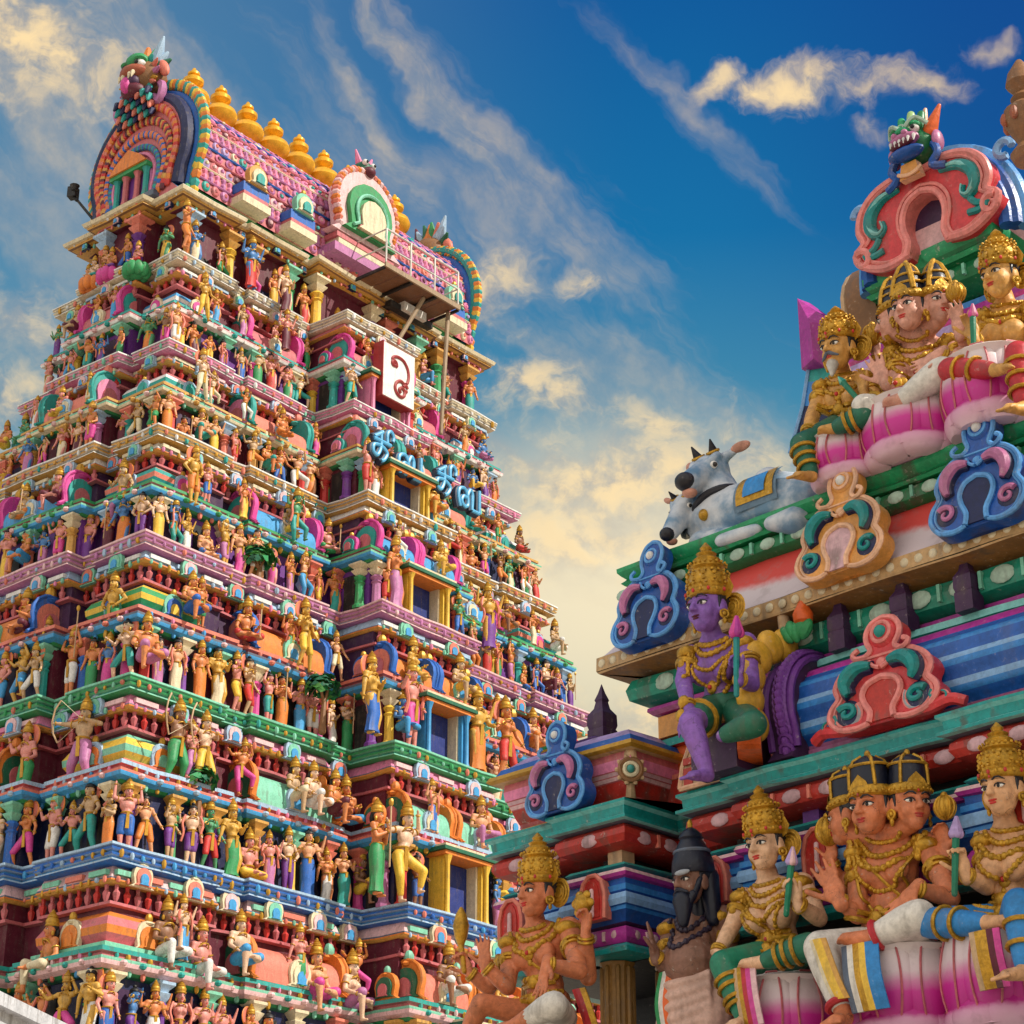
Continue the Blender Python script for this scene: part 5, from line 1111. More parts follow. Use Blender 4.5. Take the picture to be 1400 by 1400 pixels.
# ---- scrolled arch ornament
def scroll_arch(c, ex, ey, w, h, base, rim, inset, curl, hole, jewel='white', depth=.09, sx=1.0):
    """plaque with lobed outline, raised rims, two crescent insets, curls, an arched hole and a jewelled knob"""
    ex = np.array(ex, float)*w/2; ey = np.array(ey, float)*h/2.45; nz = np.cross(ex, ey); nz /= np.linalg.norm(nz); c = np.array(c, float)
    half = [(.24, 0.02), (.5, -.04), (.82, .04), (1.0, .30), (.97, .55), (.84, .76), (.90, 1.0), (.80, 1.28), (.56, 1.50), (.34, 1.56), (.40, 1.66), (.50, 1.72), (.44, 1.60)]
    half = [(.24, 0.02), (.5, -.04), (.82, .04), (1.0, .30), (.97, .55), (.84, .76), (.90, 1.0), (.80, 1.28), (.56, 1.50), (.32, 1.60), (.23, 1.72), (.30, 1.92), (.31, 2.14), (.20, 2.36), (.0, 2.45)]
    body = [np.array(p) for p in catmull([(*p, 0) for p in half], 3)]
    out = [(p[0], p[1]) for p in body] + [(-p[0], p[1]) for p in body[::-1][1:]]
    mb = MB(); T = lambda x, y, d=0.0: c + ex*x + ey*y + nz*d
    A = [T(x, y) for x, y in out]; B = [T(x, y, depth) for x, y in out]; n = len(out)
    # front as a fan of strips between the two halves (symmetrical outline)
    m = len(body); fs = []; vs = A+B
    for i in range(m-1):
        a, b2 = i, i+1; ra = (2*m-2-i); rb = 2*m-3-i
        if i == m-2: fs.append((n+a, n+b2, n+ra)) 
        else: fs.append((n+a, n+b2, n+rb, n+ra))
    mb.add(vs, fs, base)
    mb.add(vs, [(i, i+1, n+i+1, n+i) for i in range(n-1)] + [(n-1, 0, n, 2*n-1)], base)
    mb.add(vs, [f[::-1] for f in [tuple(q-n for q in f) for f in fs]], base)
    s = w/2
    mb.tube([T(x*.95, y*.985+.02, depth) for x, y in out], .050*s, rim, 7); mb.tube([T(x*.86, y*.955+.05, depth) for x, y in out if y < 1.58], .028*s, rim, 6)
    hole_o = [(.22, .03), (.20, .25), (.30, .48), (.34, .70), (.24, .92), (0, 1.02)]; hb = catmull([(*p, 0) for p in hole_o], 3)
    ho = [(p[0], p[1]) for p in hb]+[(-p[0], p[1]) for p in hb[::-1][1:]]
    mb.prism(ho, T(0, 0, depth*.98), ex, ey, .012/ (np.linalg.norm(np.cross(ex, ey))), hole)
    mb.tube([T(x, y, depth+.01) for x, y in ho], .055*s, rim, 7)
    for q in (-1, 1):
        cr = [(q*.16, 1.30), (q*.38, 1.32), (q*.56, 1.16), (q*.62, .94), (q*.56, .74)]
        P = catmull([T(x, y, depth+.004) for x, y in cr], 4); k = len(P)
        mb.tube(P, [s*(.10+.05*math.sin(math.pi*i/(k-1))) for i in range(k)], 'navy', 8)
        P = [p+nz*.09*s for p in P]; mb.tube(P, [s*(.05+.075*math.sin(math.pi*i/(k-1))) for i in range(k)], inset, 8)
        sp = [T(q*(.62+.19*math.cos(t)*(1-t/9.5)), .38+.19*math.sin(t)*(1-t/9.5), depth+.012) for t in np.linspace(.6, 7.6, 26)]
        mb.ell(T(q*.62, .38, depth), (.22*s, .22*s, .03*s), 'navy', np.stack([ex/np.linalg.norm(ex), nz, ey/np.linalg.norm(ey)], 1)[:, [0, 2, 1]]); mb.tube(sp, [.06*s*(1-.5*i/25) for i in range(26)], curl, 7)
        hk = catmull([T(q*.28, 1.58, depth), T(q*.44, 1.56, depth+.02), T(q*.50, 1.68, depth+.02), T(q*.40, 1.76, depth+.02)], 3); mb.tube(hk, .045*s, rim, 6)
        mb.tube(catmull([T(q*.02, 1.22, depth+.02), T(q*.14, 1.30, depth+.02), T(q*.2, 1.42, depth+.02)], 3), .035*s, rim, 6)
    mb.ell(T(0, 2.06, depth), (.24*s, .24*s, .07*s), base, np.stack([ex/np.linalg.norm(ex), ey/np.linalg.norm(ey), nz], 1)); mb.torus(T(0, 2.06, depth+.05*s), nz, .16*s, .035*s, rim, 16, 6); mb.ell(T(0, 2.06, depth+.06*s), (.10*s,)*3, jewel, None, 10, 7)
    mb.ell(T(0, 1.34, depth), (.10*s,)*3, rim, None, 8, 6)
    return mb
paint('kblue', (.010, .085, .38), .32, .4, crack=.6); paint('kbluelight', (.10, .34, .74), .32, .4); paint('kpink', (.50, .16, .34), .36, .3); paint('korange', (.72, .32, .07), .36, .3); paint('kpeach', (.80, .46, .28), .38, .3); paint('kteal', (.0, .24, .24), .28, .25); paint('kred', (.62, .04, .05), .34, .3); paint('kredlight', (.78, .24, .22), .36, .3)
def arches():
    X, Zz = (1, 0, 0), (0, 0, 1)
    def put(x, v, z, w, h, cols, lab, tilt=-.18, **kw):
        ey = np.array([0, math.sin(-tilt), math.cos(tilt)]); mb = scroll_arch((x, -v, z), X, ey, w, h, *cols, **kw); o = mb.obj('arch_ornament', SHRINE); tag(o, lab)
    BL = ('kblue', 'kbluelight', 'kpink', 'kpink', 'navy'); OR = ('korange', 'kpeach', 'kteal', 'kteal', 'ovalpink'); RD = ('kred', 'kredlight', 'kteal', 'kteal', 'shred')
    put(-1.38, .02, 5.68, .50, .63, BL, 'blue scrolled arch on the left end of the sloping eave')
    put(-.05, .03, 5.69, .56, .64, OR, 'orange scrolled arch with teal insets on the eave', jewel='white')
    put(.78, .03, 5.69, .56, .66, BL, 'blue scrolled arch on the right of the eave'); put(1.62, .03, 5.69, .56, .66, OR, 'orange scrolled arch at the right end')
    put(-1.92, .17, 4.80, .45, .52, BL, 'blue scrolled arch on the corner kiosk', tilt=-.05)
    # red ornament on the blue barrel
    put(.20, .10, 4.82, .66, .56, RD, 'red scrolled arch on the blue barrel roof', tilt=-.12, jewel='teal')
    for q in (-1, 1):
        k = MB()
        for dx, dz, sc in ((.20, .02, 1.0), (.33, .0, .8)):
            t = np.linspace(0, 5.2, 22); P = [np.array([.20+q*(dx+.075*sc*math.cos(a+2.4)*(1-a/8)), -.17, 4.885+dz+.07*sc*math.sin(a+2.4)*(1-a/8)]) for a in t]
            k.tube(P, [.026*sc*(1-.6*i/21) for i in range(22)], 'kredlight', 7); k.tube([p+np.array([0, -.012, 0]) for p in P], [.014*sc*(1-.6*i/21) for i in range(22)], 'kteal' if dx > .3 else 'grey', 6)
        k.tube(catmull([(.20+q*.12, -.16, 4.85), (.20+q*.25, -.17, 4.84), (.20+q*.37, -.16, 4.86), (.20+q*.44, -.14, 4.835)], 4), .03, 'kred', 7)
        o = k.obj('scroll_foot', SHRINE); tag(o, 'red and teal scroll at the %s foot of the red arch' % ('left' if q < 0 else 'right'))
    # tan lobed ornament on the ledge, left bay
    k = MB(); c = np.array([-1.0, -.03, 4.80]); hs = [(-.16, 0), (.16, 0), (.18, .06), (.17, .15), (.10, .22), (.035, .24), (.03, .36), (-.03, .36), (-.05, .26), (-.11, .22), (-.15, .12)]
    k.prism(hs, c, X, (0, .12, 1), .07, 'tan', 'kpeach'); k.tube([c+np.array([p[0], -.07+p[1]*.12, p[1]]) for p in hs]+[c+np.array([hs[0][0], -.07, 0])], .014, 'kpeach', 6)
    for dz in (.03, .085, .14): k.box((c[0]-.10, c[1]-.066, c[2]+dz), (.03, .008, .018), 'shred')
    k.tube(catmull([c+np.array(p) for p in ((.05, -.075, .03), (.12, -.075, .05), (.13, -.07, .12), (.08, -.065, .18), (.05, -.07, .12))], 4), .02, 'cream', 6); k.box((c[0], c[1]-.068, c[2]+.06), (.022, .008, .05), 'magenta')
    o = k.obj('lobed_ornament', SHRINE); tag(o, 'tan and red lobed ornament on the turquoise ledge')
arches()
# ---- blue barrel with its relief gable
def blue_barrel():
    b = MB(); n = 28; cy, cz, r = .20, 5.06, .25; rings = []
    ms = []
    for i in range(n+1):
        a = R_(-62)+R_(190)*i/n; k = i % 4; rr = r+(.012 if k in (1, 2) else 0); rings.append([(x, cy-rr*math.cos(a)*1.05, cz+rr*math.sin(a)*1.08) for x in (-.42, 1.12)])
        f = i/n; ms.append('kpink' if f < .10 else ('bandblue2' if k == 1 and .1 < f < .5 else ('bandlight' if k == 2 and .2 < f < .45 else ('bandblue' if f < .56 else ('magenta' if f < .64 else 'turq')))))
    b.ring_skin(rings, ms, close=False, cap=(False, False)); b.box2((-.42, .0, 4.79), (1.12, .5, 4.86), 'kpink'); o = b.obj('blue_barrel_roof', SHRINE)
    b2 = MB(); b2.sweep(PL([(-.42, -.45), (-.42, -.15), (1.12, -.15), (1.12, -.45)]), [(-.02, 5.30), (.0, 5.31), (.0, 5.335), (.03, 5.34), (.03, 5.375), (-.2, 5.38)], ['magenta', 'kpink', 'teal', 'turqlight', 'turq']); b2.obj('ridge_ledge', o)
    for X0, s, lab in ((-.44, 1, 1), (1.12, 1, 0)):
        g = MB(); c = np.array([X0, cy-.02, 4.80]); ex = np.array([0, -1., 0]); ey = np.array([0, 0, 1.])
        hs = [(p[0]*1.0, p[1]*1.0) for p in horseshoe(.305, 18, .05)]
        g.prism(hs, c+np.array([-.08, 0, 0]), -ex, ey, -.16, 'darkpurple') if False else g.prism(hs, c+np.array([-.11, 0, 0]), ex*-1, ey, .17, 'darkpurple') if False else g.prism(hs, c+np.array([-.10, 0, 0]), ex*-1, ey, .15, 'darkpurple')
        path = [c+ex*p[0]+ey*p[1] for p in hs[1:-1]]
        g.tube([p+np.array([-.11, 0, 0]) for p in path], .022, 'purple', 7); g.tube([p+np.array([.045, 0, 0]) for p in path], .022, 'purple', 7); g.tube([c+ex*p[0]*.8+ey*(p[1]*.8+.05)+np.array([-.1, 0, 0]) for p in hs[1:-1]], .03, 'purple', 7)
        dd = catmull(path, 2)
        for j, p in enumerate(dd):           # relief leaves round the outer edge
            g.torus(p+(p-(c+ey*.28))*.10+np.array([0, 0, 0]), (p-(c+ey*.28)), .038, .011, 'purple', 9, 5); g.ell(p+(p-(c+ey*.28))*.1, (.03, .03, .03), 'purple', None, 7, 5)
        o2 = g.obj('relief_gable', SHRINE); tag(o2, 'dark purple relief gable at the left end of blue barrel roof' if lab else 'dark purple relief gable at the right end of blue barrel roof')
        if lab:
            y = MB()
            for k in range(6):
                a = R_(203)-R_(21)*k; y.ell(c+np.array([-.10, -.08, .32])+ex*.36*math.cos(a)*-1+ey*.36*math.sin(a), (.055, .095, .092), 'yellowp', None, 16, 10)
            y.obj('scallop_fringe', o2)
            q = MB(); q.prism([(p[0]*.55, p[1]*.62) for p in horseshoe(.24, 14, .02)], (-.56, -.16, 4.83), (.6, -.8, 0), (0, 0, 1), .12, 'darkpurple', 'orangered'); q.obj('base_boss', o2)
paint('yellowp', (.76, .42, .04), .36, .25); paint('orangered', (.78, .13, .02), .36, .25)
blue_barrel()
# ---- wall, roll and big sloping eave
UP = PL([(-1.83, -2.6), (-1.83, 0), (2.8, 0), (2.8, -2.6)])
def upper_eave():
    W = PL([(-1.56, -2.6), (-1.56, -.27), (2.8, -.27), (2.8, -2.6)])
    w = MB(); w.sweep(W, [(0, 4.79), (.02, 4.80), (.02, 5.0), (.0, 5.005)], 'shred'); w.sweep(W, [(.0, 5.0), (.03, 5.005), (.03, 5.03), (-.02, 5.035), (-.02, 5.2), (.02, 5.205), (.02, 5.25)], ['kpeach', 'coral', 'kpeach', 'orangered', 'shred', 'teal']); w.sweep(W, [(.0, 5.25), (.03, 5.255), (.03, 5.38), (.01, 5.385)], ['orange', 'korange', 'orange'])
    w.obj('wall', SHRINE)
    f = MB(); f.sweep(W, [(0, 5.385), (.05, 5.39), (.07, 5.41), (.07, 5.43), (.0, 5.44)], ['magenta', 'kpink', 'magenta', 'magenta']); f.obj('fillet', SHRINE)
    g = MB(); g.sweep(W, [(0, 5.435), (.07, 5.44), (.13, 5.47), (.145, 5.53), (.12, 5.59), (.05, 5.62)], 'turqgreen'); ovals(g, W, .142, 5.53, .048, .235, .07, 'ovalpale', 'mint'); g.obj('green_roll', SHRINE)
    e = MB(); e.sweep(UP, [(-.30, 5.60), (-.28, 5.615), (-.005, 5.64), (0, 5.65)], ['soffit', 'soffit', 'tanedge']); e.sweep(UP, [(0, 5.65), (.0, 5.73), (-.02, 5.74)], ['tanedge', 'tanedge'])
    ovals(e, UP, .0, 5.69, .026, .085, .026, 'cream')
    e.obj('eave_edge', SHRINE)
    p = MB(); p.sweep(UP, [(-.015, 5.735), (-.06, 5.79), (-.11, 5.86), (-.15, 5.94), (-.18, 6.02), (-.20, 6.08)], 'eave_paint')
    p.obj('sloping_eave', SHRINE)
    r = MB(); r.sweep(UP, [(-.20, 6.065), (-.16, 6.07), (-.13, 6.09), (-.125, 6.125), (-.14, 6.16), (-.18, 6.175)], 'cgreen'); ovals(r, UP, -.123, 6.122, .034, .21, .052, 'ovalpale', 'mint'); r.obj('green_roll', SHRINE)
    c = MB(); c.sweep(UP, [(-.18, 6.17), (-.12, 6.175), (-.105, 6.19), (-.12, 6.205), (-.13, 6.215), (-.105, 6.235), (-.09, 6.255), (-.09, 6.28), (-1.5, 6.285)], ['cgreen', 'cgreen2', 'cgreen', 'cgreen', 'cgreen2', 'cgreen2', 'cgreen2', 'cgreen']); c.obj('green_cornice', SHRINE)
paint('turqgreen', (.01, .26, .17), .36, .4)
upper_eave()
for x in (-.58, -.22, .17, .55, 1.0): spire(x, -.115, 5.375, .36, .072, SHRINE)
# ---- top kiosk with the great red pediment
def top_kiosk():
    W = PL([(-.62, -2.2), (-.62, -.98), (.52, -.98), (.52, -2.2)])
    w = MB(); w.sweep(W, [(0, 6.28), (.0, 7.05)], 'teal'); w.sweep(W, [(-.05, 7.04), (-.05, 7.32)], 'darkpurple'); w.obj('wall', SHRINE)
    s = MB(); s.sweep(W, [(-.04, 7.30), (.05, 7.31), (.10, 7.34), (.115, 7.40), (.10, 7.46), (.07, 7.47), (.085, 7.50), (.06, 7.55), (.03, 7.565), (.04, 7.60), (-.05, 7.64)], ['magenta', 'lilac', 'ovalpink', 'lilac', 'magenta', 'hotpink', 'magenta', 'paleblue', 'bandblue2', 'bandlight']); s.obj('striped_band', SHRINE)
    T = PL([(-.374, -2.0), (-.374, -.84), (.06, -.84), (.06, -.80), (.50, -.80), (.50, -2.0)])
    c = MB(); c.sweep(T, [(-.2, 7.64), (-.1, 7.66), (-.05, 7.69), (-.03, 7.74), (-.05, 7.79), (-.02, 7.80)], 'cgreen'); ovals(c, T, -.035, 7.742, .036, .15, .048, 'ovalpale', 'mint')
    c.sweep(T, [(-.06, 7.795), (-.01, 7.805), (.01, 7.83), (-.01, 7.85), (.0, 7.87), (.02, 7.90), (.02, 7.945), (-.5, 7.95)], ['cgreen', 'cgreen2', 'cgreen', 'cgreen', 'cgreen2', 'cgreen2', 'cgreen2']); c.obj('green_cornice', SHRINE)
    # vault behind the pediment
    v = MB(); n = 18; rings = [[(.12+.40*math.cos(math.pi*i/n)*-1, y, 7.94+.52*math.sin(math.pi*i/n)**.8) for i in range(n+1)] for y in (.82, 1.3, 2.0)]
    v.ring_skin(rings, 'palepink', close=False); v.obj('vault', SHRINE)
    # red pediment
    ex, ey = np.array([1., 0, 0]), np.array([0, -.05, .95]); c0 = np.array([.125, -.0+.80, 7.90]); ny = np.array([0, -1., 0])
    ol = [(.13, .0), (.30, -.02), (.46, .06), (.50, .15), (.43, .21), (.46, .30), (.43, .42), (.33, .52), (.18, .56), (.08, .54), (0, .54)]
    hb = catmull([(*p, 0) for p in ol], 3); half = [(p[0], p[1]) for p in hb]
    ho = [(.135, .0), (.11, .08), (.13, .17), (.125, .26), (.08, .34), (0, .375)]; hh = [(p[0], p[1]) for p in catmull([(*p, 0) for p in ho], 3)]
    m = MB(); T3 = lambda x, y, d=0: c0+ex*x+ey*y+ny*d
    # annular front between hole and outline, both sides
    N = 40
    def res(poly, N):
        P = np.array(poly); d = np.r_[0, np.cumsum(np.hypot(*np.diff(P, axis=0).T))]; t = np.linspace(0, d[-1], N); return np.stack([np.interp(t, d, P[:, 0]), np.interp(t, d, P[:, 1])], 1)
    O, I = res(half, N), res(hh, N)
    for q in (1, -1):
        A = [T3(q*x, y, .07) for x, y in O]; B = [T3(q*x, y, .07) for x, y in I]; A0 = [T3(q*x, y, -.08) for x, y in O]; B0 = [T3(q*x, y, -.08) for x, y in I]
        m.add(A+B, [((i, i+1, N+i+1, N+i) if q > 0 else (i, N+i, N+i+1, i+1)) for i in range(N-1)], 'kred'); m.add(A0+A, [((i, i+1, N+i+1, N+i) if q > 0 else (i, N+i, N+i+1, i+1)) for i in range(N-1)], 'kred'); m.add(B+B0, [((i, i+1, N+i+1, N+i) if q > 0 else (i, N+i, N+i+1, i+1)) for i in range(N-1)], 'kredlight')
        m.tube([T3(q*x*.97, y*.97+.012, .07) for x, y in O], .026, 'kredlight', 7); m.tube([T3(q*x*.88, y*.90+.035, .075) for x, y in O], .013, 'kredlight', 6); m.tube([T3(q*x*1.1, y*1.06, .075) for x, y in I], .022, 'kredlight', 7); m.tube([T3(q*x*1.35, y*1.16, .075) for x, y in I], .012, 'kredlight', 6)
        P = catmull([T3(q*x, y, .075) for x, y in ((.14, .47), (.26, .455), (.345, .38), (.36, .28), (.31, .225), (.27, .25), (.28, .30))], 4); k = len(P); m.tube(P, [.018+.026*math.sin(math.pi*min(1, i/(k*.75)))**1 for i in range(k)], 'kteal', 8)
        m.tube([p+ny*.025 for p in P], [.006+.012*math.sin(math.pi*min(1, i/(k*.75))) for i in range(k)], 'turqlight', 6)
        P = catmull([T3(q*x, y, .075) for x, y in ((.31, .20), (.35, .15), (.42, .12), (.36, .10), (.29, .11))], 4); m.tube(P, .022, 'kteal', 7)
        P = [T3(q*(.44+.07*math.cos(t)*(1-t/10)), .10+.075*math.sin(t)*(1-t/10), .08) for t in np.linspace(1.0, 7.5, 24)]; m.tube(P, [.028*(1-.5*i/23) for i in range(24)], 'kredlight', 7)
    o = m.obj('red_pediment', SHRINE)
    d = MB(); d.prism([(p[0]*1.02, p[1]*1.01) for p in hh]+[(-p[0]*1.02, p[1]*1.01) for p in hh[::-1][1:]], c0+np.array([0, .05, 0]), ex, ey, .02, 'darkpurple'); d.obj('pediment_recess', o)
    a = MB()
    for r, col, dy in ((.54, 'kblue', .06), (.585, 'kbluelight', .10), (.50, 'bandblue', .03)):
        a.tube([c0+ex*r*.93*math.cos(t)+np.array([0, dy, .03+r*1.12*math.sin(t)]) for t in np.linspace(R_(-4), R_(184), 26)], .05, col, 8)
    for q in (-1, 1): a.tube([c0+ex*(q*(.50+.05*math.cos(t)))+np.array([0, .02, .48+.05*math.sin(t)]) for t in np.linspace(0, 5, 14)], .025, 'bandlight', 6)
    a.obj('blue_back_arch', o)
    # green lion mask
    y = MB(); c = c0+np.array([.0, -.10, .65]); E = lambda p, r, col, Mx=None: y.ell(c+np.array(p), r, col, Mx, 14, 9)
    E((0, .02, .03), (.13, .12, .11), 'cgreen'); E((.0, -.12, .01), (.10, .06, .035), 'kpink'); E((-.035, -.165, .03), (.02, .02, .018), 'kpink'); E((.035, -.165, .03), (.02, .02, .018), 'kpink'); E((.0, -.11, -.075), (.12, .06, .035), 'kblue'); E((.0, -.15, -.035), (.085, .03, .018), 'maroon'); [y.capsule(c+np.array([-.06+.03*i_, -.17, -.015]), .010, c+np.array([-.06+.03*i_, -.175, -.045]), .003, 'white', 6) for i_ in range(5)]; E((-.0, -.12, .06), (.05, .05, .03), 'cgreen2')
    for q in (-1, 1):
        E((q*.065, -.10, .075), (.030, .03, .028), 'white'); E((q*.065+.004, -.128, .073), (.014, .010, .015), 'black'); E((q*.065, -.09, .105), (.045, .045, .02), 'cgreen2', rotM(0, q*.4, 0))
        y.tube(catmull([c+np.array([q*.02, -.13, .09]), c+np.array([q*.08, -.12, .135]), c+np.array([q*.13, -.06, .10])], 4), .014, 'ovalpale', 6)
        y.capsule(c+np.array([q*.10, 0, .08]), .05, c+np.array([q*.17, .02, .24]), .012, 'kpeach' if q < 0 else 'orangered', 10); E((q*.15, .0, .0), (.03, .05, .07), 'kpink')
        y.tube(catmull([c+np.array([q*.13, -.02, -.02]), c+np.array([q*.16, -.03, -.10]), c+np.array([q*.12, -.04, -.17]), c+np.array([q*.2, -.02, -.2])], 4), .025, 'kblue', 7)
        y.capsule(c+np.array([.05+q*.05, -.17, -.02]), .012, c+np.array([.05+q*.05, -.175, -.055]), .003, 'white', 6)
    y.prism([(-.07, 0), (.07, 0), (.05, .10), (-.05, .10)], c+np.array([-.01, -.02, -.21]), ex, ey, .06, 'korange', 'kpeach'); y.tube([c+np.array([-.08+.01*i, -.09, -.205+.0004*(i-8)**2]) for i in range(17)], .012, 'kpeach', 6)
    for q_, hh_, cl_ in ((-.10, .10, 'cgreen'), (-.055, .15, 'cgreen2'), (-.0, .17, 'eyegreen'), (.055, .13, 'cgreen')): y.capsule(c+np.array([q_, -.03, .10]), .04, c+np.array([q_*1.25, -.02, .11+hh_*.75]), .024, cl_, 10); y.torus(c+np.array([q_*1.1, -.055, .10+hh_*.4]), (0, -1, .3), .022, .007, 'ovalpale', 10, 5)
    y.capsule(c+np.array([.03, .05, .16]), .035, c+np.array([.05, .06, .29]), .012, 'kpeach', 8)
    y.obj('lion_mask', o)
    # side dormer, upturned leaf and sloping pier on the left
    h = MB(); kudu(h, (-.40, 1.25, 7.62), (0, -1, 0), (0, 0, 1), .33, ['brown', 'soffit', 'brown', 'tan'], .2, False)
    for fct in (.95, .7): h.tube([(-.62, 1.25-p[0]*fct, 7.62+p[1]*fct) for p in horseshoe(.33, 14)], .025, 'tan', 6)
    for j, p in enumerate(horseshoe(.33, 12)): h.ell((-.6, 1.25-p[0]*.83, 7.62+p[1]*.83+.02), (.03, .03, .03), 'ovalpale' if j % 2 else 'tanedge', None, 8, 5)
    h.obj('side_dormer', SHRINE)
    l = MB(); tip = S(1090, 408, -.95); a0 = S(1145, 445, -.95); b0 = S(1125, 500, -.95); t2 = S(1096, 505, -.95)
    l.add([tip, a0, b0, t2, tip+[.02, .10, 0], a0+[0, .2, 0], b0+[0, .2, 0], t2+[0, .1, 0], S(1107, 440, -.88), S(1112, 490, -.88)], [(0, 8, 1), (8, 9, 2, 1), (0, 3, 9, 8), (3, 2, 9), (4, 5, 6, 7), (0, 1, 5, 4), (1, 2, 6, 5), (2, 3, 7, 6), (3, 0, 4, 7)], 'magenta'); l.obj('upturned_leaf', SHRINE, smooth=20)
    p = MB()
    q = [S(1112, 465, -.98), S(1150, 470, -.98), S(1150, 520, -.98), S(1103, 522, -.98), S(1098, 555, -.98), S(1140, 555, -.98), S(1120, 640, -.98), S(1080, 620, -.98)]
    for (i, j, k, l_), col in (((0, 1, 2, 3), 'teal'), ((3, 2, 5, 4), 'bandblue2'), ((4, 5, 6, 7), 'navy')):
        F = [q[i], q[j], q[k], q[l_]]; Bk = [v_+np.array([0, .4, 0]) for v_ in F]
        p.add(F+Bk, [(0, 3, 2, 1), (4, 5, 6, 7), (0, 1, 5, 4), (1, 2, 6, 5), (2, 3, 7, 6), (3, 0, 4, 7)], col)
    p.tube([q[0], q[3], q[4], q[7]], .015, 'bandlight', 6); p.obj('sloping_pier', SHRINE, smooth=20)
    # the wing that runs on to the right
    r = MB(); r.box2((.62, 1.35, 6.28), (2.6, 2.4, 7.9), 'coral'); r.obj('wing_wall', SHRINE)
    r = MB(); rings = [[(x, 1.85-.52*math.cos(math.pi*i/14), 7.95+.60*math.sin(math.pi*i/14)**.85) for i in range(15)] for x in (.62, 1.4, 2.6)]; r.ring_skin(rings, 'tan', close=False)
    r.box2((.55, 1.68, 8.5), (2.6, 2.0, 8.58), 'magenta'); r.box2((.5, 1.72, 8.58), (2.6, 1.96, 8.64), 'palepink'); r.box2((.45, 1.76, 8.66), (2.6, 1.92, 8.78), 'lilac')
    for k in range(9): r.ell((.55+.11*k, 1.66, 8.56), (.03, .03, .03), 'gold', None, 8, 5)
    r.obj('wing_vault', SHRINE)
    r = MB(); kudu(r, (.92, 1.36, 7.9), (1, 0, 0), (0, 0, 1), .32, ['brown', 'tan', 'darkpurple', 'brown'], .12, False)
    for f_ in (1, .8): r.tube([(.92+p[0]*f_, 1.24, 7.9+p[1]*f_) for p in horseshoe(.32, 14)], .025, 'tan' if f_ == 1 else 'brown', 6)
    for j, p in enumerate(horseshoe(.32, 10)): r.ell((.92+p[0]*.88, 1.22, 7.9+p[1]*.9), (.028, .02, .028), 'teal' if j % 2 else 'tanedge', None, 8, 5)
    r.obj('wing_gable', SHRINE)
paint('eyegreen', (.35, .55, .22), .3, .15)
top_kiosk()
def brown_finial():
    p = S(1400, 195, -1.75); z = p[2]
    mb = MB(); mb.lathe([(.10, -.35), (.12, -.3), (.06, -.22), (.09, -.16), (.14, -.06), (.13, .02), (.06, .08), (.08, .11), (.05, .15), (.10, .22), (.08, .30), (.02, .40)], (0, 0, .2), 'brown', 16)
    for k in range(8): mb.ell((.13*math.cos(k*.785), .13*math.sin(k*.785), .15), (.03, .03, .05), 'rust', None, 7, 5)
    o = mb.obj('carved_finial'); o.matrix_world = SHR_M @ Matrix.Translation((p[0]+.03, p[1], z)); tag(o, 'brown carved finial at right edge above the lilac ridge of the shrine', 'finial')
paint('rust', (.38, .10, .04), .5, .4)
brown_finial()
# ================================================================== the large painted statues on the near shrine
for nm, c in dict(h_orange=(.64, .20, .085), h_peach=(.74, .40, .20), h_gold=(.70, .36, .09), h_pink=(.70, .34, .25), h_brown=(.24, .115, .08), h_purple=(.25, .11, .46), h_pale=(.76, .46, .28), palm=(.74, .25, .20)).items(): paint(nm, c, .47, .42, 0, .28, 13, (.16, .07, .035), .30, .8)
paint('goldleaf', (.58, .31, .025), .34, .3, .45, .5, 18, (.12, .06, .01), .4)
paint('leaf_green', (.006, .20, .11), .4, .3); paint('cloth_white', (.72, .68, .62), .5, .4); paint('cloth_red', (.48, .02, .03), .42, .3); paint('cloth_blue', (.02, .22, .56), .4, .3); paint('cloth_green', (.01, .13, .075), .42, .3); paint('hair_black', (.012, .012, .02), .35, .1); paint('hair_navy', (.005, .008, .024), .36, .05); paint('nandi_white', (.52, .55, .58), .42, .4); paint('nandi_grey', (.13, .22, .32), .42, .3)
V3 = lambda p: np.array(p, float)
def unit(v): v = V3(v); return v/(np.linalg.norm(v)+1e-9)
def hand(mb, w, d, n, s=1.0, curl=.15, side=1, spread=1.0, thumb=.5):
    """palm, four unequal bent fingers and a thumb; w wrist, d towards the fingertips, n the way the palm faces"""
    d = unit(d); n = V3(n); n = unit(n-d*n.dot(d)); e = np.cross(d, n)*side
    Mx = np.stack([e, n, d], 1)
    mb.ell(w+d*.046*s, (.039*s, .017*s, .052*s), 'x', Mx, 12, 8); mb.capsule(w-d*.02*s, .027*s, w+d*.035*s, .026*s, n=10)
    mb.ell(w+d*.03*s+e*.022*s+n*.006*s, (.018*s, .016*s, .03*s), 'x', Mx, 8, 6)
    for k, (o, L) in enumerate(((.028, .072), (.0095, .082), (-.0095, .077), (-.028, .060))):
        p = w+d*.085*s+e*o*s; a = curl*(1+.12*k); di = unit(d+e*o*7*spread)
        for j, f in enumerate((.45, .32, .23)):
            a_ = a*(j*.85+.35); q = p+(di*math.cos(a_)+n*math.sin(a_))*L*f*s
            mb.capsule(p, (.0102-.0013*j)*s, q, (.0092-.0014*j)*s, n=8, k=2); p = q
    p = w+d*.028*s+e*.034*s
    for f, t in ((.042, 0.), (.034, .25)):
        q = p+unit(e*(.75-t*.6)+d*.75+n*thumb*(.5+t))*f*s; mb.capsule(p, .0118*s, q, .0100*s, n=8, k=2); p = q
def limb_ring(mb, a, b, t, R, r, mat='goldleaf', n=18): a, b = V3(a), V3(b); mb.torus(a+(b-a)*t, b-a, R, r, mat, n, 6)
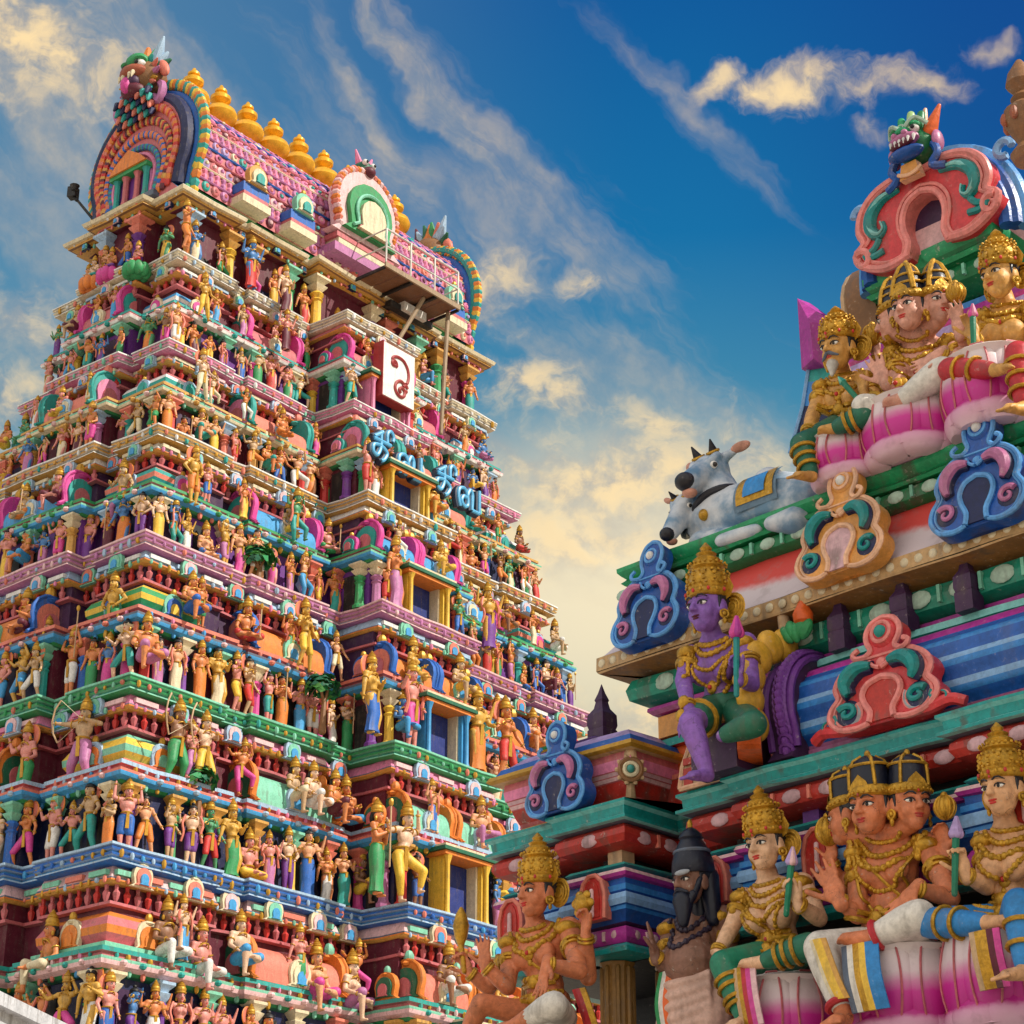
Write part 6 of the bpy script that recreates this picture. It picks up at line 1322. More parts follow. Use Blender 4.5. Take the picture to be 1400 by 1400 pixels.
class Hero:
    def __init__(s, label, base, group=None, name='deity_statue'):
        s.base = V3(base); s.root = empty(name); s.root.matrix_world = SHR_M @ Matrix.Translation(Vector(s.base)); tag(s.root, label, 'statue', group)
        s.b = MB(); s.dec = MB(); s.rings = []; s.maxd = .165
    def part(s, name, mb_or_me, smooth=40):
        me = mb_or_me.mesh(name, smooth) if isinstance(mb_or_me, MB) else mb_or_me
        me.transform(Matrix.Translation(Vector(-s.base))); o = link(name, me, s.root); return o
    def torso(s, shR, shL, hip, neck, build=1.0, bust=0, belly=0, wide=1.0):
        shR, shL, hip, neck = map(V3, (shR, shL, hip, neck)); m = (shR+shL)/2; b = s.b; W = np.linalg.norm(shL-shR)
        ax = unit(shL-shR); up = unit(m-hip); fw = np.cross(up, ax)*-1; fw = np.cross(ax, up)
        fw = unit(fw); fw = fw if fw[1] < 0 else -fw
        Mx = np.stack([ax, -fw, up], 1); s.fw, s.ax, s.up, s.mid, s.hip, s.W = fw, ax, up, m, hip, W
        L = np.linalg.norm(m-hip)
        b.ell(hip+up*.02, (W*.36*wide, .105*build, .10), 'x', Mx); b.ell(hip+up*L*.30, (W*.27*wide, .088*build, .12), 'x', Mx); b.ell(m-up*L*.25, (W*.37*wide, .10*build, .15), 'x', Mx); b.ell(m-up*.035, (W*.44, .072*build, .075), 'x', Mx)
        for q in (-1, 1):
            b.ell(m-up*.115+ax*q*W*.20+fw*.070*build, (W*.17, .045, .065), 'x', Mx)
            if bust: b.ell(m-up*.14+ax*q*W*.20+fw*.085*build, (.068, .068, .068), 'x', Mx)
            b.ell((shR if q < 0 else shL), (.062*build,)*3)
            b.capsule(neck, .045, m+ax*q*W*.30+up*.0, .045)
        if belly: b.ell(hip+up*L*.30+fw*.06, (W*.36, .13, .16), 'x', Mx)
        b.capsule(m-up*.02, .058, neck+up*.06, .052)
    def head(s, c, size, yaw=0.0, pitch=.08, roll=0.0, body=True, lip='red', bindi=True, paintit=True, eyes='eyewhite'):
        Mh = rotM(pitch, roll, 0); Mh = rotM(0, 0, yaw) @ Mh; head_parts(s.b, c, size, Mh)
        if not hasattr(s, 'fp'): s.fp = MB(); s.hair = MB()
        face_paint(s.fp, c, size, Mh, lip, 'hair_black', bindi, eyes)
        cc = V3(c); s.hair.ell(cc+Mh @ V3((0, .12*size, .17*size)), (.362*size, .40*size, .35*size), 'hair_black', Mh, 18, 12)
        for q in (-1, 1): s.hair.capsule(cc+Mh @ V3((q*.31, -.03, .12))*size, .045*size, cc+Mh @ V3((q*.315, -.04, -.06))*size, .018*size, 'hair_black', 8)
        return Mh
    def arm(s, sh, el, wr, hd, n=(0, -1, 0), hs=1.0, curl=.2, side=1, r=1.0, thumb=.5, orn=True, spread=1.0):
        sh, el, wr = map(V3, (sh, el, wr)); b = s.b
        b.capsule(sh, .054*r, sh*.5+el*.5, .050*r); b.capsule(sh*.5+el*.5, .050*r, el, .041*r); b.capsule(el, .042*r, el*.6+wr*.4, .040*r); b.capsule(el*.6+wr*.4, .040*r, wr, .027*r)
        hand(b, wr, hd, n, hs, curl, side, spread, thumb)
        if orn:
            ar = MB(); s.rings.append(('arm_rings', ar)); q_ = unit(el-sh); ar.ell(sh*.9+el*.1+V3((0, -.02, .02)), (.058*r, .062*r, .04*r), 'goldleaf', None, 12, 7)
            limb_ring(ar, sh, el, .42, .055*r, .013); limb_ring(ar, sh, el, .50, .054*r, .009); limb_ring(ar, el, wr, .86, .034*r, .010); limb_ring(ar, el, wr, .95, .033*r, .008)
            ar.ell(sh*.58+el*.42+unit([0, -1, 0])*.055*r, (.022, .014, .03), 'goldleaf', None, 8, 6)
    def leg(s, hip, kn, an, toe=None, cloth=None, r=1.0, upto=.85, skin=True):
        hip, kn, an = map(V3, (hip, kn, an))
        if skin: s.b.capsule(hip, .085*r, kn, .064*r); s.b.capsule(kn, .062*r, kn*.65+an*.35, .060*r); s.b.capsule(kn*.65+an*.35, .060*r, an, .036*r)
        if toe is not None:
            toe = V3(toe); d = unit(toe-an); L = np.linalg.norm(toe-an); e = unit(np.cross(d, [0, 0, 1.])) ; upv = np.cross(e, d)
            s.b.capsule(an+d*.01, .036*r, an+d*L*.72, .026*r, n=10); s.b.ell(an+d*L*.62, (.04*r, .04*r, .024*r), 'x', np.stack([e, d, upv], 1))
            for k in range(5): s.b.capsule(an+d*L*.72+e*(.030-.015*k)*r, .0125*r-.001*k, an+d*L*(1.02-.05*k)+e*(.034-.017*k)*r-upv*.008, .011*r-.0008*k, n=8, k=2)
        if cloth:
            if not hasattr(s, 'cl'): s.cl = {}
            c = s.cl.setdefault(cloth, MB()); c.capsule(hip, .095*r, kn, .075*r); k2 = kn*(1-upto)+an*upto; c.capsule(kn, .075*r, kn*.6+k2*.4, .070*r); c.capsule(kn*.6+k2*.4, .070*r, k2, .050*r)
    def bands(s, kn, an, ts, R0, R1, mat='goldleaf', w=.011, tiltv=None):
        lr = MB(); s.rings.append(('leg_bands', lr))
        for t in ts: limb_ring(lr, kn, an, t, R0+(R1-R0)*t, w, mat)
    def finish(s, skin, vox=.0068, cloth_vox=.010):
        me = s.b.remesh('body', vox, 3, skin); bv = BVHTree.FromPolygons([v.co.copy() for v in me.vertices], [tuple(p.vertices) for p in me.polygons]); s.bv = bv
        s.me = me
        if hasattr(s, 'cl'):
            for k, mb in s.cl.items(): s.part('leggings', mb.remesh('leggings', cloth_vox, 5, k))
    def proj(s, p, d=None, back=.6):
        d = V3(d) if d is not None else -s.fw
        h = s.bv.ray_cast(Vector(V3(p)-d*back), Vector(d)); return np.array(h[0]) if h[0] is not None else None
    def chain(s, f, n=40, r=.009, mat='goldleaf', bead=0, lift=.4, mb=None):
        mb = mb or s.dec; P = []
        for i in range(n+1):
            q = s.proj(f(i/n))
            if q is not None and (q-f(i/n)).dot(s.fw) < s.maxd and (not P or np.linalg.norm(q-P[-1]) < .09): P.append(q+s.fw*r*lift)
        if len(P) > 2:
            mb.tube(P, r, mat, 6)
            if bead:
                L = 0; last = P[0]
                for p in P:
                    if np.linalg.norm(p-last) > bead*1.7: mb.ell(p, (bead, bead, bead), mat, None, 7, 5); last = p
    def neck_set(s, neck, levels, mat='goldleaf', pend=True):
        """garlands hung round the neck and laid on the chest"""
        m, ax, up = s.mid, s.ax, s.up
        for w, drop, r, bead in levels:
            s.chain(lambda t: m+up*(.045-drop*(1-(2*t-1)**2)**.8)+ax*(2*t-1)*w, 44, r, mat, bead)
        if pend:
            q = s.proj(m+up*(.045-levels[-1][1]))
            if q is not None: s.dec.ell(q, (.032, .018, .038), mat, None, 10, 7); s.dec.ell(q+s.fw*.018, (.013,)*3, 'red', None, 8, 6); s.dec.ell(q-up*.05, (.015, .012, .02), mat, None, 8, 6)
    def belt(s, z, r=.014, mat='goldleaf', bead=.016, sag=.02, w=.9):
        for dz in (0, -.032): s.chain(lambda t: s.hip+s.up*(z+dz-sag*(1-(2*t-1)**2))+s.ax*(2*t-1)*s.W*.5*w, 40, r, mat, bead if dz == 0 else 0)
        q = s.proj(s.hip+s.up*(z-sag-.02))
        if q is not None: s.dec.ell(q+s.fw*.01, (.035, .02, .035), mat, None, 10, 7)
    def end(s, skin):
        s.part('body', s.me); s.part('jewellery', s.dec)
        for n_, m_ in s.rings: s.part(n_, m_)
        if hasattr(s, 'fp'): s.part('painted_face', s.fp); s.part('hair', s.hair)
def crown_part(H, c, size, Mh, hgt=1.0, kind='kirita', discs=True, mat='goldleaf'):
    mb = MB(); c = V3(c); T = lambda p: c+Mh @ (V3(p)*size)
    if kind == 'kirita':
        crown(mb, c, size*.93, Mh, hgt*1.04, mat, 24, True)
        for k in range(20):
            a = 2*math.pi*k/20
            for zz, rr in ((.42, .40), (.66, .385), (.84, .345)): mb.ell(T((0, .06, 0))+Mh @ V3((rr*size*math.cos(a), rr*1.06*size*math.sin(a), (.18+(zz-.18)*hgt)*size)), (.03*size,)*3, mat, Mh, 6, 4)
        for q in (-1, 1):     # leaf shaped side pieces behind the ears
            mb.prism([(0, 0), (.12, .05), (.2, .2), (.1, .42), (.02, .3)], T((q*.36, .10, .10)), Mh @ V3((q*size, 0, 0)), Mh @ V3((0, 0, size)), .04*size, mat)
    else:
        cc = T((0, .06, 0))
        mb.lathe([(r*size, z*size) for r, z in ((.355, .16), (.40, .20), (.41, .27), (.385, .33), (.36, .35))], cc, mat, 24, Mh, 1, 1.06)
        mb.prism([(-.2, .28), (.2, .28), (.15, .40), (0, .54), (-.15, .40)], cc+Mh @ V3((0, -.40*size, 0)), Mh @ V3((size, 0, 0)), Mh @ V3((0, .06*size, size)), .04*size, mat)
        tp = (.355, .345, .325, .27, .25, .10) if kind == 'jata' else (.35, .31, .25, .18, .14, .04)
        zs = (.33, .56, .78, .84, .90, 1.0) if kind == 'jata' else (.33, .55, .78, .92, 1.02, 1.12)
        mb.lathe([(r*size, (.33+(z-.33)*hgt)*size) for r, z in zip(tp, zs)], cc, 'hair_navy', 20, Mh, 1, 1.04)
        for k in range(4):
            aa = 2*math.pi*k/4-math.pi/4; e = V3((math.cos(aa), 1.05*math.sin(aa), 0))
            mb.tube([cc+Mh @ ((e*(r+.015)+V3((0, 0, .33+(z-.33)*hgt)))*size) for r, z in zip(tp, zs)], (.034 if kind == 'jata' else .06)*size, mat, 6)
        for z, r in ((zs[2], tp[2]), (zs[1], tp[1]))[:1 if kind == 'jata' else 2]: mb.torus(cc+Mh @ V3((0, 0, (.33+(z-.33)*hgt)*size)), Mh @ V3((0, 0, 1.)), (r+.012)*size, .028*size, mat, 24, 6, (1, 1.05))
        mb.ell(cc+Mh @ V3((0, 0, (.36+(zs[-1]-.33)*hgt)*size)), (.06*size, .06*size, .085*size), mat, Mh, 8, 6)
        for k in range(13):
            aa = -math.pi/2+(k-6)*.27; mb.ell(cc+Mh @ V3((.41*size*math.cos(aa), .435*size*math.sin(aa), .235*size)), (.03*size,)*3, mat, Mh, 7, 5)
    if kind != 'kirita' or discs:
        for q in (-1, 1):
            o = T((q*.36, .02, -.19)); mb.torus(o, Mh @ V3((q, -.5, 0)), .075*size, .025*size, mat, 14, 6); mb.ell(o, (.05*size,)*3, mat, None, 8, 6); mb.ell(o-V3((0, 0, .13*size)), (.04*size, .04*size, .07*size), mat, None, 8, 6)
    o = H.part('crown', mb); 
    if discs:
        d = MB(); p = T((.30, .34, .06)); nrm = Mh @ V3((.1, -1., 0)); Mx = np.stack([unit(np.cross(nrm, [0, 0, 1.])), unit(nrm), V3((0, 0, 1))], 1)
        for q, xx in ((1, .36), (-1, -.36)):
            p = T((xx, .28, -.02)); d.ell(p, (.27*size, .05*size, .30*size), mat, Mx, 20, 8)
            for r in (.23, .16, .09): d.torus(p+unit(nrm)*.045*size, nrm, r*size, .022*size, mat, 20, 6)
        H.part('halo_disc', d)
    return o
def lotus_seat(c, R, h, label, group=None):
    """broad lotus seat: two rings of fat overlapping petals with a flat top"""
    mb = MB(); n = 8
    for ring, (zc, rr, hh, off) in enumerate(((h*.56, R*.80, h*.46, 0), (h*.16, R*.78, h*.20, .5))):
        for k in range(n):
            a = 2*math.pi*(k+off)/n+.25; ca, sa = math.cos(a), math.sin(a); Mx = np.stack([V3((-sa, ca, 0)), V3((ca, sa, 0)), V3((0, 0, 1))], 1); rows = []
            for i in range(9):
                t = i/8; wdt = R*.44*math.sin(math.pi*min(1, .12+.80*t))**.6; bul = R*(.08+.14*math.sin(math.pi*min(1, t*.9+.1)))
                z = zc-hh+2*hh*t; row = []
                for j in range(9):
                    u = -1+j/4; row.append(V3(((u*wdt), bul*(1-u*u)**.55 if abs(u) < 1 else 0, z)))
                rows.append(row)
            rings = [[Mx @ V3((p[0], p[1]+rr*.85, p[2])) for p in row]+[Mx @ V3((p[0]*.9, rr*.6, p[2])) for p in row[::-1]] for row in rows]
            mb.ring_skin(rings, 'lotus_paint')
            if ring == 0: mb.tube([r_[2]+Mx @ V3((0, .004, 0)) for r_ in rings]+[r_[6]+Mx @ V3((0, .004, 0)) for r_ in rings[::-1]], .0055, 'rose', 5)
    mb.lathe([(R*.7, .0), (R*.85, .02), (R*.6, h*.3), (R*.8, h*.9), (R*.86, h*.97), (R*.8, h)], (0, 0, 0), 'lotus_paint', 24)
    o = mb.obj('lotus_pedestal', smooth=50); o.matrix_world = SHR_M @ Matrix.Translation(Vector(c)); tag(o, label, 'pedestal', group); return o
def lotus_bud(H, p, q, bud=.03, colr='palepink', tip='hotpink', name='lotus_bud', stem='leaf_green'):
    mb = MB(); p, q = V3(p), V3(q); d = unit(q-p); mb.capsule(p, .014, q, .017, stem, 8); mb.ell(q+d*bud*.2, (bud*.8, bud*.8, bud*.7), stem, None, 10, 6)
    e = unit(np.cross(d, [0, 1., .1])); f = np.cross(d, e)
    for k in range(5):
        a = k*1.257; o = (e*math.cos(a)+f*math.sin(a))*bud*.45; mb.capsule(q+o, bud*.62, q+o*.25+d*bud*2.2, bud*.16, colr if k % 2 else tip, 8)
    H.part(name, mb)
def gold_ball(H, p, r, name='gold_orb'):
    mb = MB(); p = V3(p); mb.ell(p, (r, r, r*1.1), 'goldleaf', None, 16, 10)
    for k in range(6): mb.torus(p, (math.cos(k*.52), math.sin(k*.52), 0), r*1.0, r*.10, 'goldleaf', 18, 5, (1, 1.1))
    mb.ell(p+[0, 0, r*1.15], (r*.35,)*3, 'goldleaf', None, 8, 6); H.part(name, mb)
FW = V3((0, -1, 0)); UP_ = V3((0, 0, 1)); RT = V3((1, 0, 0))
SEATG = 'lotus seats of the shrine statues'
def drape(H, pts, mats, w, name='sash', th=.012):
    """striped cloth band following pts, widths split into stripes across the shrine's x axis"""
    mb = MB(); P = catmull(pts, 6); n = len(mats)
    for k, m_ in enumerate(mats):
        x0, x1 = -w/2+w*k/n, -w/2+w*(k+1)/n
        rings = []
        for p in P: rings.append([p+RT*x0+FW*th*(.6+.8*math.sin(math.pi*(k+.0)/n)), p+RT*x1+FW*th*(.6+.8*math.sin(math.pi*(k+1.)/n)), p+RT*x1, p+RT*x0])
        mb.ring_skin(rings, m_)
    return H.part(name, mb)
# ---------------------------------------------------------------- seated figure with lotus bud, lower row
def lotus_lady():
    c = S(1047, 1157, .30); sR, sL = S(1019, 1230, .22), S(1097, 1210, .20); hip = S(1068, 1303, .20); nk = (sR+sL)/2+V3((-.02, -.02, .06))
    H = Hero('pale seated figure in green banded leggings holding a lilac lotus bud, beside the sage', hip-[0, 0, .1])
    H.torso(sR, sL, hip, nk, 1.0, 1); Mh = H.head(c, .252, .0, .10, -.06)
    eR, wR = S(1000, 1268, .30), S(981, 1303, .42); H.arm(sR, eR, wR, S(1012, 1322, .46)-wR, (.1, .3, -1), 1.0, .25, -1)
    eL, wL = S(1120, 1256, .26), S(1091, 1236, .40); H.arm(sL, eL, wL, S(1082, 1205, .42)-wL, (-.3, -1, 0), 1.0, 1.25, 1)
    k1, a1 = S(989, 1318, .50), S(1020, 1398, .52); H.leg(S(1052, 1308, .24), k1, a1, a1+[0, -.14, -.03], 'leaf_green', .92)
    k2, a2 = S(1106, 1294, .46), S(1040, 1316, .52); H.leg(S(1084, 1306, .22), k2, a2, S(1008, 1318, .56), 'cloth_green2', .9)
    H.bands(k1, a1, (.28, .42, .62, .72), .074, .056); H.bands(k2, a2, (.25, .45, .62), .070, .052)
    H.finish('h_pale'); H.neck_set(nk, [(.075, .02, .010, .012), (.11, .075, .011, .015), (.15, .13, .012, .017), (.17, .20, .010, .014), (.15, .29, .009, .013)]); H.belt(.10); H.belt(.04, .012)
    H.chain(lambda t: H.mid+H.ax*(-.13+.22*t)+H.up*(-.02-.30*t), 30, .010, 'goldleaf', .012)
    crown_part(H, c, .252, Mh, .92); p = S(1075, 1250, .44); lotus_bud(H, p, S(1082, 1178, .46), .030, 'lilac', 'palepink')
    drape(H, [S(1018, 1322, .53), S(1022, 1360, .56), S(1030, 1402, .56)], ['tan', 'goldleaf', 'cloth_red', 'hotpink', 'palepink'], .13)
    H.end('h_pale'); b = S(1078, 1335, .22); lotus_seat((b[0]+.02, b[1]-.02, 3.30), .27, .37, 'pink and white lotus seat under the figure holding a lotus bud and wearing green leggings', SEATG)
paint('cloth_green2', (.008, .15, .085), .4, .3)
lotus_lady()
# ---------------------------------------------------------------- figure with several heads, lower row
def many_heads(low=True):
    if low:
        c0, c1, c2 = S(1192, 1105, .32), S(1245, 1100, .26), S(1161, 1118, .24); sz = .275
        sR, sL = S(1174, 1166, .20), S(1268, 1156, .18); hip = S(1214, 1276, .20); nk = S(1208, 1146, .22)
        H = Hero('orange seated figure with several heads, navy crowns and white leggings, lower row', hip-[0, 0, .1])
    else:
        c0, c1, c2 = S(1245, 424, -.12), S(1281, 418, -.20), S(1224, 438, -.22); sz = .262
        sR, sL = S(1224, 482, -.30), S(1302, 472, -.32); hip = S(1262, 556, -.30); nk = S(1255, 462, -.28)
        H = Hero('pink skinned seated figure with several heads and pointed crowns, in the upper row', hip-[0, 0, .1])
    H.torso(sR, sL, hip, nk, 1.05, 0); Ms = [H.head(c0, sz, .02, .08), H.head(c1, sz*.95, 1.0, .08), H.head(c2, sz*.92, -1.25, .08)]
    H.b.capsule(nk, .055, c1-[0, 0, .08], .05); H.b.capsule(nk, .05, c2-[0, 0, .08], .045)
    if low:
        e, w = S(1172, 1252, .32), S(1147, 1230, .42); H.arm(sR, e, w, S(1120, 1172, .40)-w, FW+[.2, 0, 0], 1.40, .08, -1)
        e, w = S(1152, 1215, .14), S(1138, 1178, .22); H.arm(sR+[0, .05, -.02], e, w, UP_, FW, .95, .9, -1, .85); gold_ball(H, S(1133, 1136, .24), .062)
        e, w = S(1300, 1228, .30), S(1252, 1214, .46); H.arm(sL, e, w, S(1222, 1246, .50)-w, FW+[0, 0, .3], 1.10, .12, -1, 1.05)
        e, w = S(1312, 1200, .10), S(1293, 1166, .20); H.arm(sL+[0, .05, -.02], e, w, UP_+[-.1, 0, 0], FW, 1.0, .9, 1, .85); gold_ball(H, S(1292, 1104, .24), .05, 'gold_flask')
        k1, a1 = S(1256, 1254, .46), S(1188, 1283, .52); h1 = S(1242, 1292, .24); H.leg(h1, k1, a1, S(1143, 1284, .56), 'cloth_white', 1.12, .80)
        k2, a2 = S(1122, 1296, .52), S(1156, 1392, .56); H.leg(S(1190, 1296, .24), k2, a2, a2+[.02, -.15, -.04], 'cloth_white', 1.08, .80)
        hm = MB(); H.rings.append(('trouser_hem', hm)); hm2 = MB(); H.rings.append(('trouser_hem', hm2))
        limb_ring(hm, k1, a1, .84, .058, .017, 'cloth_red'); limb_ring(hm2, k2, a2, .82, .060, .017, 'cloth_red')
        skin = 'h_orange'
    else:
        e, w = S(1230, 538, -.10), S(1209, 522, .0); H.arm(sR, e, w, S(1190, 478, .0)-w, FW+[.2, 0, 0], 1.15, .08, -1)
        e, w = S(1205, 510, -.34), S(1198, 484, -.28); H.arm(sR+[0, .05, -.02], e, w, UP_, FW, .9, .9, -1, .8); gold_ball(H, S(1193, 458, -.26), .055)
        e, w = S(1320, 500, -.14), S(1286, 482, .0); H.arm(sL, e, w, S(1256, 500, .04)-w, FW+[0, 0, .3], 1.05, .12, -1, 1.0)
        e, w = S(1328, 492, -.30), S(1312, 456, -.16); H.arm(sL+[0, .05, -.02], e, w, S(1306, 418, -.14)-w, FW, 1.1, .35, 1, .9); gold_ball(H, S(1307, 400, -.16), .05, 'gold_flask')
        k1, a1 = S(1288, 508, -.02), S(1236, 545, .06); h1 = S(1276, 560, -.24); H.leg(h1, k1, a1, S(1206, 552, .10), 'cloth_white', 1.1, .92)
        k2, a2 = S(1182, 556, .04), S(1214, 582, -.06); H.leg(S(1240, 566, -.24), k2, a2, None, 'cloth_white', .95, .95)
        H.bands(S(1240, 562, -.24), k2, (.55, .8), .085, .078); skin = 'h_pink'
    H.finish(skin); H.neck_set(nk, [(.10, .03, .010, .013), (.15, .10, .012, .016), (.20, .16, .012, .018), (.19, .26, .010, .014), (.16, .36, .009, .0)]); H.belt(.09)
    H.chain(lambda t: H.mid+H.ax*(-.17+.30*t)+H.up*(.02-.30*t), 30, .009, 'goldleaf', .0); H.chain(lambda t: H.mid+H.ax*(.19-.02*t)+H.up*(.03-.20*t), 20, .020, 'goldleaf', .024); H.chain(lambda t: H.mid+H.ax*(-.19+.02*t)+H.up*(.03-.20*t), 20, .016, 'goldleaf', .02)
    q = H.proj(H.hip+H.up*.17)
    if q is not None: H.dec.ell(q, (.012, .006, .012), 'cloth_red', None, 8, 5)
    for c, m_, k in zip((c0, c1, c2), Ms, (1, .95, .92)): crown_part(H, c, sz*k, m_, .86 if low else .9, 'jata' if low else 'spike', False)
    if low:
        drape(H, [S(1176, 1290, .54), S(1180, 1335, .60), S(1192, 1382, .58)], ['slate', 'cloth_white', 'goldleaf', 'yellow', 'cloth_blue', 'cloth_blue'], .20)
        drape(H, [k2+[.045, -.075, .02], k2*.5+a2*.5+[.05, -.07, 0], k2*.22+a2*.78+[.05, -.05, 0]], ['cream', 'yellow', 'yellow', 'ochre'], .09, 'legging_stripe')
        H.end(skin); b = S(1246, 1345, .22); lotus_seat((b[0], b[1]-.02, 3.28), .32, .42, 'large pink and white lotus seat under the orange figure with several heads', SEATG)
    else:
        H.end(skin); b = S(1256, 600, -.20); lotus_seat((b[0], b[1], 6.285), .33, .34, 'large pink and white lotus seat under the pink figure with several heads', SEATG)
many_heads(True)
# ---------------------------------------------------------------- right-hand figure, lower row
def blue_legs():
    c = S(1372, 1080, .30); sR, sL = S(1348, 1153, .20), S(1424, 1142, .16); hip = S(1382, 1254, .18); nk = (sR+sL)/2+V3((-.03, -.03, .06))
    H = Hero('golden seated figure in blue banded leggings at the right edge of the lower row', hip-[0, 0, .1])
    H.torso(sR, sL, hip, nk, 1.0, 1); Mh = H.head(c, .258, -.05, .06)
    e, w = S(1349, 1212, .28), S(1320, 1196, .42); H.arm(sR, e, w, S(1310, 1166, .44)-w, (.3, -1, 0), 1.0, 1.2, -1)
    e, w = S(1440, 1210, .2), S(1420, 1254, .34); H.arm(sL, e, w, FW+[-.2, 0, -.3], (0, .2, -1), 1.0, .3, 1)
    k1, a1 = S(1272, 1262, .44), S(1356, 1262, .54); H.leg(S(1368, 1262, .22), k1, a1, S(1392, 1256, .6), 'cloth_blue', .95)
    k2, a2 = S(1393, 1236, .56), S(1402, 1330, .62); H.leg(S(1392, 1262, .22), k2, a2, a2+[-.04, -.15, -.03], 'cloth_blue', .95)
    H.bands(k1, a1, (.25, .5), .076, .056); H.bands(k2, a2, (.3, .62), .076, .058)
    H.finish('h_peach'); H.neck_set(nk, [(.08, .02, .011, .013), (.12, .08, .012, .016), (.16, .15, .012, .018), (.17, .24, .010, .015)]); H.belt(.10); H.belt(.04)
    crown_part(H, c, .258, Mh, .92); lotus_bud(H, S(1305, 1222, .46), S(1307, 1140, .46), .034, 'lilac', 'lilac')
    drape(H, [S(1346, 1272, .58), S(1352, 1310, .58), S(1362, 1352, .54)], ['tan', 'goldleaf', 'goldleaf', 'maroon', 'hotpink'], .15)
    H.end('h_peach'); b = S(1362, 1330, .22); lotus_seat((b[0]+.05, b[1], 3.26), .32, .46, 'pink and white lotus seat at the right edge under the figure in blue leggings', SEATG)
blue_legs()
# ---------------------------------------------------------------- orange four-armed figure at the corner
def corner_guard():
    c = S(735, 1222, .46); sR, sL = S(700, 1290, .38), S(778, 1270, .36); hip = S(748, 1378, .36); nk = (sR+sL)/2+V3((-.02, -.02, .06))
    H = Hero('orange figure with four arms and tall gold crown, raised palms, before the corner kiosk', hip-[0, 0, .1])
    H.torso(sR, sL, hip, nk, 1.05, 0); Mh = H.head(c, .262, -.12, .04)
    e, w = S(804, 1336, .40), S(801, 1278, .50); H.arm(sL+[0, .03, 0], e, w, UP_, FW+[-.3, 0, 0], 1.05, 1.3, 1, 1.1)
    e, w = S(792, 1328, .56), S(748, 1318, .72); H.arm(sL, e, w, S(737, 1366, .76)-w, FW+[-.1, 0, .2], 1.15, .10, -1, 1.05)
    e, w = S(694, 1350, .52), S(664, 1322, .62); H.arm(sR, e, w, S(660, 1276, .62)-w, FW+[.1, 0, 0], 1.05, .06, -1, 1.05)
    e, w = S(668, 1350, .36), S(642, 1330, .46); H.arm(sR+[0, .05, 0], e, w, S(630, 1306, .48)-w, FW, 1.0, 1.25, -1, 1.05)
    k1, a1 = S(658, 1372, .72), S(630, 1430, .70); H.leg(S(726, 1388, .42), k1, a1, None, None, .85)
    k2, a2 = S(757, 1374, .80), S(700, 1404, .84); H.leg(S(766, 1392, .42), k2, a2, S(668, 1408, .86), 'cloth_white', .95, .62)
    H.finish('h_orange'); H.neck_set(nk, [(.085, .02, .014, .016), (.13, .08, .012, .016), (.17, .15, .012, .018)]); H.belt(.16, .016, 'goldleaf', .02); H.belt(.07)
    H.chain(lambda t: H.mid+H.ax*(-.17+.30*t)+H.up*(.02-.30*t), 30, .009, 'goldleaf')
    crown_part(H, c, .262, Mh, .95)
    g = MB(); p = S(797, 1236, .50); g.ell(p, (.05, .05, .055), 'goldleaf'); [g.ell(p+[.05*math.cos(k), 0, .05*math.sin(k)], (.025, .02, .025), 'goldleaf', None, 8, 5) for k in range(6)]; H.part('gold_conch', g)
    g = MB(); g.capsule(S(635, 1328, .49), .014, S(630, 1290, .49), .016, 'goldleaf'); g.lathe([(.012, 0), (.035, .06), (.045, .12), (.03, .18), (.008, .22)], S(630, 1296, .49), 'goldleaf', 14); H.part('gold_mace', g)
    drape(H, [S(792, 1352, .38), S(802, 1380, .40), S(814, 1420, .42)], ['cloth_red', 'cloth_red', 'goldleaf'], .09)
    H.end('h_orange')
corner_guard()
